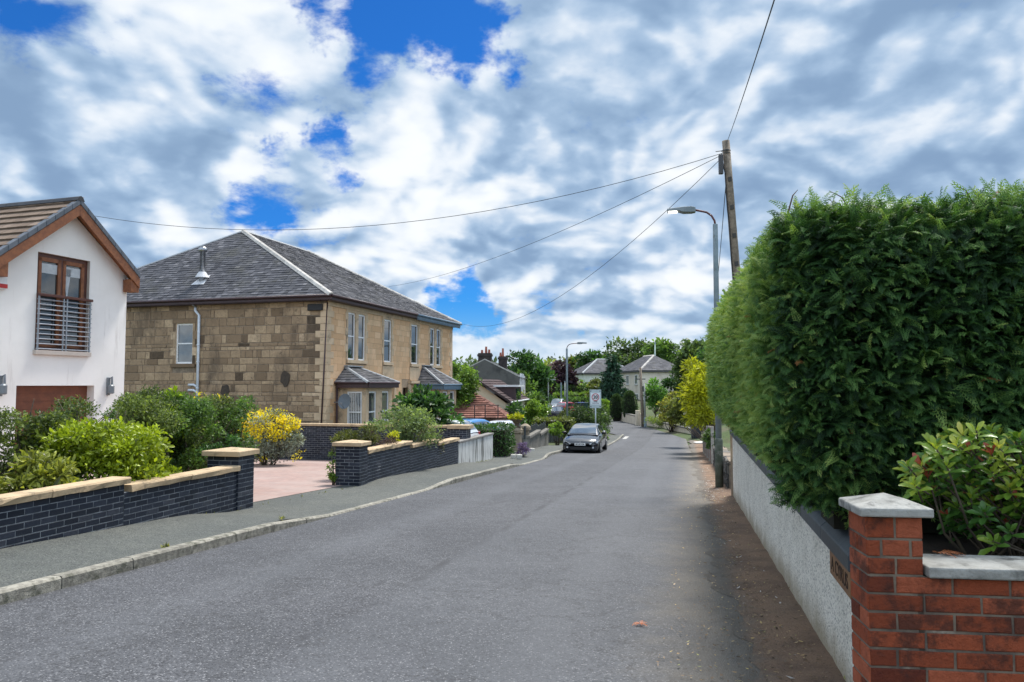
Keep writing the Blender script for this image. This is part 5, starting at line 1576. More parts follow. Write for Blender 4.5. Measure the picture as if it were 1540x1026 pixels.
dm0 = g0 + d1 * 2.6 + d2 * .9; zd = za - .50
A = Acc(); A.obox(V3(dm0, zd - 1.45), d1 * 3.2, d2 * (hw_ * .62), UP * 1.40); dor = A.build('dormer', M('dormer_cladding', (.075, .045, .048), (.055, .035, .037), 4, .7), bg_)
A = Acc(); A.obox(V3(dm0 - d1 * .15 - d2 * .1, zd - .06), d1 * 3.5, d2 * (hw_ * .62 + .35), UP * .13); A.build('dormer_roof', white_paint, dor)
A = Acc(); A.obox(V3(dm0 + d1 * .3 + d2 * (hw_ * .62 + .003), zd - .95), d1 * 2.5, d2 * .03, UP * .75); A.build('dormer_window', glass, dor)
for k in (.5, 3.2, 6.3): window(bg_, V3(A0 + d2 * (hwl + .01) + d1 * k, zr(52) + .55), d1, d2, 1.7, 1.45, upvc, glass_pale, 'cross', depth=.02, fw=.09)
A = Acc(); A.tube([V3(g0 + d2 * (hw_ + .05), zE_ - .04), V3(g0 + d2 * (hw_ + .05) + d1 * 10.6, zE_ - .04)], .06, 6); A.tube([V3(A0 + d2 * (hwl + .08) + d1 * .1, zE_ - .1), V3(A0 + d2 * (hwl + .08) + d1 * .1, gz0)], .04, 6); A.build('gutter', white_paint, bg_)
# low building with a terracotta roof in front of it
D = 44.0
rg = thing('tiled_garage', 'low outbuilding with broad terracotta tiled roof in front of the cream bungalow', 'outbuilding', at(735, 640, D))
pA, pB = at(690, 612, D), at(768, 636, D); ztop = at(705, 587, D + 3.5)
u_ = (Vector((pB.x, pB.y, 0)) - Vector((pA.x, pA.y, 0))).normalized(); v_ = Vector((-u_.y, u_.x, 0))
e0 = V3(at(676, 634, D), at(720, 629, D).z); e1 = V3(at(764, 634, D), e0.z); h1 = V3(at(752, 600, D + 4.5), at(706, 588, D + 4.5).z)
h1 = V3(e1 + v_ * 4.0 - u_ * 2.6, at(706, 584, D + 4).z); h0 = V3(e0 + v_ * 4.0, h1.z)
A = Acc(); slates(A, [e0, e1, h1, h0], UP, .30, .34, .05, .25); slates(A, [e1, V3(e1 + v_ * 8, e1.z), h1], UP, .30, .34, .05, .25); A.add([h0, h1, V3(e1 + v_ * 8, e1.z), V3(e0 + v_ * 8, e0.z)], [(0, 1, 2, 3)]); A.build('tiled_roof', red_tile, rg)
A = Acc(); zg_ = zr(43) - .2
for P, U, L in ((e0 + v_ * .3, u_, (e1 - e0).length - .3), (e1 + v_ * .3 - u_ * .3, v_, 7.4)): face(A, V3(P, 0), U, L, zg_, e0.z - .02)
A.build('wall', M('brown_wall', (.16, .11, .085), (.12, .085, .07), 3, .9), rg)
A = Acc(); 
for k in (.42, .60, .82):
    p = e0.lerp(e1, k) - v_ * .02 + UP * -.02; A.obox(p, u_ * .06, v_ * .05, UP * .75); A.obox(p + UP * .75 - u_ * .5, u_ * .6, v_ * .06, UP * .05)
A.build('roof_rail', M('dark_rail', (.035, .025, .025), None, 4, .7), rg)
# grey two storey house with chimneys
D = 72.0
g1 = Vector((math.sin(R(3.6)), math.cos(R(3.6)), 0)); g2 = Vector((g1.y, -g1.x, 0))
ap = at(729, 541, D); G0 = Vector((ap.x, ap.y, 0)); zA = ap.z; e_ = at(781, 567, D); ghw = e_.x - G0.x; zEv = e_.z; gg0 = zr(70) - .3
gh = thing('grey_house', 'dark grey two storey house with slate roof and tall brick chimneys', 'house', V3(G0 + g1 * 6, zr(70)))
A = Acc()
A.add([V3(G0 - g2 * ghw, gg0), V3(G0 + g2 * ghw, gg0), V3(G0 + g2 * ghw, zEv), V3(G0, zA), V3(G0 - g2 * ghw, zEv)], [(0, 1, 2, 3, 4)])
face(A, G0 - g2 * ghw, g1, 13, gg0, zEv); A.build('gable_wall', grey_harl, gh)
A = Acc(); face(A, G0 + g2 * ghw, g1, 13, gg0, zEv); A.build('front_wall', pale_trim, gh)
A = Acc(); slates(A, [V3(G0 + g2 * (ghw + .2), zEv - .1), V3(G0 + g2 * (ghw + .2) + g1 * 13, zEv - .1), V3(G0 + g1 * 13, zA + .03), V3(G0 + g1 * .25, zA + .03)], UP, .3, .4, .02, .6, rr=rs)
A.add([V3(G0 - g2 * (ghw + .2) + g1 * .25, zEv - .1), V3(G0 + g1 * .25, zA + .03), V3(G0 + g1 * 13, zA + .03), V3(G0 - g2 * (ghw + .2) + g1 * 13, zEv - .1)], [(0, 1, 2, 3)]); A.build('slate_roof', slate_m, gh)
A = Acc()
for s in (-1, 1): A.obox(V3(G0 + g2 * ghw * s, zEv - .02), V3(G0, zA) - V3(G0 + g2 * ghw * s, zEv), g1 * .3, UP * .12)
A.build('skew', pale_trim, gh)
brick_dark = M('sooty_brick', (.06, .05, .045), (.035, .03, .03), 3, .95, bmp=.5)
pot = M('clay_pot', (.42, .13, .08), (.30, .10, .07), 4, .8)
for k, px, ty, wch in ((.3, 729, 531, 1.3), (7.5, 756, 536, .9)):
    p = G0 + g1 * k + (Vector((at(px, 540, D + k).x, 0, 0)) - Vector((G0.x + g1.x * k, 0, 0))).dot(g2) * g2
    A = Acc(); A.obox(V3(p - g2 * wch / 2, zA - 2.2), g2 * wch, g1 * .7, UP * (at(px, ty, D + k).z - zA + 2.2)); zt = at(px, ty, D + k).z
    A.obox(V3(p - g2 * (wch / 2 + .08) - g1 * .08, zt - .32), g2 * (wch + .16), g1 * .86, UP * .2)
    ch = A.build('chimney', brick_dark, gh)
    A = Acc()
    for q_ in ((-.3, .35, .30), (.1, .35, .62), (.4, .35, .34)) if k < 1 else ((0, .35, .85), (-.25, .35, .4)): A.lathe(V3(p + g2 * q_[0] + g1 * q_[1], zt - .02), [(.13, 0), (.10, q_[2]), (.12, q_[2] + .03)], 8)
    A.build('chimney_pot', pot, ch)
for k in (1.0, 3.4, 7, 10):
    for z0 in (zr(70) + .7, zr(70) + 3.2): window(gh, V3(G0 + g2 * (ghw + .01) + g1 * k, z0), g1, g2, 1.1, 1.6, upvc, glass, depth=.02, fw=.12)
A = Acc()
for k in (.25, 2.7, 5.5): A.tube([V3(G0 + g2 * (ghw + .12) + g1 * k, zEv + .35), V3(G0 + g2 * (ghw + .12) + g1 * k, gg0)], .07, 6)
A.build('downpipe', white_paint, gh)

def hip_house(name, label, corner, da, La, Lb, z0, ze, rise, hipin, wall_m, wins=(), group=None, ridge=lead_m):
    """corner nearest the camera; da runs along one wall, the other wall is square to it"""
    db = Vector((-da.y, da.x, 0))
    if db.y < 0: db = -db
    t = thing(name, label, 'house', V3(corner + da * La / 2 + db * Lb / 2, z0 + .3), group)
    A = Acc()
    face(A, corner, da, La, z0, ze); face(A, corner, db, Lb, z0, ze); face(A, corner + da * La, db, Lb, z0, ze); face(A, corner + db * Lb, da, La, z0, ze); A.build('wall', wall_m, t)
    oo = .4
    c = [corner - da * oo - db * oo, corner + da * (La + oo) - db * oo, corner + da * (La + oo) + db * (Lb + oo), corner - da * oo + db * (Lb + oo)]
    c = [V3(p, ze) for p in c]
    if La >= Lb: r0, r1 = V3(corner + da * hipin + db * Lb / 2, ze + rise), V3(corner + da * (La - hipin) + db * Lb / 2, ze + rise); polys = ([c[0], c[1], r1, r0], [c[1], c[2], r1], [c[2], c[3], r0, r1], [c[3], c[0], r0])
    else: r0, r1 = V3(corner + db * hipin + da * La / 2, ze + rise), V3(corner + db * (Lb - hipin) + da * La / 2, ze + rise); polys = ([c[3], c[0], r0, r1], [c[0], c[1], r0], [c[1], c[2], r1, r0], [c[2], c[3], r1])
    A = Acc()
    for q in polys: slates(A, q, UP, .35, .5, .025, .5, rr=rs)
    A.build('slate_roof', slate_m, t)
    A = Acc(); ridge_run(A, r0, r1, .2, .6, .03); ridge_run(A, c[0], r0, .18, .6, .03)
    if La >= Lb: ridge_run(A, c[1], r1, .18, .6, .03)
    A.build('ridge_tile', ridge, t)
    A = Acc()
    A.obox(c[0] - UP * .25, c[1] - c[0], db * .1, UP * .22); A.obox(c[0] - UP * .25 + da * .0, c[3] - c[0], da * .1, UP * .22); A.build('fascia', M('dark_fascia', (.06, .06, .065), None, 3, .6), t)
    for wall, k, z, w, h in wins:
        U, N = (da, -db) if wall == 'a' else (db, -da)
        P = V3(corner + U * k + N * .01, z)
        window(t, P, U, N, w, h, upvc, glass, 'cross' if w > 1 else 'none', depth=.02, fw=.10, sill=(.06, .12, .08), sill_m=pale_trim)
    return t, c, r0, r1
pinkish = M('pale_roughcast', (.70, .63, .53), (.63, .57, .48), 1.5, .95, bmp=.3, bscale=20, stain=(.56, .49, .41), stainscale=.4)
D = 105.0
cn = at(964, 557, D); C0 = Vector((cn.x, cn.y, 0)); za_ = cn.z
daR = Vector((math.cos(R(-10)), -math.sin(R(-10)), 0)).normalized()
z0h = at(964, 606, D).z - .8
hip_house('roughcast_house', 'pale beige roughcast house with hipped slate roof behind the dark conifer tree', C0, daR, 6.4, 11.0, z0h, za_, at(985, 534, D + 3).z - za_, 3.4, pinkish,
          [('a', 4.4, za_ - 2.1, .55, 1.1), ('b', 1.4, za_ - 2.0, 1.2, 1.4), ('b', 5.2, za_ - 2.0, 1.2, 1.4), ('b', 1.2, za_ - 4.9, 1.3, 1.6), ('b', 5.2, za_ - 4.9, 1.2, 1.6)], 'hipped roughcast houses', ridge_m)
D = 122.0
cn = at(902, 561, D); C1 = Vector((cn.x, cn.y, 0))
pale_green = M('pale_green_render', (.68, .72, .64), (.60, .64, .57), 1.5, .9, stain=(.48, .52, .45), stainscale=1.2, streak=True)
daL = Vector((math.cos(R(-14)), -math.sin(R(-14)), 0))
hip_house('roughcast_house', 'pale green-white house with hipped slate roof, left of the dark conifer tree', at(878, 561, D) * 1.0 * Vector((1, 1, 0)), daL, 9.0, 7.0, at(880, 596, D).z - .6, cn.z, 2.4, 3.6, pale_green,
          [('a', .9, cn.z - 2.3, 1.0, 1.3), ('a', 3.4, cn.z - 2.3, 1.0, 1.3)], 'hipped roughcast houses')
D = 135.0
p = at(874, 596, D)
so_ = thing('white_outbuilding', 'small flat white outbuilding beside the pale green-white house', 'outbuilding', p)
A = Acc(); A.box(p + UP * 1.0, 1.6, 3, 2.4); A.build('wall', white_paint, so_)
A = Acc(); A.box(p + UP * 2.25, 1.8, 3.2, .12); A.build('roof', lead_m, so_)
A = Acc(); A.box(p + UP * 1.3 + Vector((.1, -1.51, 0)), .7, .03, .7); A.build('window', glass, so_)
D = 150.0
p = at(836, 590, D)
ps = thing('distant_house', 'small peach coloured house half hidden by trees far down the street', 'house', p)
A = Acc(); A.box(p + UP * 1.5, 5.5, 5, 6); A.build('wall', M('peach_render', (.50, .36, .25), (.44, .32, .23), 2, .9), ps)
A = Acc(); q = p + UP * 4.5; A.prism([q + Vector((-3.1, -3, 0)), q + Vector((3.1, -3, 0)), q + Vector((0, -3, 1.9))], (0, 6, 0)); A.build('roof', M('faded_red_roof', (.30, .19, .14), (.22, .14, .11), 4, .9), ps)

# wires
wire('long overhead wire from the timber pole to the white house gable', top + UP * -.28, at(143, 325, 22.5), 1.05)
wire('overhead wire from the timber pole to the ridge of the stone house', top + UP * -.30, at(585, 431, 44), .55)
wire('overhead wire from the timber pole to the far eave of the stone house', top + UP * -.32, at(694, 487, 49.2), 1.55)
wire('overhead wire climbing from the pole top over the hedge', top + UP * -.1, at(1174, -30, 5.2), .05, .006)
wire('slack cable dropping from the timber pole behind the street lamp', top + UP * -.9, at(1064, 520, 62), 1.2, .010)
# ================================================================== PLANTS
def ramp_of(c, lo=.45, hi=1.9, warm=(1.15, 1.05, .8)):
    return [(0, tuple(x * lo for x in c)), (.5, c), (.85, tuple(min(.9, x * hi * .75 * w) for x, w in zip(c, warm))), (1, tuple(min(.9, x * hi * w) for x, w in zip(c, warm)))]
LM = {}
def lm(name, c, lo=.45, hi=1.9, trans=.4, rough=.5, warm=(1.15, 1.05, .8)):
    c = tuple(x * (1.5 if max(c) < .2 else 1.15) for x in c) if max(c) < .4 else c
    if name not in LM: LM[name] = leafmat(name, ramp_of(c, lo, hi, warm), trans, rough)
    return LM[name]
privet = lm('privet_leaf', (.060, .088, .028), .4, 2.1)
limeb = lm('lime_leaf', (.20, .27, .020), .35, 1.7, .4, .4)
varieg = lm('variegated_leaf', (.19, .22, .045), .3, 2.2, .35, .4)
deep = lm('deep_leaf', (.028, .070, .022), .4, 2.1)
mid = lm('mid_leaf', (.055, .105, .028), .4, 2.0)
fresh = lm('fresh_leaf', (.10, .17, .030), .4, 1.9)
silver = lm('silver_leaf', (.20, .23, .18), .35, 1.9, .15, .7, (1, 1, 1))
yellowf = lm('yellow_petal', (.86, .70, .015), .85, 1.2, .3, .6, (1, 1, 1))
copper = lm('copper_leaf', (.028, .015, .022), .4, 2.2, .2, .5, (1, 1, 1))
olive = lm('olive_leaf', (.095, .12, .032), .45, 1.7)
needle = lm('blue_needle', (.022, .052, .032), .4, 2.3, .15, .6, (1, 1, .9))
gold = lm('gold_needle', (.34, .37, .018), .35, 1.8, .35, .6)
heath = lm('purple_heath', (.055, .035, .035), .4, 2.0, .2, .7, (1, 1, 1))
mauve = lm('mauve_flower', (.17, .12, .24), .4, 1.8, .2, .7, (1, 1, 1))
white_fl = lm('white_petal', (.70, .70, .62), .8, 1.2, .2, .7, (1, 1, 1))
LW = wide(LEAF2, .5); LN = wide(LEAF2, .28); L4 = wide(LEAF4, .46); L4N = wide(LEAF4, .30); L8 = wide(LEAF8, .45)

def pl_at(px, y_top, y_bot, half_px, D, depth=None, base_z=None):
    """centre, radii and base of a plant seen over those rows and columns at depth D"""
    c = at(px, (y_top + y_bot) / 2, D); rz_ = (y_bot - y_top) / 2 / F * D; rx = half_px / F * D
    b = Vector((c.x, c.y, ground_z(c.x, c.y) + .05 if base_z is None else base_z))
    return b, c, (rx, depth or rx, rz_)
def put(name, label, cat, px, yt, yb, hp, D, n, leaf, tpl, mat, seed, nc=30, depth=None, blat=None, base_z=None, **kw):
    b, c, r = pl_at(px, yt, yb, hp, D, depth, base_z)
    if blat is not None: b = rd(blat, along(b.x, b.y), .05)
    return plant(name, label, cat, b, c, r, n, leaf, tpl, mat, seed, nc, **kw)

def box_leaves(P, U, V_, H, n, leaf, tpl, rough=.07, seed=1, top=.25, jitter=.8):
    r = np.random.default_rng(seed)
    P, U, V_ = np.array(P), np.array(U), np.array(V_); lu, lv = np.linalg.norm(U), np.linalg.norm(V_)
    areas = np.array([lu * H, lu * H, lv * H, lv * H, lu * lv]); f = r.choice(5, n, p=areas / areas.sum())
    a, b = r.random(n), r.random(n)
    u = np.select([f == 0, f == 1, f == 2, f == 3, f == 4], [a, a, 0 * a, 0 * a + 1, a]); v = np.select([f == 0, f == 1, f == 2, f == 3, f == 4], [0 * a, 0 * a + 1, a, a, b]); z = np.where(f == 4, 1, b)
    Q = P + u[:, None] * U + v[:, None] * V_ + (z * H)[:, None] * np.array([0, 0, 1.0])
    un, vn = U / lu, V_ / lv
    N = np.stack([-vn, vn, -un, un, np.array([0, 0, 1.0])])[f]
    Q = Q + N * (rough * lump(Q, seed, 2.4) + rough * .6 * lump(Q, seed + 1, 7) - r.random(n) ** 2 * .25)[:, None]
    return leaves(Q, N, leaf, tpl, jitter, .5, np.clip(.45 + .2 * r.normal(size=n) + .15 * lump(Q, seed + 2, 1.5), 0, 1))
def box_hedge(name, label, P, U, V_, H, n, leaf, tpl, mat, seed=1, rough=.08, core=None, group=None, cat='hedge'):
    P = Vector(P); U, V_ = Vector(U), Vector(V_)
    t = thing(name, label, cat, P + U / 2 + V_ / 2, group)
    V, Fc, Rn = box_leaves(P, U, V_, H, n, leaf, tpl, rough, seed)
    npmesh('foliage', V, Fc, Rn, mat, t)
    A = Acc(); i_ = .16
    A.obox(P + U.normalized() * i_ + V_.normalized() * i_, U - U.normalized() * 2 * i_, V_ - V_.normalized() * 2 * i_, UP * (H - i_ * 1.2)); A.build('twig_mass', core or MATS['twig_mass'], t)
    return t

# ---- the front garden on the left
gz_ = lambda lat, a: rd(lat, a, .05)
# scraggly privet hedge: sparse leaves, bare crooked branches, gaps
def scraggy(name, label, a0, a1, lat, ztop, n, mat, seed, leaf=.042, gaps=True):
    r = np.random.default_rng(seed)
    t = thing(name, label, 'hedge', flat(lat, (a0 + a1) / 2, zr((a0 + a1) / 2)))
    m = int((a1 - a0) * 26)
    al = r.uniform(a0, a1, m); k = r.random(m) ** .75; zb = np.array([zr(x) for x in al])
    wid = .30 + .28 * k
    la = lat + r.normal(size=m) * wid * .8
    C = np.stack([la, al, zb + .25 + k * (ztop - zb - .32) + .05 * np.sin(al * 3.1 + seed)], 1)
    if gaps:
        hole = lump(C, seed + 4, 2.2) > .62
        C = C[~hole]
    cr = r.uniform(.13, .26, len(C))
    V, Fc, Rn = crown_leaves(local(C), cr, n, leaf, L4, seed, .9, 0, .9, .22)
    npmesh('foliage', V, Fc, Rn, mat, t)
    A = Acc(); rr = random.Random(seed)
    a = a0
    while a < a1:
        s = flat(lat + rr.uniform(-.15, .15), a, zr(a)); h = ztop - s.z
        p = [s]; 
        for q in range(5): p.append(p[-1] + Vector((rr.uniform(-.12, .12), rr.uniform(-.12, .12), h / 5.6)))
        A.tube(p, [.035, .03, .024, .018, .013, .007], 6)
        for q in range(6):
            b = p[rr.randint(1, 4)]; e = b + Vector((rr.uniform(-.45, .45), rr.uniform(-.4, .4), rr.uniform(.15, .55))); mm = b.lerp(e, .5) + Vector((0, 0, -.06))
            A.tube([b, mm, e], [.014, .011, .005], 5)
        a += rr.uniform(.28, .5)
    A.build('branch', M('grey_branch', (.11, .085, .06), (.06, .048, .035), 14, .9, bmp=.4), t, True)
    return t
scraggy('privet_hedge', 'thin patchy privet hedge with bare branches in front of the white house', 6.2, 13.3, -9.35, zpx(601, 10.6), 62000, privet, 3, .05)
scraggy('privet_hedge', 'denser dark green hedge end with bare twigs beside the yellow flowering shrub', 11.4, 14.2, -9.55, zpx(602, 14.0), 32000, mid, 8, .05, False)
put('lime_shrub', 'big bright lime green rounded shrub behind the stepped blue brick wall', 'shrub', 150, 632, 752, 102, 11.1, 15000, .068, L8, limeb, 11, 64, .7, squash=.6, fill=.3, jitter=.65, tone=.18, flat_base=.5)
put('lime_shrub', 'narrow lime green shrub pressing against the right of the big rounded one', 'shrub', 222, 648, 745, 34, 11.9, 3600, .068, L8, limeb, 17, 18, .5, squash=.6, jitter=.65)
put('variegated_shrub', 'low yellow edged leafy shrub above the nearest stone coping', 'shrub', 36, 690, 770, 66, 9.65, 3000, .105, wide(LEAF8, .30), varieg, 12, 26, .45, squash=.7, jitter=.9)
put('upright_shrub', 'lime green upright shoots rising through the dark hedge', 'shrub', 246, 588, 690, 30, 14.2, 1700, .085, L4, lm('bright_lime', (.22, .33, .02), .4, 1.6, .4), 13, 20, .3, squash=1.3, droop=-.8)
put('garden_shrub', 'rounded green shrub with yellow blooms at the hedge end under the stone house', 'shrub', 345, 594, 690, 44, 15.8, 3600, .075, L4, mid, 14, 26, .6)
put('garden_shrub', 'dark low shrub tucked behind the sandstone pier cap', 'shrub', 332, 655, 720, 26, 13.6, 1800, .05, L4, deep, 15, 16, .35)
# silver shrub with yellow daisies
b, c, r_ = pl_at(404, 619, 700, 48, 24.2, .8)
b.z = zr(23) + .03
st = plant('flowering_shrub', 'silver leaved shrub covered in yellow daisies by the driveway', 'shrub', b, c, r_, 9000, .08, L4, silver, 16, 40, part='foliage')
rr = np.random.default_rng(5)
C = []
for k in range(170):
    d = unit(rr.normal(size=3)); d[1] = -abs(d[1]); d[2] = abs(d[2]) * .9 + .05
    if d[0] > .75 and d[2] < .2: continue
    C.append(np.array(c) + d * np.array(r_) * 1.02)
C.append(np.array(at(395, 690, 23.4))); C.append(np.array(at(449, 683, 23.5))); C.append(np.array(at(443, 690, 23.4)))
C = np.array(C)
P = np.repeat(C, 26, 0) + rr.normal(size=(len(C) * 26, 3)) * .075
V, Fc, Rn = leaves(P, unit(rr.normal(size=P.shape) + [0, -.6, .7]), .062, LW, .6, 1)
npmesh('blossom', V, Fc, Rn, yellowf, st)
b2, c2, r2 = pl_at(300, 596, 606, 6, 15.2)
P = np.array([at(x, y, 15.3) for x, y in ((301, 595), (300, 596), (335, 600), (341, 601), (330, 598))]); P = np.repeat(P, 18, 0) + rr.normal(size=(90, 3)) * .05
V, Fc, Rn = leaves(P, unit(rr.normal(size=P.shape) + [0, -.6, .7]), .042, LW, .6, 1)
fx = thing('yellow_flowers', 'small yellow flower heads at the top of the green shrub below the downpipe', 'flowers', at(320, 610, 15.3))
npmesh('blossom', V, Fc, Rn, yellowf, fx)
A = Acc()
for x, y in ((301, 595), (335, 600)): A.tube([at(x, y, 15.3), at(x + 2, y + 22, 15.4), at(x + 3, y + 50, 15.5)], .006, 5)
A.build('stem', bark, fx)

# ---- behind the second blue wall
put('low_conifer', 'spreading dark green dwarf conifer above the second brick pier', 'shrub', 536, 641, 695, 42, 18.9, 3800, .07, LN, lm('dwarf_conifer', (.050, .062, .018), .3, 2.1), 31, 26, .5, squash=.55, flat_base=.5)
put('purple_conifer', 'brownish purple low conifer right of the dark green dwarf one', 'shrub', 569, 645, 695, 24, 19.4, 2200, .06, LN, heath, 32, 16, .45, squash=.6)
put('lime_shrub', 'small acid yellow shrub between the purple conifer and the big grey green bush', 'shrub', 590, 642, 690, 15, 20.4, 900, .06, L4, lm('acid_leaf', (.33, .36, .02), .4, 1.6, .4), 33, 10, .3)
put('garden_bush', 'large loose grey green bush in front of the house door', 'shrub', 610, 610, 695, 50, 21.9, 7000, .075, L4, lm('sage_leaf', (.095, .14, .062), .35, 2.0), 34, 44, .8)
put('garden_bush', 'dull brown green bush at the right foot of the large grey green one', 'shrub', 648, 640, 692, 24, 23.2, 2400, .05, LW, lm('dull_leaf', (.065, .07, .035), .4, 1.8), 35, 16, .5)
put('creeping_plant', 'small green climber at the driveway side of the second brick pier', 'plant', 501, 672, 728, 7, 17.35, 420, .06, L4, fresh, 36, 8, .12)
put('magnolia', 'dark large leaved magnolia in front of the blue trimmed bay window', 'tree', 636, 583, 660, 46, 27.5, 2300, .21, L8, deep, 37, 34, 1.0, trunk=(.05, 1.0), squash=.7, jitter=.6)
put('climbing_tree', 'tall bright green leafy climber against the far corner of the stone house', 'tree', 698, 545, 648, 15, 46.5, 5200, .17, LW, lm('ivy_leaf', (.075, .135, .028), .35, 2.0), 38, 40, 1.0, trunk=(.09, 1.6), squash=1.0)
put('garden_tree', 'rounded green tree rising beyond the far corner of the stone house', 'tree', 690, 534, 640, 20, 62, 4200, .24, LW, mid, 39, 34, 1.6, trunk=(.15, 2), group='trees beyond the stone house')
# hedge by the pale wall and the small plants round the gateposts
b0 = gp(772, 687, .05)
pA_, pB_ = Vector((b0.x, b0.y, b0.z)), None
du = -DN; hH = zpx(645, b0.y) - b0.z + .1
box_hedge('garden_hedge', 'dense dark green clipped hedge beyond the pale rendered wall', b0 - DN * .25, du * 6.5, DA * 1.2, hH, 9000, .10, L4, lm('laurel_leaf', (.030, .075, .020), .35, 2.2), 41, .09)
put('lavender', 'mauve flowering lavender spilling onto the footway by the stone gateposts', 'plant', 786, 664, 688, 8, b0.y + .2, 900, .09, LN, mauve, 42, 12, .3, droop=-.5)

# ---- right side beyond the hedge
put('golden_conifer', 'bright golden yellow conifer hanging over the right hand verge', 'tree', 1057, 550, 652, 16, 33.0, 6500, .20, LN, gold, 51, 46, 1.2, blat=1.5, squash=1.0, stems=True)
put('golden_conifer', 'feathery yellow green conifer behind the brightest golden one', 'tree', 1043, 540, 640, 11, 37.5, 4200, .22, LN, lm('yellow_green_needle', (.26, .29, .02), .35, 1.9, .35), 52, 34, 1.2, blat=1.6, squash=1.2, stems=True)
put('garden_shrub', 'olive shrub drooping below the feathery yellow conifer', 'shrub', 1024, 590, 642, 15, 44, 3600, .17, LW, olive, 53, 30, 1.0, blat=1.5)
put('garden_shrub', 'small shrub with grey stems and pale flowers beneath the golden conifer', 'shrub', 1069, 645, 682, 9, 28.0, 900, .10, L4, mid, 54, 12, .4, blat=1.2)
put('small_tree', 'compact bright green small tree on the terrace beside the timber post', 'tree', 986, 574, 634, 15, 68, 4200, .20, LW, lm('bright_mid', (.065, .15, .030), .4, 1.9), 55, 30, 1.0, trunk=(.08, 1.0), squash=1.0)
put('garden_shrub', 'dark shrub against the beige house wall', 'shrub', 1013, 572, 632, 20, 76, 2400, .28, LW, deep, 56, 22, 1.4)
put('garden_shrub', 'yellow mottled shrub on the terrace above the stepped retaining wall', 'shrub', 1010, 590, 642, 16, 60, 2600, .20, LW, lm('mottled_leaf', (.14, .15, .04), .3, 2.2), 57, 22, .9)
tW = put('white_flowers', 'bank of white flowers and grass above the stepped retaining wall', 'flowers', 1003, 622, 642, 28, 65, 2600, .16, LN, lm('pale_grass', (.14, .20, .07), .4, 2.0), 58, 24, .8, base_z=zpx(641, 65), droop=-1.0)
P = np.array([at(random.uniform(988, 1030), random.uniform(621, 630), 64) for _ in range(60)]); P = np.repeat(P, 7, 0) + rng.normal(size=(420, 3)) * .06
V, Fc, Rn = leaves(P, unit(rng.normal(size=P.shape) + [0, -.6, .7]), .09, LW, .6, 1); npmesh('blossom', V, Fc, Rn, white_fl, tW)
# topiary domes, conifer
def dome(label, px, yt, yb, hp, D, seed, mat):
    b, c, r = pl_at(px, yt, yb + 12, hp, D)
    t = thing('topiary_dome', label, 'topiary', b, 'clipped topiary domes by the bend')
    n = 5200; rg_ = np.random.default_rng(seed)
    d = unit(rg_.normal(size=(n, 3)))
    d[:, 2] = np.where(d[:, 2] < -.7, -d[:, 2], d[:, 2])
    ez = np.where(d[:, 2] > 0, d[:, 2], d[:, 2] * 1.0)
    P = np.array(c) + np.stack([d[:, 0], d[:, 1], ez], 1) * np.array(r) * (1 + .03 * lump(d, seed, 4)[:, None] - .12 * rg_.random((n, 1)) ** 3)
    V, Fc, Rn = leaves(P, d, .10, LW, .6); npmesh('foliage', V, Fc, Rn, mat, t)
    A = Acc(); A.lathe(Vector((c.x, c.y, c.z)), [(r[0] * .3, -r[2] * 1.2), (r[0] * .82, -r[2] * .6), (r[0] * .86, 0), (r[0] * .5, r[2] * .75), (.05, r[2] * .88)], 12); A.build('twig_mass', MATS['twig_mass'], t)
dm_m = lm('yew_leaf', (.028, .055, .022), .4, 2.1)
dome('dark clipped yew dome beside the bend, the left one of the two', 927, 593, 622, 9.5, 79, 61, dm_m)
dome('dark clipped yew dome beside the bend, the taller right one', 947, 588, 622, 11, 77, 62, dm_m)
def conifer(name, label, px, yt, yb, hp, D, n, leaf, mat, seed):
    b, c, r = pl_at(px, yt, yb, hp, D)
    t = thing(name, label, 'tree', b)
    rg_ = np.random.default_rng(seed); H = 2 * r[2]; z0 = c.z - r[2]
    lay = 22; P, O = [], []
    for i in range(lay):
        k = i / lay; rad = r[0] * (1 - k) ** .8 * rg_.uniform(.75, 1.1) + .1; zz = z0 + H * k
        nb = int(5 + 8 * (1 - k))
        for q in range(nb):
            th = rg_.random() * 6.28; L = rad * rg_.uniform(.65, 1.15); m = int(n / (lay * 9))
            s = rg_.random(m) ** .6; lat_ = rg_.normal(size=m) * .16 * L
            x = np.cos(th) * s * L - np.sin(th) * lat_; y = np.sin(th) * s * L + np.cos(th) * lat_
            P.append(np.stack([c.x + x, c.y + y, zz - .28 * s * L + .1 * L * s ** 3 + rg_.normal(size=m) * .08], 1)); O.append(np.tile([np.cos(th), np.sin(th), -.3], (m, 1)))
    P, O = np.concatenate(P), np.concatenate(O)
    V, Fc, Rn = leaves(P, O, leaf, LN, .7, .6, droop=.2); npmesh('crown', V, Fc, Rn, mat, t)
    A = Acc(); A.tube([b, Vector((c.x, c.y, z0 + H * .97))], [.16, .03], 8); A.build('trunk', bark, t, True)
conifer('spruce_tree', 'dark blue green spruce standing before the two roughcast houses', 920, 533, 618, 27, 92, 6500, .50, needle, 63)
put('garden_shrub', 'pale olive rounded bush left of the dark spruce', 'shrub', 897, 571, 606, 13, 95, 1800, .30, LW, olive, 64, 18, 1.2)
put('lime_shrub', 'lime green bush between the speed sign and the yew domes', 'shrub', 909, 598, 630, 14, 84, 1800, .22, LW, fresh, 65, 18, 1.2)
# low clipped hedges and greenery along the cream retaining wall
for px, yt, yb, hp, D, s, lab in ((950, 611, 624, 11, 81, 66, 'small clipped green mound above the cream wall, nearest the timber post'), (936, 609, 624, 5, 82, 67, 'tiny clipped mound between the yew domes')):
    put('clipped_shrub', lab, 'shrub', px, yt, yb, hp, D, 1500, .13, LW, mid, s, 16, 1.0, base_z=zpx(yb, D), squash=.8)
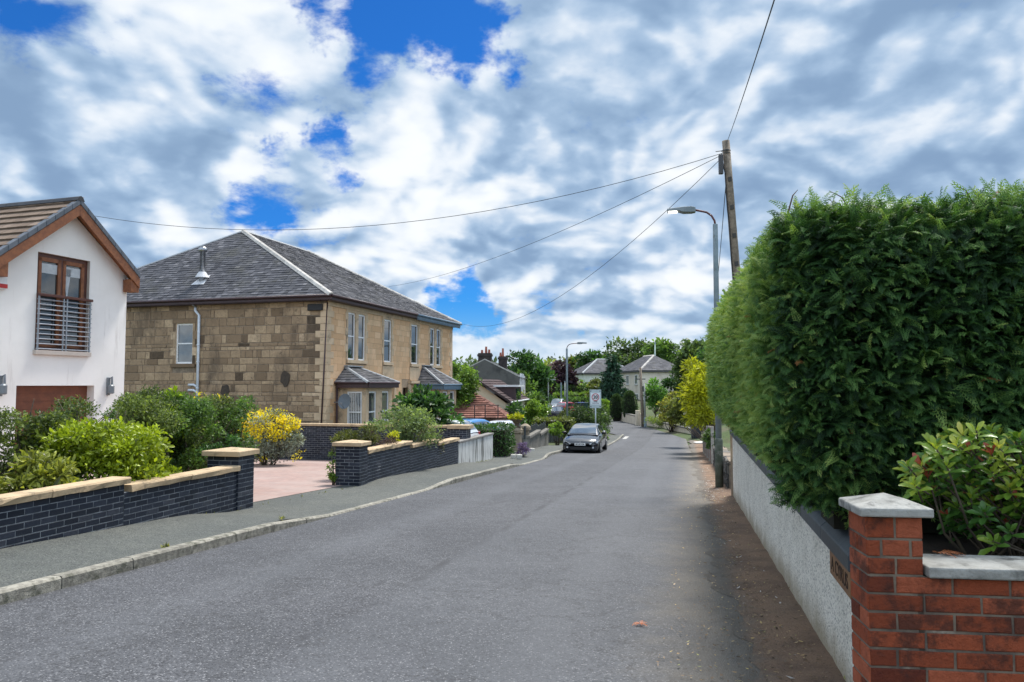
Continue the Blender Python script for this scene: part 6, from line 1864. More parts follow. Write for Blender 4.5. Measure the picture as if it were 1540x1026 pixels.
# big bush at the foot of the sign, and low plants near it
put('dark_bush', 'broad dark bush behind the speed sign at the corner of the side road', 'shrub', 886, 606, 664, 31, 56.5, 7000, .17, LW, lm('bush_leaf', (.034, .062, .024), .4, 2.1), 71, 44, 1.9)
put('dark_bush', 'olive topped dark bush left of the one behind the speed sign', 'shrub', 858, 618, 660, 20, 57.5, 3600, .17, LW, lm('bush_leaf2', (.05, .065, .026), .4, 2.2), 72, 26, 1.4)
put('garden_shrub', 'low green shrub with a golden tip beside the parked black car', 'shrub', 905, 640, 664, 12, 51.5, 1500, .12, LW, mid, 73, 14, .6)
put('yellow_flowers', 'small clump of yellow flowers just beyond the black car roof', 'flowers', 899, 641, 656, 4.5, 48.5, 420, .10, LW, yellowf, 74, 8, .25)
put('garden_shrub', 'yellow green low shrub behind the dark slatted gate', 'shrub', 838, 636, 655, 11, 44, 1300, .11, LW, fresh, 75, 14, .5)
q0 = at(802, 640, 50)
box_hedge('garden_hedge', 'low olive clipped hedge behind the dark slatted gate', flat(lateral(q0.x, q0.y), along(q0.x, q0.y), zr(49)), DN * 2.6, DA * .9, zpx(629, 50) - zr(49), 2200, .14, LW, olive, 76)
# shrubs between the gateposts and the far court
for px, yt, yb, hp, D, n, m_, s, lab in ((800, 590, 650, 24, 62, 4200, mid, 81, 'large green shrub left of the dark hatchback'), (808, 606, 652, 18, 56, 3000, fresh, 82, 'brighter green shrub in front of the dark hatchback'),
                                        (828, 598, 626, 10, 96, 1300, deep, 83, 'dark bush behind the dark hatchback'), (775, 605, 655, 14, 52, 2400, deep, 84, 'dark shrub at the foot of the cream bungalow front'),
                                        (786, 588, 640, 14, 66, 2000, olive, 85, 'olive shrub near the grey house wall')):
    put('garden_shrub', lab, 'shrub', px, yt, yb, hp, D, n, .2, LW, m_, s, 26, 1.2, group='shrubs in the gardens down the street')
# terraced hedges on the far bank
for k, (x0, x1, yt, D, m_) in enumerate(((838, 893, 586, 108, mid), (834, 900, 597, 101, fresh), (842, 900, 606, 95, mid))):
    p0, p1 = at(x0, yt + 8, D), at(x1, yt, D + 6); p0.z = at(x0, yt + 20, D).z
    box_hedge('bank_hedge', ('upper long clipped hedge on the far bank', 'middle, brighter long clipped hedge on the far bank', 'lowest long clipped hedge on the far bank above the bins')[k], p0, Vector((p1.x - p0.x, p1.y - p0.y, 0)), Vector((0, 1.6, 0)), at(x0, yt, D).z - p0.z + .4, 2600, .3, LW, m_, 90 + k, .2, group='clipped hedges on the far bank')
# ---- the trees behind
TREES = ((796, 531, 640, 33, 100, 7500, deep, 'dense dark green tree beyond the grey house', .9), (824, 540, 630, 24, 150, 4200, lm('pale_tree_leaf', (.10, .145, .038), .45, 1.8), 'pale light green tree between the grey house and the copper beech', .8),
         (845, 544, 612, 19, 112, 4200, copper, 'dark purple copper beech behind the second street lamp', .8), (868, 536, 620, 20, 160, 3800, olive, 'yellow olive tree right of the copper beech', .8),
         (887, 524, 610, 20, 150, 2600, deep, 'thin dark tree with sky showing through, left of the spruce', .8), (945, 517, 600, 42, 165, 6500, lm('wood_leaf', (.042, .072, .030), .4, 2.0), 'wide dark tree rising behind the two roughcast houses', .8),
         (995, 519, 600, 34, 160, 6000, mid, 'broad rich green tree behind the beige roughcast house', .8), (1046, 503, 640, 26, 74, 6000, lm('ash_leaf', (.05, .085, .034), .4, 2.0), 'tall grey green tree above the golden conifers', .8),
         (858, 570, 622, 24, 118, 3600, fresh, 'low fresh green tree under the copper beech', .8), (780, 560, 640, 20, 92, 3000, mid, 'green tree tucked against the end of the grey house', .8),
         (712, 545, 620, 16, 130, 2600, mid, 'distant green tree seen left of the grey house chimneys', .8), (672, 548, 640, 24, 100, 3000, deep, 'dark green tree behind the stone house roof end', .8),
         (1085, 520, 640, 34, 60, 4200, deep, 'dark tree behind the far end of the conifer hedge', .8), (820, 575, 630, 22, 125, 3000, mid, 'green tree below the pale light green one', .8))
for i, (px, yt, yb, hp, D, n, m_, lab, sq) in enumerate(TREES):
    b, c, r = pl_at(px, yt, yb, hp, D)
    plant('broadleaf_tree', lab, 'tree', b, c, r, n, .0046 * D + .03, LW, m_, 200 + i, 46, 'trees behind the street', trunk=(.0022 * D + .08, max(1.5, (c.z - b.z) * .8)), part='crown', squash=sq, fill=.25, tone=.3)
# far wood closing the valley: one mass
C, cr = [], []
rg_ = np.random.default_rng(77)
for px in range(560, 1240, 9):
    D = rg_.uniform(185, 230); y = 560 + 6 * math.sin(px * .05) + rg_.uniform(-6, 6)
    for q in range(3): C.append(at(px, y + q * 14, D)); cr.append(3.4)
V, Fc, Rn = crown_leaves(np.array(C), np.array(cr), 12000, 1.1, LW, 78); 
tag(stuff(npmesh('distant_woodland', V, Fc, Rn, lm('far_wood', (.055, .085, .04), .5, 1.8))), 'band of mixed green woodland closing the valley behind the houses', 'woodland')
# weeds in the footway edges
def weed_at():
    k = random.random()
    if k < .5: return rd(LF + .03, random.uniform(23.7, 28), .03), random.choice([.6, 1])
    if k < .7: return rd(-5.75, random.choice([7.4, 9.9]) + random.uniform(-.06, .06), .11), .6
    return rd(LF + .03, random.uniform(5, 23), .03), .4
P = [weed_at() for _ in range(260)]
V, Fc, Rn = leaves(np.array([p for p, s in P]), np.tile([0, 0, 1.0], (260, 1)), .05, LN, .9)
tag(stuff(npmesh('weeds', V, Fc, Rn, lm('weed_leaf', (.10, .11, .04)))), 'small weeds in the joints at the foot of the garden walls', 'weeds')
# ================================================================== STREET FURNITURE
q = gp(853, 660)
lamp_column(q, zpx(516, q.y) - q.z, .085, .07, 1.5, 'slender street lamp behind the parked black car', DN, False)
D = 98
for px, yt, lab in ((824.5, 567, 'thin pale pole before the trees, left of the distant street lamp'), (849.5, 574, 'thin pale pole close behind the distant street lamp')):
    b = at(px, 606, D); A = Acc(); b.z -= 1.0
    t = thing('pole', lab, 'pole', b); A.tube([b, at(px, yt, D)], [.10, .07], 8); A.build('shaft', M('pale_pole', (.36, .38, .36), None, 4, .6), t, True)
    A = Acc(); A.box(at(px, yt, D), .18, .18, .12); A.build('pole_cap', lampm, t)
b = at(844, 606, 96); b.z -= 1.0
lamp_column(b, at(844, 571, 96).z - b.z, .11, .09, 1.4, 'small distant street lamp in front of the copper beech', -DN, False)
b = at(985, 536, 125); A = Acc(); t = thing('mast', 'thin pale mast rising behind the ridge of the beige house', 'mast', at(985, 600, 125))
A.tube([at(985, 600, 125), at(985, 516, 125)], [.16, .10], 8); A.build('shaft', M('mast_green', (.40, .50, .46), None, 4, .6), t, True)
A = Acc(); A.box(at(985, 516, 125), .3, .3, .2); A.build('mast_head', lampm, t)
b = gp(967, 642); t = thing('utility_pole', 'dark timber utility pole at the bend in front of the beige house', 'utility pole', b)
tp_ = at(963, 553, b.y); A = Acc(); A.tube([b - UP * .1, b.lerp(tp_, .5), tp_], [.15, .13, .11], 10); A.build('pole', wood_pole, t, True)
A = Acc(); A.obox(tp_ + Vector((-.45, -.05, -1.1)), (.9, 0, 0), (0, .1, 0), (0, 0, .09)); A.obox(tp_ + Vector((.12, -.1, -2.2)), (.16, 0, 0), (0, .12, 0), (0, 0, .5)); A.build('crossarm', M('pole_iron', (.06, .06, .06), None, 4, .6), t)
b = gp(970, 642); t = thing('post', 'slim pale post standing close beside the dark timber utility pole', 'post', b); A = Acc(); A.tube([b - UP * .1, at(969, 577, b.y)], [.11, .08], 8); A.build('shaft', MATS['pale_pole'], t, True)
A = Acc(); A.lathe(b, [(.17, 0), (.17, .8), (.11, .85)], 8); A.build('base', lampm, t)

# speed sign
D = 46.5
pc = at(895.5, 600, D); pw_, ph_ = 17.2 / F * D, 27.5 / F * D
b = Vector((pc.x, pc.y, zr(46)))
sg = thing('speed_sign', 'grey rectangular sign with a red ringed 20 speed limit on a slim post', 'road sign', b)
SX, SN = Vector((cA, -sA, 0)) * .985 + Vector((sA, cA, 0)) * .0, Vector((-sA, -cA, 0))
SX = Vector((math.cos(R(3)), -math.sin(R(3)), 0)); SN = Vector((-SX.y * -1 * -1, 0, 0)); SN = Vector((SX.y, -SX.x, 0))
A = Acc(); A.tube([b - UP * .1, Vector((pc.x, pc.y, pc.z + ph_ * .45)) - SN * .06], .045, 10); A.build('post', M('sign_post', (.48, .54, .56), (.42, .48, .50), 4, .4, .4), sg, True)
A = Acc(); A.obox(pc - SX * pw_ / 2 - UP * ph_ / 2 - SN * .012, SX * pw_, UP * ph_, SN * .02); pn = A.build('panel', M('sign_grey', (.42, .50, .52), (.38, .46, .48), 3, .5), sg, bevel=.006)
A = Acc(); A.obox(pc - SX * pw_ * .42 - UP * ph_ * .31 + SN * .009, SX * pw_ * .84, UP * ph_ * .64, SN * .004); A.build('white_field', M('sign_white', (.66, .72, .74), (.62, .68, .70), 3, .5), pn)
def disc(name, c, r, mat, par, off, n=36, r0=0):
    A = Acc(); o1 = [c + SX * (r * math.cos(t_)) + UP * (r * math.sin(t_)) + SN * off for t_ in np.linspace(0, 2 * math.pi, n, endpoint=False)]
    if r0:
        o0 = [c + SX * (r0 * math.cos(t_)) + UP * (r0 * math.sin(t_)) + SN * off for t_ in np.linspace(0, 2 * math.pi, n, endpoint=False)]
        A.add(o1 + o0, [(i, (i + 1) % n, n + (i + 1) % n, n + i) for i in range(n)])
    else: A.add(o1, [tuple(range(n))])
    return A.build(name, mat, par)
rc = pc + UP * ph_ * .09; rad_ = 5.6 / F * D
disc('disc', rc, rad_, M('sign_bright_white', (.80, .82, .84), None, 3, .5), pn, .017)
disc('red_ring', rc, rad_, M('sign_red', (.50, .02, .05), None, 3, .5), pn, .021, 36, rad_ * .80)
blk = M('sign_black', (.012, .014, .016), None, 3, .5)
text('numerals', '20', rad_ * 1.2, blk, pn, rc + SN * .022, SX, UP, .002, 1.0, .010)
text('lettering', 'ZONE', .085, blk, pn, pc - UP * ph_ * .155 + SN * .016, SX, UP, .002, 1.0, .004)
text('lettering', "Twenty's Plenty", .082, M('sign_ink', (.10, .07, .13), None, 3, .5), pn, pc - UP * ph_ * .235 + SN * .016, SX, UP, .002, .85, .002)
for sx in (-1, 1):
    for sz in (-1, 1):
        A = Acc(); c = pc + SX * pw_ * .40 * sx + UP * ph_ * .42 * sz + SN * .010; A.add([c + SX * .035 * math.cos(t_) + UP * .035 * math.sin(t_) for t_ in np.linspace(0, 6.283, 12, endpoint=False)] , [tuple(range(12))]); A.build('bolt', blk, pn)

# stone gateposts, low wall with fence, slatted gate
post_m = M('gatepost_stone', (.33, .27, .19), (.24, .195, .14), 3, .9, bmp=.4, stain=(.13, .11, .085), stainscale=2.5, stain_lo=.52, stain_hi=.7)
def gatepost(px, yb, yt, w, label, urn=False):
    b = gp(px, yb, .04); H = zpx(yt, b.y) - b.z
    t = thing('stone_gatepost', label, 'gatepost', b, 'pair of stone gateposts')
    A = Acc(); A.obox(b - DA * w / 2 - DN * w / 2 - UP * .2, DA * w, DN * w, UP * (H * .76 + .2)); A.obox(b - DA * (w / 2 + .03) - DN * (w / 2 + .03), DA * (w + .06), DN * (w + .06), UP * .25); A.build('shaft', post_m, t, bevel=.03)
    A = Acc(); A.obox(b - DA * (w / 2 + .06) - DN * (w / 2 + .06) + UP * H * .76, DA * (w + .12), DN * (w + .12), UP * H * .07)
    A.lathe(b + UP * H * .83, [(w * .72, 0), (w * .74, H * .04), (w * .62, H * .10), (w * .35, H * .15), (.04, H * .175)], 16); A.build('cap', post_m, t, bevel=.02)
    return b, H
b1, H1_ = gatepost(777.5, 683, 641, .36, 'left stone gatepost with a planted urn on its cap')
b2, H2_ = gatepost(790, 679, 637, .36, 'right stone gatepost with a domed cap beside the low wall')
ub = b1 + UP * (H1_ + .005)
ur = thing('stone_urn', 'brown stone urn planter on the left gatepost', 'urn', ub)
A = Acc(); A.lathe(ub, [(.16, -.06), (.10, .06), (.12, .12), (.27, .28), (.30, .32), (.26, .32), (.20, .26)], 16); A.build('bowl', M('urn_brown', (.13, .09, .06), (.09, .065, .045), 4, .8), ur, True)
A = Acc(); A.box(ub - UP * .03, .34, .34, .06); A.build('foot', MATS['urn_brown'], ur)
plant('urn_plant', 'acid yellow foliage plant growing in the stone urn', 'plant', ub + UP * .28, ub + UP * .42, (.33, .3, .17), 420, .10, LW, LM['acid_leaf'], 301, 9)
st_ = gp(780, 688, .03)
for i, (px, y, s) in enumerate(((777, 680, .17), (781, 687, .13), (800, 677, .14), (772, 686, .11))):
    p = gp(px, y + 3, .04); A = Acc(); rs_ = random.Random(i)
    A.add([p + Vector((s * math.cos(a) * rs_.uniform(.8, 1.2), s * math.sin(a) * .8, z)) for z, f_ in ((-.02, 1), (s * 1.3, .8)) for a in np.linspace(0, 6.28, 7, endpoint=False)], [tuple(range(6, -1, -1)), tuple(range(7, 14))] + [(k, (k + 1) % 7, 7 + (k + 1) % 7, 7 + k) for k in range(7)])
    tag(A.build('edging_stone', M('pale_edging', (.55, .53, .48), (.42, .40, .36), 5, .9, bmp=.4), None, bevel=.03), ('upright pale edging stone in front of the lavender', 'small pale stone at the lavender foot', 'pale stone at the start of the low wall with fence', 'low pale stone at the hedge corner')[i], 'stone', 'pale edging stones')
lw0, lw1 = gp(795, 680, .03), gp(825, 668.5, .03)
lw = thing('low_stone_wall', 'low weathered stone wall with stepped coping under a dark slatted fence', 'garden wall', lw0)
mossy = M('mossy_stone', (.22, .21, .19), (.14, .135, .12), 3, .95, bmp=.6, stain=(.07, .07, .06), stainscale=1.5, stain_lo=.5, stain_hi=.65, streak=True)
dl = (lw1 - lw0); dl2 = Vector((dl.x, dl.y, 0)); dh = Vector((-dl2.y, dl2.x, 0)).normalized()
A = Acc(); B_ = Acc()
for i in range(2):
    p = lw0 + dl * (i * .5); zt = zpx(660 if i == 0 else 655.5, p.y)
    A.obox(V3(p, zr(40) - .3), dl2 * .497, dh * .3, UP * (zt - zr(40) + .3)); B_.obox(V3(p, zt) - dh * .08, dl2 * .495, dh * .46, UP * .16)
A.build('wall_body', mossy, lw); B_.build('coping', M('mossy_coping', (.20, .19, .165), (.11, .105, .095), 6, .95, bmp=.7), lw, bevel=.03)
dark_fence = M('dark_fence_paint', (.022, .030, .034), (.035, .045, .05), 5, .6, bmp=.2)
fe = thing('slatted_fence', 'dark slatted fence panels standing on the low weathered stone wall', 'fence', lw0 + UP * 1)
for i in range(2):
    A = Acc(); p = lw0 + dl * (i * .5) + dh * .15
    z0_, z1_ = zpx(657 if i == 0 else 652.5, p.y), zpx(643 if i == 0 else 640, p.y)
    for k in range(9): A.obox(V3(p + dl2 * (.04 + .05 * k), z0_), dl2 * .028, dh * .03, UP * (z1_ - z0_ - .06 * (k % 2)))
    for z in (z0_ + .12, (z0_ + z1_) / 2, z1_ - .15): A.obox(V3(p + dl2 * .01 + dh * .03, z), dl2 * .48, dh * .04, UP * .07)
    A.build('slat_panel', dark_fence, fe)
    A = Acc(); A.obox(V3(p, z0_ - .1), dl2 * .022, dh * .08, UP * (z1_ - z0_ + .18)); A.build('fence_post', dark_fence, fe)
g0_, g1_ = gp(825, 668, .05), at(845, 667, gp(825, 668, .05).y + 2.0); g1_.z = g0_.z
gt = thing('slatted_gate', 'black slatted timber gate beside the front of the parked black car', 'gate', g0_)
dg_ = g1_ - g0_; gh_ = Vector((-dg_.y, dg_.x, 0)).normalized(); zt = zpx(643, g0_.y)
A = Acc()
for k in range(8): A.obox(g0_ + dg_ * (.03 + k * .122) + UP * .08, dg_ * .075, gh_ * .03, UP * (zt - g0_.z - .08 - .05 * (k % 2)))
A.build('slat_panel', dark_fence, gt)
A = Acc()
for z in (.22, .75, 1.2): A.obox(g0_ + gh_ * .03 + UP * min(z, zt - g0_.z - .1), dg_, gh_ * .04, UP * .08)
A.build('rail', dark_fence, gt)
A = Acc()
for k in (-.05, 1.0): A.obox(g0_ + dg_ * k, dg_ * .05, gh_ * .1, UP * (zt - g0_.z + .1))
A.build('gate_post', dark_fence, gt)

# right verge: boards at the wall end, rough stone wall, brown fence, bin, drop slabs
e_ = flat(WF - .04, wall_end + .12, zr(wall_end))
bd = thing('timber_board', 'upright pale timber post and brown board at the far end of the white wall', 'board', e_)
A = Acc(); A.obox(e_ - UP * .1, DN * .07, DA * .06, UP * 1.55); A.build('upright', M('pale_timber', (.36, .28, .20), (.27, .21, .15), 8, .8, bmp=.3), bd)
A = Acc(); A.obox(e_ + DN * .04 - DA * .06 - UP * .1, DN * .10, DA * .03, UP * .9); A.build('board', M('red_brown_board', (.12, .045, .03), (.08, .03, .022), 6, .7), bd)
rw = thing('rough_stone_wall', 'rough dark stone boundary wall beyond the street lamp', 'garden wall', flat(WF + .1, 22, zr(22)))
A = Acc(); a0, a1 = 18.2, 28.0; zt = .42
rough_m = stonemat('dark_rubble', [(0, (.035, .033, .03)), (.6, (.085, .08, .072)), (1, (.20, .19, .17))], 8, .8)
nseg = 8
for i in range(nseg):
    s0, s1 = a0 + (a1 - a0) * i / nseg, a0 + (a1 - a0) * (i + 1) / nseg; zt = zr(s0) + .62 + random.uniform(-.06, .06)
    A.obox(flat(WF + .012, s0, zr(s1) - .2), DA * (s1 - s0), DN * .3, UP * (zt - zr(s1) + .2), .5, 1)
    masonry(A, flat(WF + .01, s0, zr(s1) - .1), DA, UP, -DN, s1 - s0, zt - zr(s1) + .1, lambda: random.choice([.12, .16, .22]), .15, .4, .03, .05, .02, .02)
A.build('stonework', [rough_m, rub_mortar], rw)
A = Acc()
for i in range(34):
    a = a0 + (a1 - a0) * i / 34; A.obox(flat(WF - .02 + random.uniform(-.03, .03), a, zr(a) + .56), DA * random.uniform(.2, .3), DN * .36, UP * random.uniform(.06, .14))
A.build('cope_stone', rough_m, rw, bevel=.03)
bf = thing('brown_boarded_fence', 'pinkish brown boarded fence under the golden conifer', 'fence', flat(.95, 34, zr(34)))
for i in range(5):
    A = Acc(); a = 28.6 + i * 2.2
    for k in range(14): A.obox(flat(.86 - .03 * i, a + k * .155, zr(a + 1) + .05), DA * .15, DN * .03, UP * (1.25 + .02 * (k % 2)))
    A.build('fence_panel', M('pink_brown_board', (.22, .12, .095), (.17, .09, .07), 5, .8, rnd=.2, bmp=.3), bf)
    A = Acc(); A.obox(flat(.83 - .03 * i, a - .06, zr(a) - .1), DA * .11, DN * .11, UP * 1.5); A.build('fence_post', M('concrete_post', (.40, .37, .33), (.3, .28, .25), 6, .9), bf)
for i, (px, y, hw2) in enumerate(((1046, 667, .9), (1043, 653.5, .8), (1042, 648, .7))):
    c = gp(px, y); al_ = along(c.x, c.y)
    A = Acc(); pts = []
    sl0 = lateral(c.x, c.y)
    for k in np.linspace(0, 2 * math.pi, 14, endpoint=False): pts.append(rd(sl0 + .28 + .42 * math.cos(k), al_ + hw2 * math.sin(k), .035 + .09 * max(0, math.cos(k))))
    A.prism(pts, (0, 0, .05)); tag(A.build('ramp_slab', slab_m), ('nearest pale concrete ramp slab on the right verge by the brown fence', 'second pale concrete ramp slab on the right verge', 'farthest pale concrete ramp slab on the right verge')[i], 'ramp slab', 'concrete ramps on the right verge')
def wheelie(p, label, body, lid, s=1.0, az=0):
    t = thing('wheelie_bin', label, 'bin', p, 'wheelie bins')
    A = Acc(); w0, w1, h = .22 * s, .29 * s, .95 * s
    A.add([p + Vector((x * w0, y * w0, .06)) for x, y in ((-1, -1), (1, -1), (1, 1), (-1, 1))] + [p + Vector((x * w1, y * w1, h)) for x, y in ((-1, -1), (1, -1), (1, 1), (-1, 1))], [(3, 2, 1, 0), (4, 5, 6, 7), (0, 1, 5, 4), (1, 2, 6, 5), (2, 3, 7, 6), (3, 0, 4, 7)]); A.build('body', body, t, bevel=.03)
    A = Acc(); A.obox(p + Vector((-w1 - .03, -w1 - .05, h)), (2 * w1 + .06, 0, 0), (0, 2 * w1 + .1, 0), (0, 0, .08)); A.build('lid', lid, t, bevel=.03)
    A = Acc(); 
    for x in (-1, 1): A.tube([p + Vector((x * w0 - .03, w0, .10)), p + Vector((x * w0 + .03, w0, .10))], .10, 10)
    A.build('wheel', M('black_rubber', (.02, .02, .02), None, 4, .8), t)
dkbin = M('dark_bin', (.02, .025, .035), None, 4, .5); blbin = M('blue_bin', (.03, .09, .28), None, 4, .5); gnbin = M('green_bin', (.02, .07, .05), None, 4, .5)
p = gp(1046.5, 661); p = rd(.62, along(p.x, p.y), .02)
wheelie(p, 'dark wheelie bin on the right verge below the golden conifer', dkbin, dkbin, 1.1)
for px, D, m_, l_, lab in ((869, 84, dkbin, dkbin, 'dark wheelie bin left of the blue lidded one across the court'), (874, 83, dkbin, blbin, 'wheelie bin with a blue lid across the court'), (880, 84, gnbin, gnbin, 'dark green wheelie bin right of the blue lidded one')):
    c = at(px, 621, D); wheelie(c, lab, m_, l_, 1.15)

# cream retaining walls round the bend
cream_w = M('cream_wall', (.72, .62, .48), (.62, .53, .41), 2, .9, bmp=.3, stain=(.42, .36, .28), stainscale=1.1, stain_lo=.55, stain_hi=.75, streak=True)
crw = thing('retaining_wall', 'cream rendered stepped retaining wall on the outside of the bend', 'garden wall', gp(940, 636))
def wall_seg(par, p0, p1, zt, th, mat, name, cop=None, ch=.1):
    p0, p1 = Vector((p0.x, p0.y, 0)), Vector((p1.x, p1.y, 0)); d = p1 - p0; nrm = Vector((-d.y, d.x, 0)).normalized()
    if nrm.y < 0: nrm = -nrm
    A = Acc(); A.obox(V3(p0, -2.6), d * .998, nrm * th, UP * (zt + 2.6)); A.build(name, mat, par, bevel=.015)
    if cop: A = Acc(); A.obox(V3(p0, zt) - nrm * .06, d * .998, nrm * (th + .12), UP * ch); A.build('coping', cop, par, bevel=.02)
w0, w1_, w2_ = gp(916, 628.5), gp(926, 631.5), gp(957, 639)
wall_seg(crw, w0, w1_, zpx(623, w0.y), .3, cream_w, 'wall_body'); wall_seg(crw, w1_, w2_, zpx(620, w1_.y), .3, cream_w, 'wall_body', MATS['mossy_coping'], .08)
A = Acc(); p = gp(959.5, 640); A.box(V3(p, (zpx(617, p.y) - 2.5) / 2), .42, .42, zpx(617, p.y) + 2.5); A.build('pier', cream_w, crw, bevel=.03)
tw = thing('terrace_wall', 'low cream terrace wall stepping down in five dark coped lengths', 'garden wall', gp(1005, 648))
pts = [(971, 640.5), (984, 643), (998, 646), (1012, 650), (1026, 653.5), (1040, 657)]
for i in range(5):
    a, b = gp(*pts[i]), gp(*pts[i + 1]); wall_seg(tw, a, b, zpx((632, 634, 636.5, 640, 643)[i], a.y), .3, cream_w, 'wall_body', MATS['mossy_coping'], .10)
A = Acc(); a = gp(971, 640.5); A.box(V3(a, (zpx(622, a.y) - 2.5) / 2) + Vector((-.2, .3, 0)), .5, .5, zpx(622, a.y) + 2.5); A.build('pier', cream_w, tw, bevel=.03)
b = gp(1040, 660); t = thing('stone_post', 'stubby grey post at the near end of the terrace wall', 'post', b); A = Acc(); A.obox(b - UP * .1, (.18, 0, 0), (0, .18, 0), (0, 0, 1.1)); A.build('shaft', mossy, t, bevel=.03); A = Acc(); A.box(b + Vector((.09, .09, 1.03)), .24, .24, .07); A.build('cap', mossy, t)

# ================================================================== VEHICLES
tyre_m = M('tyre_rubber', (.015, .015, .016), (.022, .022, .022), 6, .85)
rim_m = M('alloy_rim', (.45, .46, .48), (.36, .37, .39), 6, .3, .8)
trim_m = M('black_trim', (.012, .012, .013), None, 4, .45)
lamp_glass = M('headlamp', (.80, .83, .86), (.55, .58, .62), 14, .12, .2, coat=1.0)
red_lamp = M('tail_lamp', (.45, .015, .02), (.30, .01, .015), 6, .2, coat=1.0)
plate_w = M('plate_white', (.75, .76, .74), None, 3, .4)
plate_y = M('plate_yellow', (.70, .52, .06), None, 3, .4)
COUPE = dict(body=[(2.13, .56, .33, .50, .53), (2.08, .70, .23, .62, .655), (1.92, .83, .18, .70, .745), (1.5, .888, .17, .80, .865), (1.0, .90, .17, .885, .955), (.4, .905, .17, .93, .98), (-.6, .905, .17, .965, 1.0), (-1.4, .905, .18, .985, 1.03), (-1.9, .86, .22, .96, 1.0), (-2.06, .80, .28, .90, .93), (-2.12, .72, .34, .82, .85)],
             cabin=[(1.22, .76, .74, .93), (.9, .80, .70, 1.08), (.55, .82, .645, 1.24), (.25, .82, .60, 1.345), (-.1, .82, .585, 1.39), (-.5, .82, .58, 1.395), (-1.0, .80, .575, 1.37), (-1.5, .78, .60, 1.25), (-1.95, .74, .66, 1.0)], belt=.93, ws=(1.12, .24), rw=(-1.2, -1.85), sw=(.62, -1.25), wb=(1.33, -1.28), wr=.325)
HATCH = dict(body=[(1.92, .52, .33, .58, .60), (1.87, .68, .22, .70, .74), (1.65, .79, .18, .80, .86), (1.1, .835, .18, .89, .96), (.4, .845, .18, .94, .99), (-1, .845, .18, .97, 1.0), (-1.55, .83, .2, .99, 1.02), (-1.85, .79, .26, .97, 1.0), (-1.94, .70, .36, .88, .90)],
             cabin=[(1.22, .70, .68, .95), (.85, .74, .67, 1.17), (.45, .77, .63, 1.40), (.1, .77, .62, 1.49), (-.5, .77, .61, 1.52), (-1.2, .76, .60, 1.50), (-1.55, .75, .60, 1.42), (-1.72, .74, .63, 1.25), (-1.88, .72, .68, 1.0)], belt=.93, ws=(1.12, .42), rw=(-1.57, -1.82), sw=(.70, -1.38), wb=(1.18, -1.18), wr=.30)
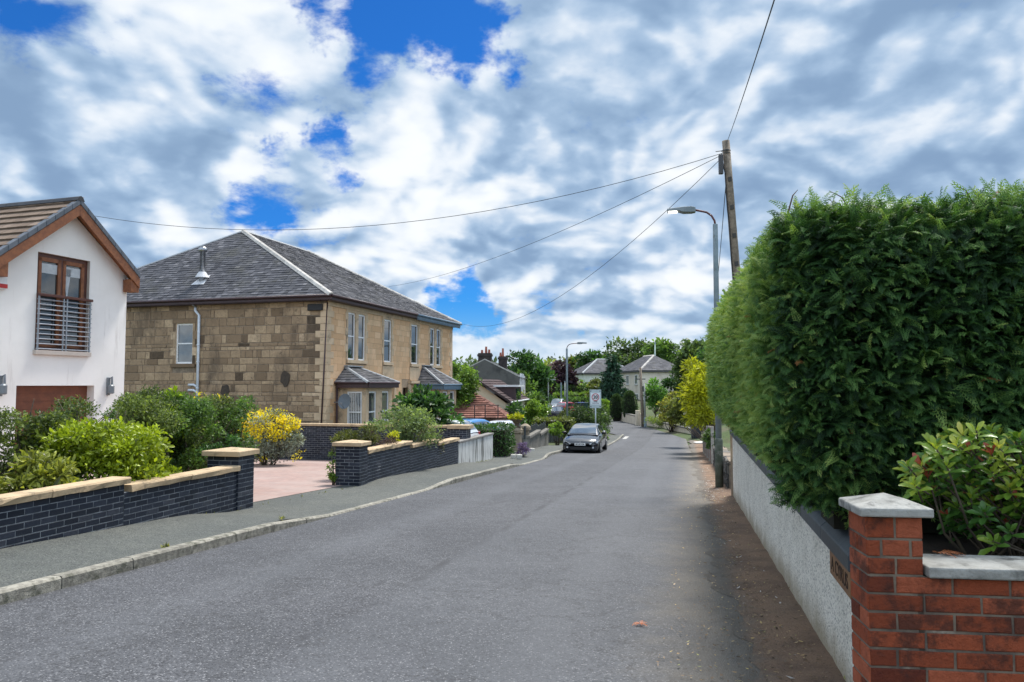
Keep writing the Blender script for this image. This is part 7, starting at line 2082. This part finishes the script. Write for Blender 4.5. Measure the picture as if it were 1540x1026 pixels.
def car(label, pos, az, spec, paint, sc=(1, 1, 1), plate=None, wheels=True, group=None):
    fw_ = Vector((math.sin(az), math.cos(az), 0)); rt = Vector((fw_.y, -fw_.x, 0))
    pos = Vector(pos)
    t = thing('parked_car', label, 'car', pos, group)
    def W_(x, y, z): return pos + fw_ * (x * sc[0]) + rt * (y * sc[1]) + UP * (z * sc[2])
    B = np.array(spec['body']); xs_ = B[::-1, 0]
    xq = np.concatenate([np.linspace(B[0, 0], B[2, 0], 7), np.linspace(B[2, 0], B[-3, 0], 26)[1:], np.linspace(B[-3, 0], B[-1, 0], 7)[1:]])
    ip = lambda c, x: np.interp(x, xs_, B[::-1, c])
    A = Acc(); vs, fs = [], []
    for x in xq:
        hw, zb, zs, zc = (ip(c, x) for c in (1, 2, 3, 4))
        half = [(0, zb), (hw * .8, zb), (hw * .955, zb + .05), (hw * .99, zb + .16), (hw, zb + (zs - zb) * .55), (hw * .975, zs - .08), (hw * .94, zs - .025), (hw * .87, zs + (zc - zs) * .25), (hw * .5, zs + (zc - zs) * .85), (0, zc)]
        ring = half + [(-y, z) for y, z in half[-2:0:-1]]
        vs += [W_(x, y, z) for y, z in ring]
    n = len(ring)
    for i in range(len(xq) - 1):
        for k in range(n): fs.append((i * n + k, i * n + (k + 1) % n, (i + 1) * n + (k + 1) % n, (i + 1) * n + k))
    fs += [tuple(range(n)), tuple(range((len(xq) - 1) * n + n - 1, (len(xq) - 1) * n - 1, -1))]
    A.add(vs, fs); A.build('body', paint, t, True)
    Cb = np.array(spec['cabin']); cx = Cb[::-1, 0]; ic = lambda c, x: np.interp(x, cx, Cb[::-1, c]); bl = spec['belt']
    A = Acc(); vs, fs = [], []; xq2 = np.linspace(Cb[0, 0], Cb[-1, 0], 30)
    for x in xq2:
        hb, ht, z = ic(1, x), ic(2, x), ic(3, x)
        half = [(hb, bl - .06), (hb * .995, min(bl + .02, z)), (hb + (ht - hb) * .85, bl + (z - bl) * .80), (ht, bl + (z - bl) * .92), (ht * .88, z - .008), (ht * .5, z + .008), (0, z + .014)]
        ring = half + [(-y, zz) for y, zz in half[-2::-1]]; vs += [W_(x, y, zz) for y, zz in ring]
    n = len(ring)
    for i in range(len(xq2) - 1):
        for k in range(n - 1): fs.append((i * n + k, i * n + k + 1, (i + 1) * n + k + 1, (i + 1) * n + k))
    A.add(vs, fs); A.build('roof', paint, t, True)
    def screen(x0, x1, name):
        A = Acc(); vs, fs = [], []; m = 9
        for i in range(7):
            x = x0 + (x1 - x0) * i / 6; ht, z = ic(2, x), ic(3, x)
            for j in range(m):
                y = (ht * .90) * (2 * j / (m - 1) - 1); vs.append(W_(x, y, z + .014 - .022 * (y / ht) ** 2 + .010))
        for i in range(6):
            for j in range(m - 1): fs.append((i * m + j, i * m + j + 1, (i + 1) * m + j + 1, (i + 1) * m + j))
        A.add(vs, fs); return A.build(name, carglass, t, True)
    screen(*spec['ws'], 'windscreen'); screen(*spec['rw'], 'rear_window')
    s0, s1 = spec['sw']
    for sg_ in (-1, 1):
        for a0, a1 in ((s0, (s0 + s1) / 2 + .02), ((s0 + s1) / 2 - .04, s1)):
            A = Acc(); vs, fs = [], []
            for i in range(9):
                x = a0 + (a1 - a0) * i / 8; hb, ht, z = ic(1, x), ic(2, x), ic(3, x)
                for k in (.05, .5, .82):
                    zz = bl + (z - .02 - bl) * k; y = hb + (ht - hb) * (k / .85) * .86 + .014; vs.append(W_(x, y * sg_, zz))
            for i in range(8):
                for k in range(2): fs.append((i * 3 + k, i * 3 + k + 1, i * 3 + 4 + k, i * 3 + 3 + k))
            A.add(vs, fs); A.build('side_window', carglass, t, True)
    if wheels:
        for x in spec['wb']:
            for sg_ in (-1, 1):
                hw = ip(1, x); r = spec['wr']
                A = Acc(); A.tube([W_(x, sg_ * (hw - .20), r + .03), W_(x, sg_ * (hw + .006), r + .03)], (r + .055) * sc[2], 24); A.build('wheel_arch', trim_m, t)
                A = Acc(); A.tube([W_(x, sg_ * (hw - .2), r), W_(x, sg_ * (hw - .01), r), W_(x, sg_ * (hw + .018), r)], [r * sc[2], r * sc[2], (r - .03) * sc[2]], 24); wh_ = A.build('wheel', tyre_m, t)
                A = Acc(); c = W_(x, sg_ * (hw + .022), r); rr2 = (r - .09) * sc[2]
                A.tube([c - rt * sg_ * .02, c], [rr2, rr2 * .97], 20)
                A.build('rim', rim_m, wh_)
                A = Acc()
                for k in range(5):
                    a = k * 1.2566; d0 = fw_ * math.cos(a) + UP * math.sin(a); d1_ = fw_ * math.cos(a + .62) + UP * math.sin(a + .62); A.add([c + rt * sg_ * .004 + d0.lerp(d1_, .25) * rr2 * .35, c + rt * sg_ * .004 + d0.lerp(d1_, .1) * rr2 * .86, c + rt * sg_ * .004 + d1_.lerp(d0, .1) * rr2 * .86, c + rt * sg_ * .004 + d1_.lerp(d0, .25) * rr2 * .35], [(0, 1, 2, 3)])
                A.build('rim_gap', trim_m, wh_)
    fx_ = lambda y: float(np.interp(abs(y), [.0, .56, .70, .83, .90], [B[0, 0] + .02, B[0, 0], B[1, 0], B[2, 0], B[2, 0] - .3]))
    rx_ = lambda y: float(np.interp(abs(y), [.0, .70, .80, .88], [B[-1, 0], B[-1, 0], B[-2, 0], B[-3, 0]]))
    z1 = ip(3, B[1, 0])
    def patch(name, poly, mat, fxn, off=.02, dep=.06, par=None):
        A = Acc(); s = 1 if fxn is fx_ else -1
        fr = [W_(fxn(y) + off * s, y, z) for y, z in poly]; bk = [W_(fxn(y) - dep * s, y, z) for y, z in poly]; n = len(poly)
        A.add(fr + bk, [tuple(range(n)), tuple(range(2 * n - 1, n - 1, -1))] + [(i, (i + 1) % n, n + (i + 1) % n, n + i) for i in range(n)]); return A.build(name, mat, par or t)
    for s in (-1, 1):
        h = patch('headlight', [(s * .44, z1 - .065), (s * .60, z1 - .005), (s * .74, z1 + .045), (s * .83, z1 + .075), (s * .845, z1 + .02), (s * .80, z1 - .06), (s * .66, z1 - .10), (s * .48, z1 - .10)], lamp_glass, fx_, .018)
        patch('reflector', [(s * .50, z1 - .085), (s * .56, z1 - .04), (s * .63, z1 - .04), (s * .64, z1 - .085)], trim_m, fx_, .024, .0, h)
        patch('reflector', [(s * .70, z1 - .075), (s * .71, z1 - .01), (s * .77, z1 + .01), (s * .79, z1 - .05)], trim_m, fx_, .024, .0, h)
        patch('fog_lamp', [(s * .62 + .045 * math.cos(k), .375 + .045 * math.sin(k)) for k in np.linspace(0, 6.28, 10, endpoint=False)], lamp_glass, fx_, .016)
        patch('tail_light', [(s * .60, z1 + .12), (s * .80, z1 + .16), (s * .80, z1 + .32), (s * .66, z1 + .30)], red_lamp, rx_, .02)
        A = Acc(); c = W_(.72, s * 1.0, .99); A.tube([c - rt * s * .13 * sc[1], c - rt * s * .05, c + rt * s * .05, c + rt * s * .09], [.03, .075, .07, .03], 10); A.build('wing_mirror', paint if spec is HATCH else trim_m, t, True)
    patch('grille', [(-.46, z1 - .095), (-.44, z1 - .045), (.44, z1 - .045), (.46, z1 - .095)], trim_m, fx_, .012)
    patch('lower_intake', [(-.47, .27), (-.52, .40), (.52, .40), (.47, .27)], trim_m, fx_, .012)
    for s in (-1, 1): patch('side_intake', [(s * .54, .31), (s * .52, .43), (s * .77, .45), (s * .74, .33)], trim_m, fx_, .008)
    patch('splitter', [(-.70, .225), (-.72, .25), (.72, .25), (.70, .225)], trim_m, fx_, .02)
    A = Acc(); pz = .47
    A.obox(W_(B[0, 0] + .022, -.26, pz), rt * .52, UP * .112, fw_ * .012); pp = A.build('number_plate', plate_w, t)
    if plate: text('lettering', plate, .095, blk, pp, W_(B[0, 0] + .036, 0, pz + .056), -rt, UP, .001, 1.0, .002)
    A = Acc(); A.obox(W_(B[-1, 0] - .016, -.26, .62), rt * .52, UP * .112, -fw_ * .012); A.build('rear_plate', plate_y, t)
    A = Acc(); c = W_(B[0, 0] + .014, 0, z1 - .02)
    A.tube([c, c + fw_ * .012], .055, 18); bd_ = A.build('badge', rim_m, t)
    return t
black_car = M('black_car_paint', (.010, .013, .018), (.012, .015, .020), 3, .25, coat=1.0); black_car.node_tree.nodes['Principled BSDF'].inputs['Coat IOR'].default_value = 1.6
q = gp(871, 683); q = rd(-5.02, along(q.x, q.y) + 3.0, .0)
car('black two door coupe parked facing the camera against the left kerb', q, AZ + math.pi, COUPE, black_car, plate='MC60 VLB')
white_car = M('white_car_paint', (.62, .65, .70), (.60, .63, .68), 3, .3, coat=1.0)
car('white hatchback parked behind the pale rendered wall with only its tail showing', rd(-9.75, 27.2, .06), AZ - math.pi / 2, HATCH, white_car)
car('bright blue car hidden behind the dark green hedge, only its roof in view', flat(-10.7, 36.9, zr(36.5) - .02), AZ + .15, HATCH, M('blue_car_paint', (.03, .22, .55), (.03, .20, .5), 3, .3, coat=1.0), (1.1, 1.05, 1.06))
car('white car half hidden behind the stone gateposts', flat(-10.2, 42.0, zr(42) + .02), AZ + .1, HATCH, white_car)
fl = -2.28
car('dark small hatchback parked in the far court with its side to the street', V3(at(828, 620, 83), fl), R(-122), HATCH, M('dark_car_paint', (.022, .018, .028), None, 3, .3, coat=1.0), (.86, .95, .98))
car('bright red car parked behind the second street lamp', V3(at(854, 620, 90), fl + .25), R(35), HATCH, M('red_car_paint', (.42, .03, .05), None, 3, .3, coat=1.0), (.9, .95, 1.0))
car('pale silver blue car parked left of the bright red one', V3(at(839, 620, 95), fl + .35), R(195), HATCH, M('silver_car_paint', (.38, .43, .48), None, 3, .3, .3, coat=1.0), (1, 1, 1.12))
car('maroon car mostly hidden behind the dark hatchback', V3(at(820, 622, 92), fl + .1), R(80), HATCH, M('maroon_car_paint', (.14, .012, .02), None, 3, .3, coat=1.0), (1, 1, .95))
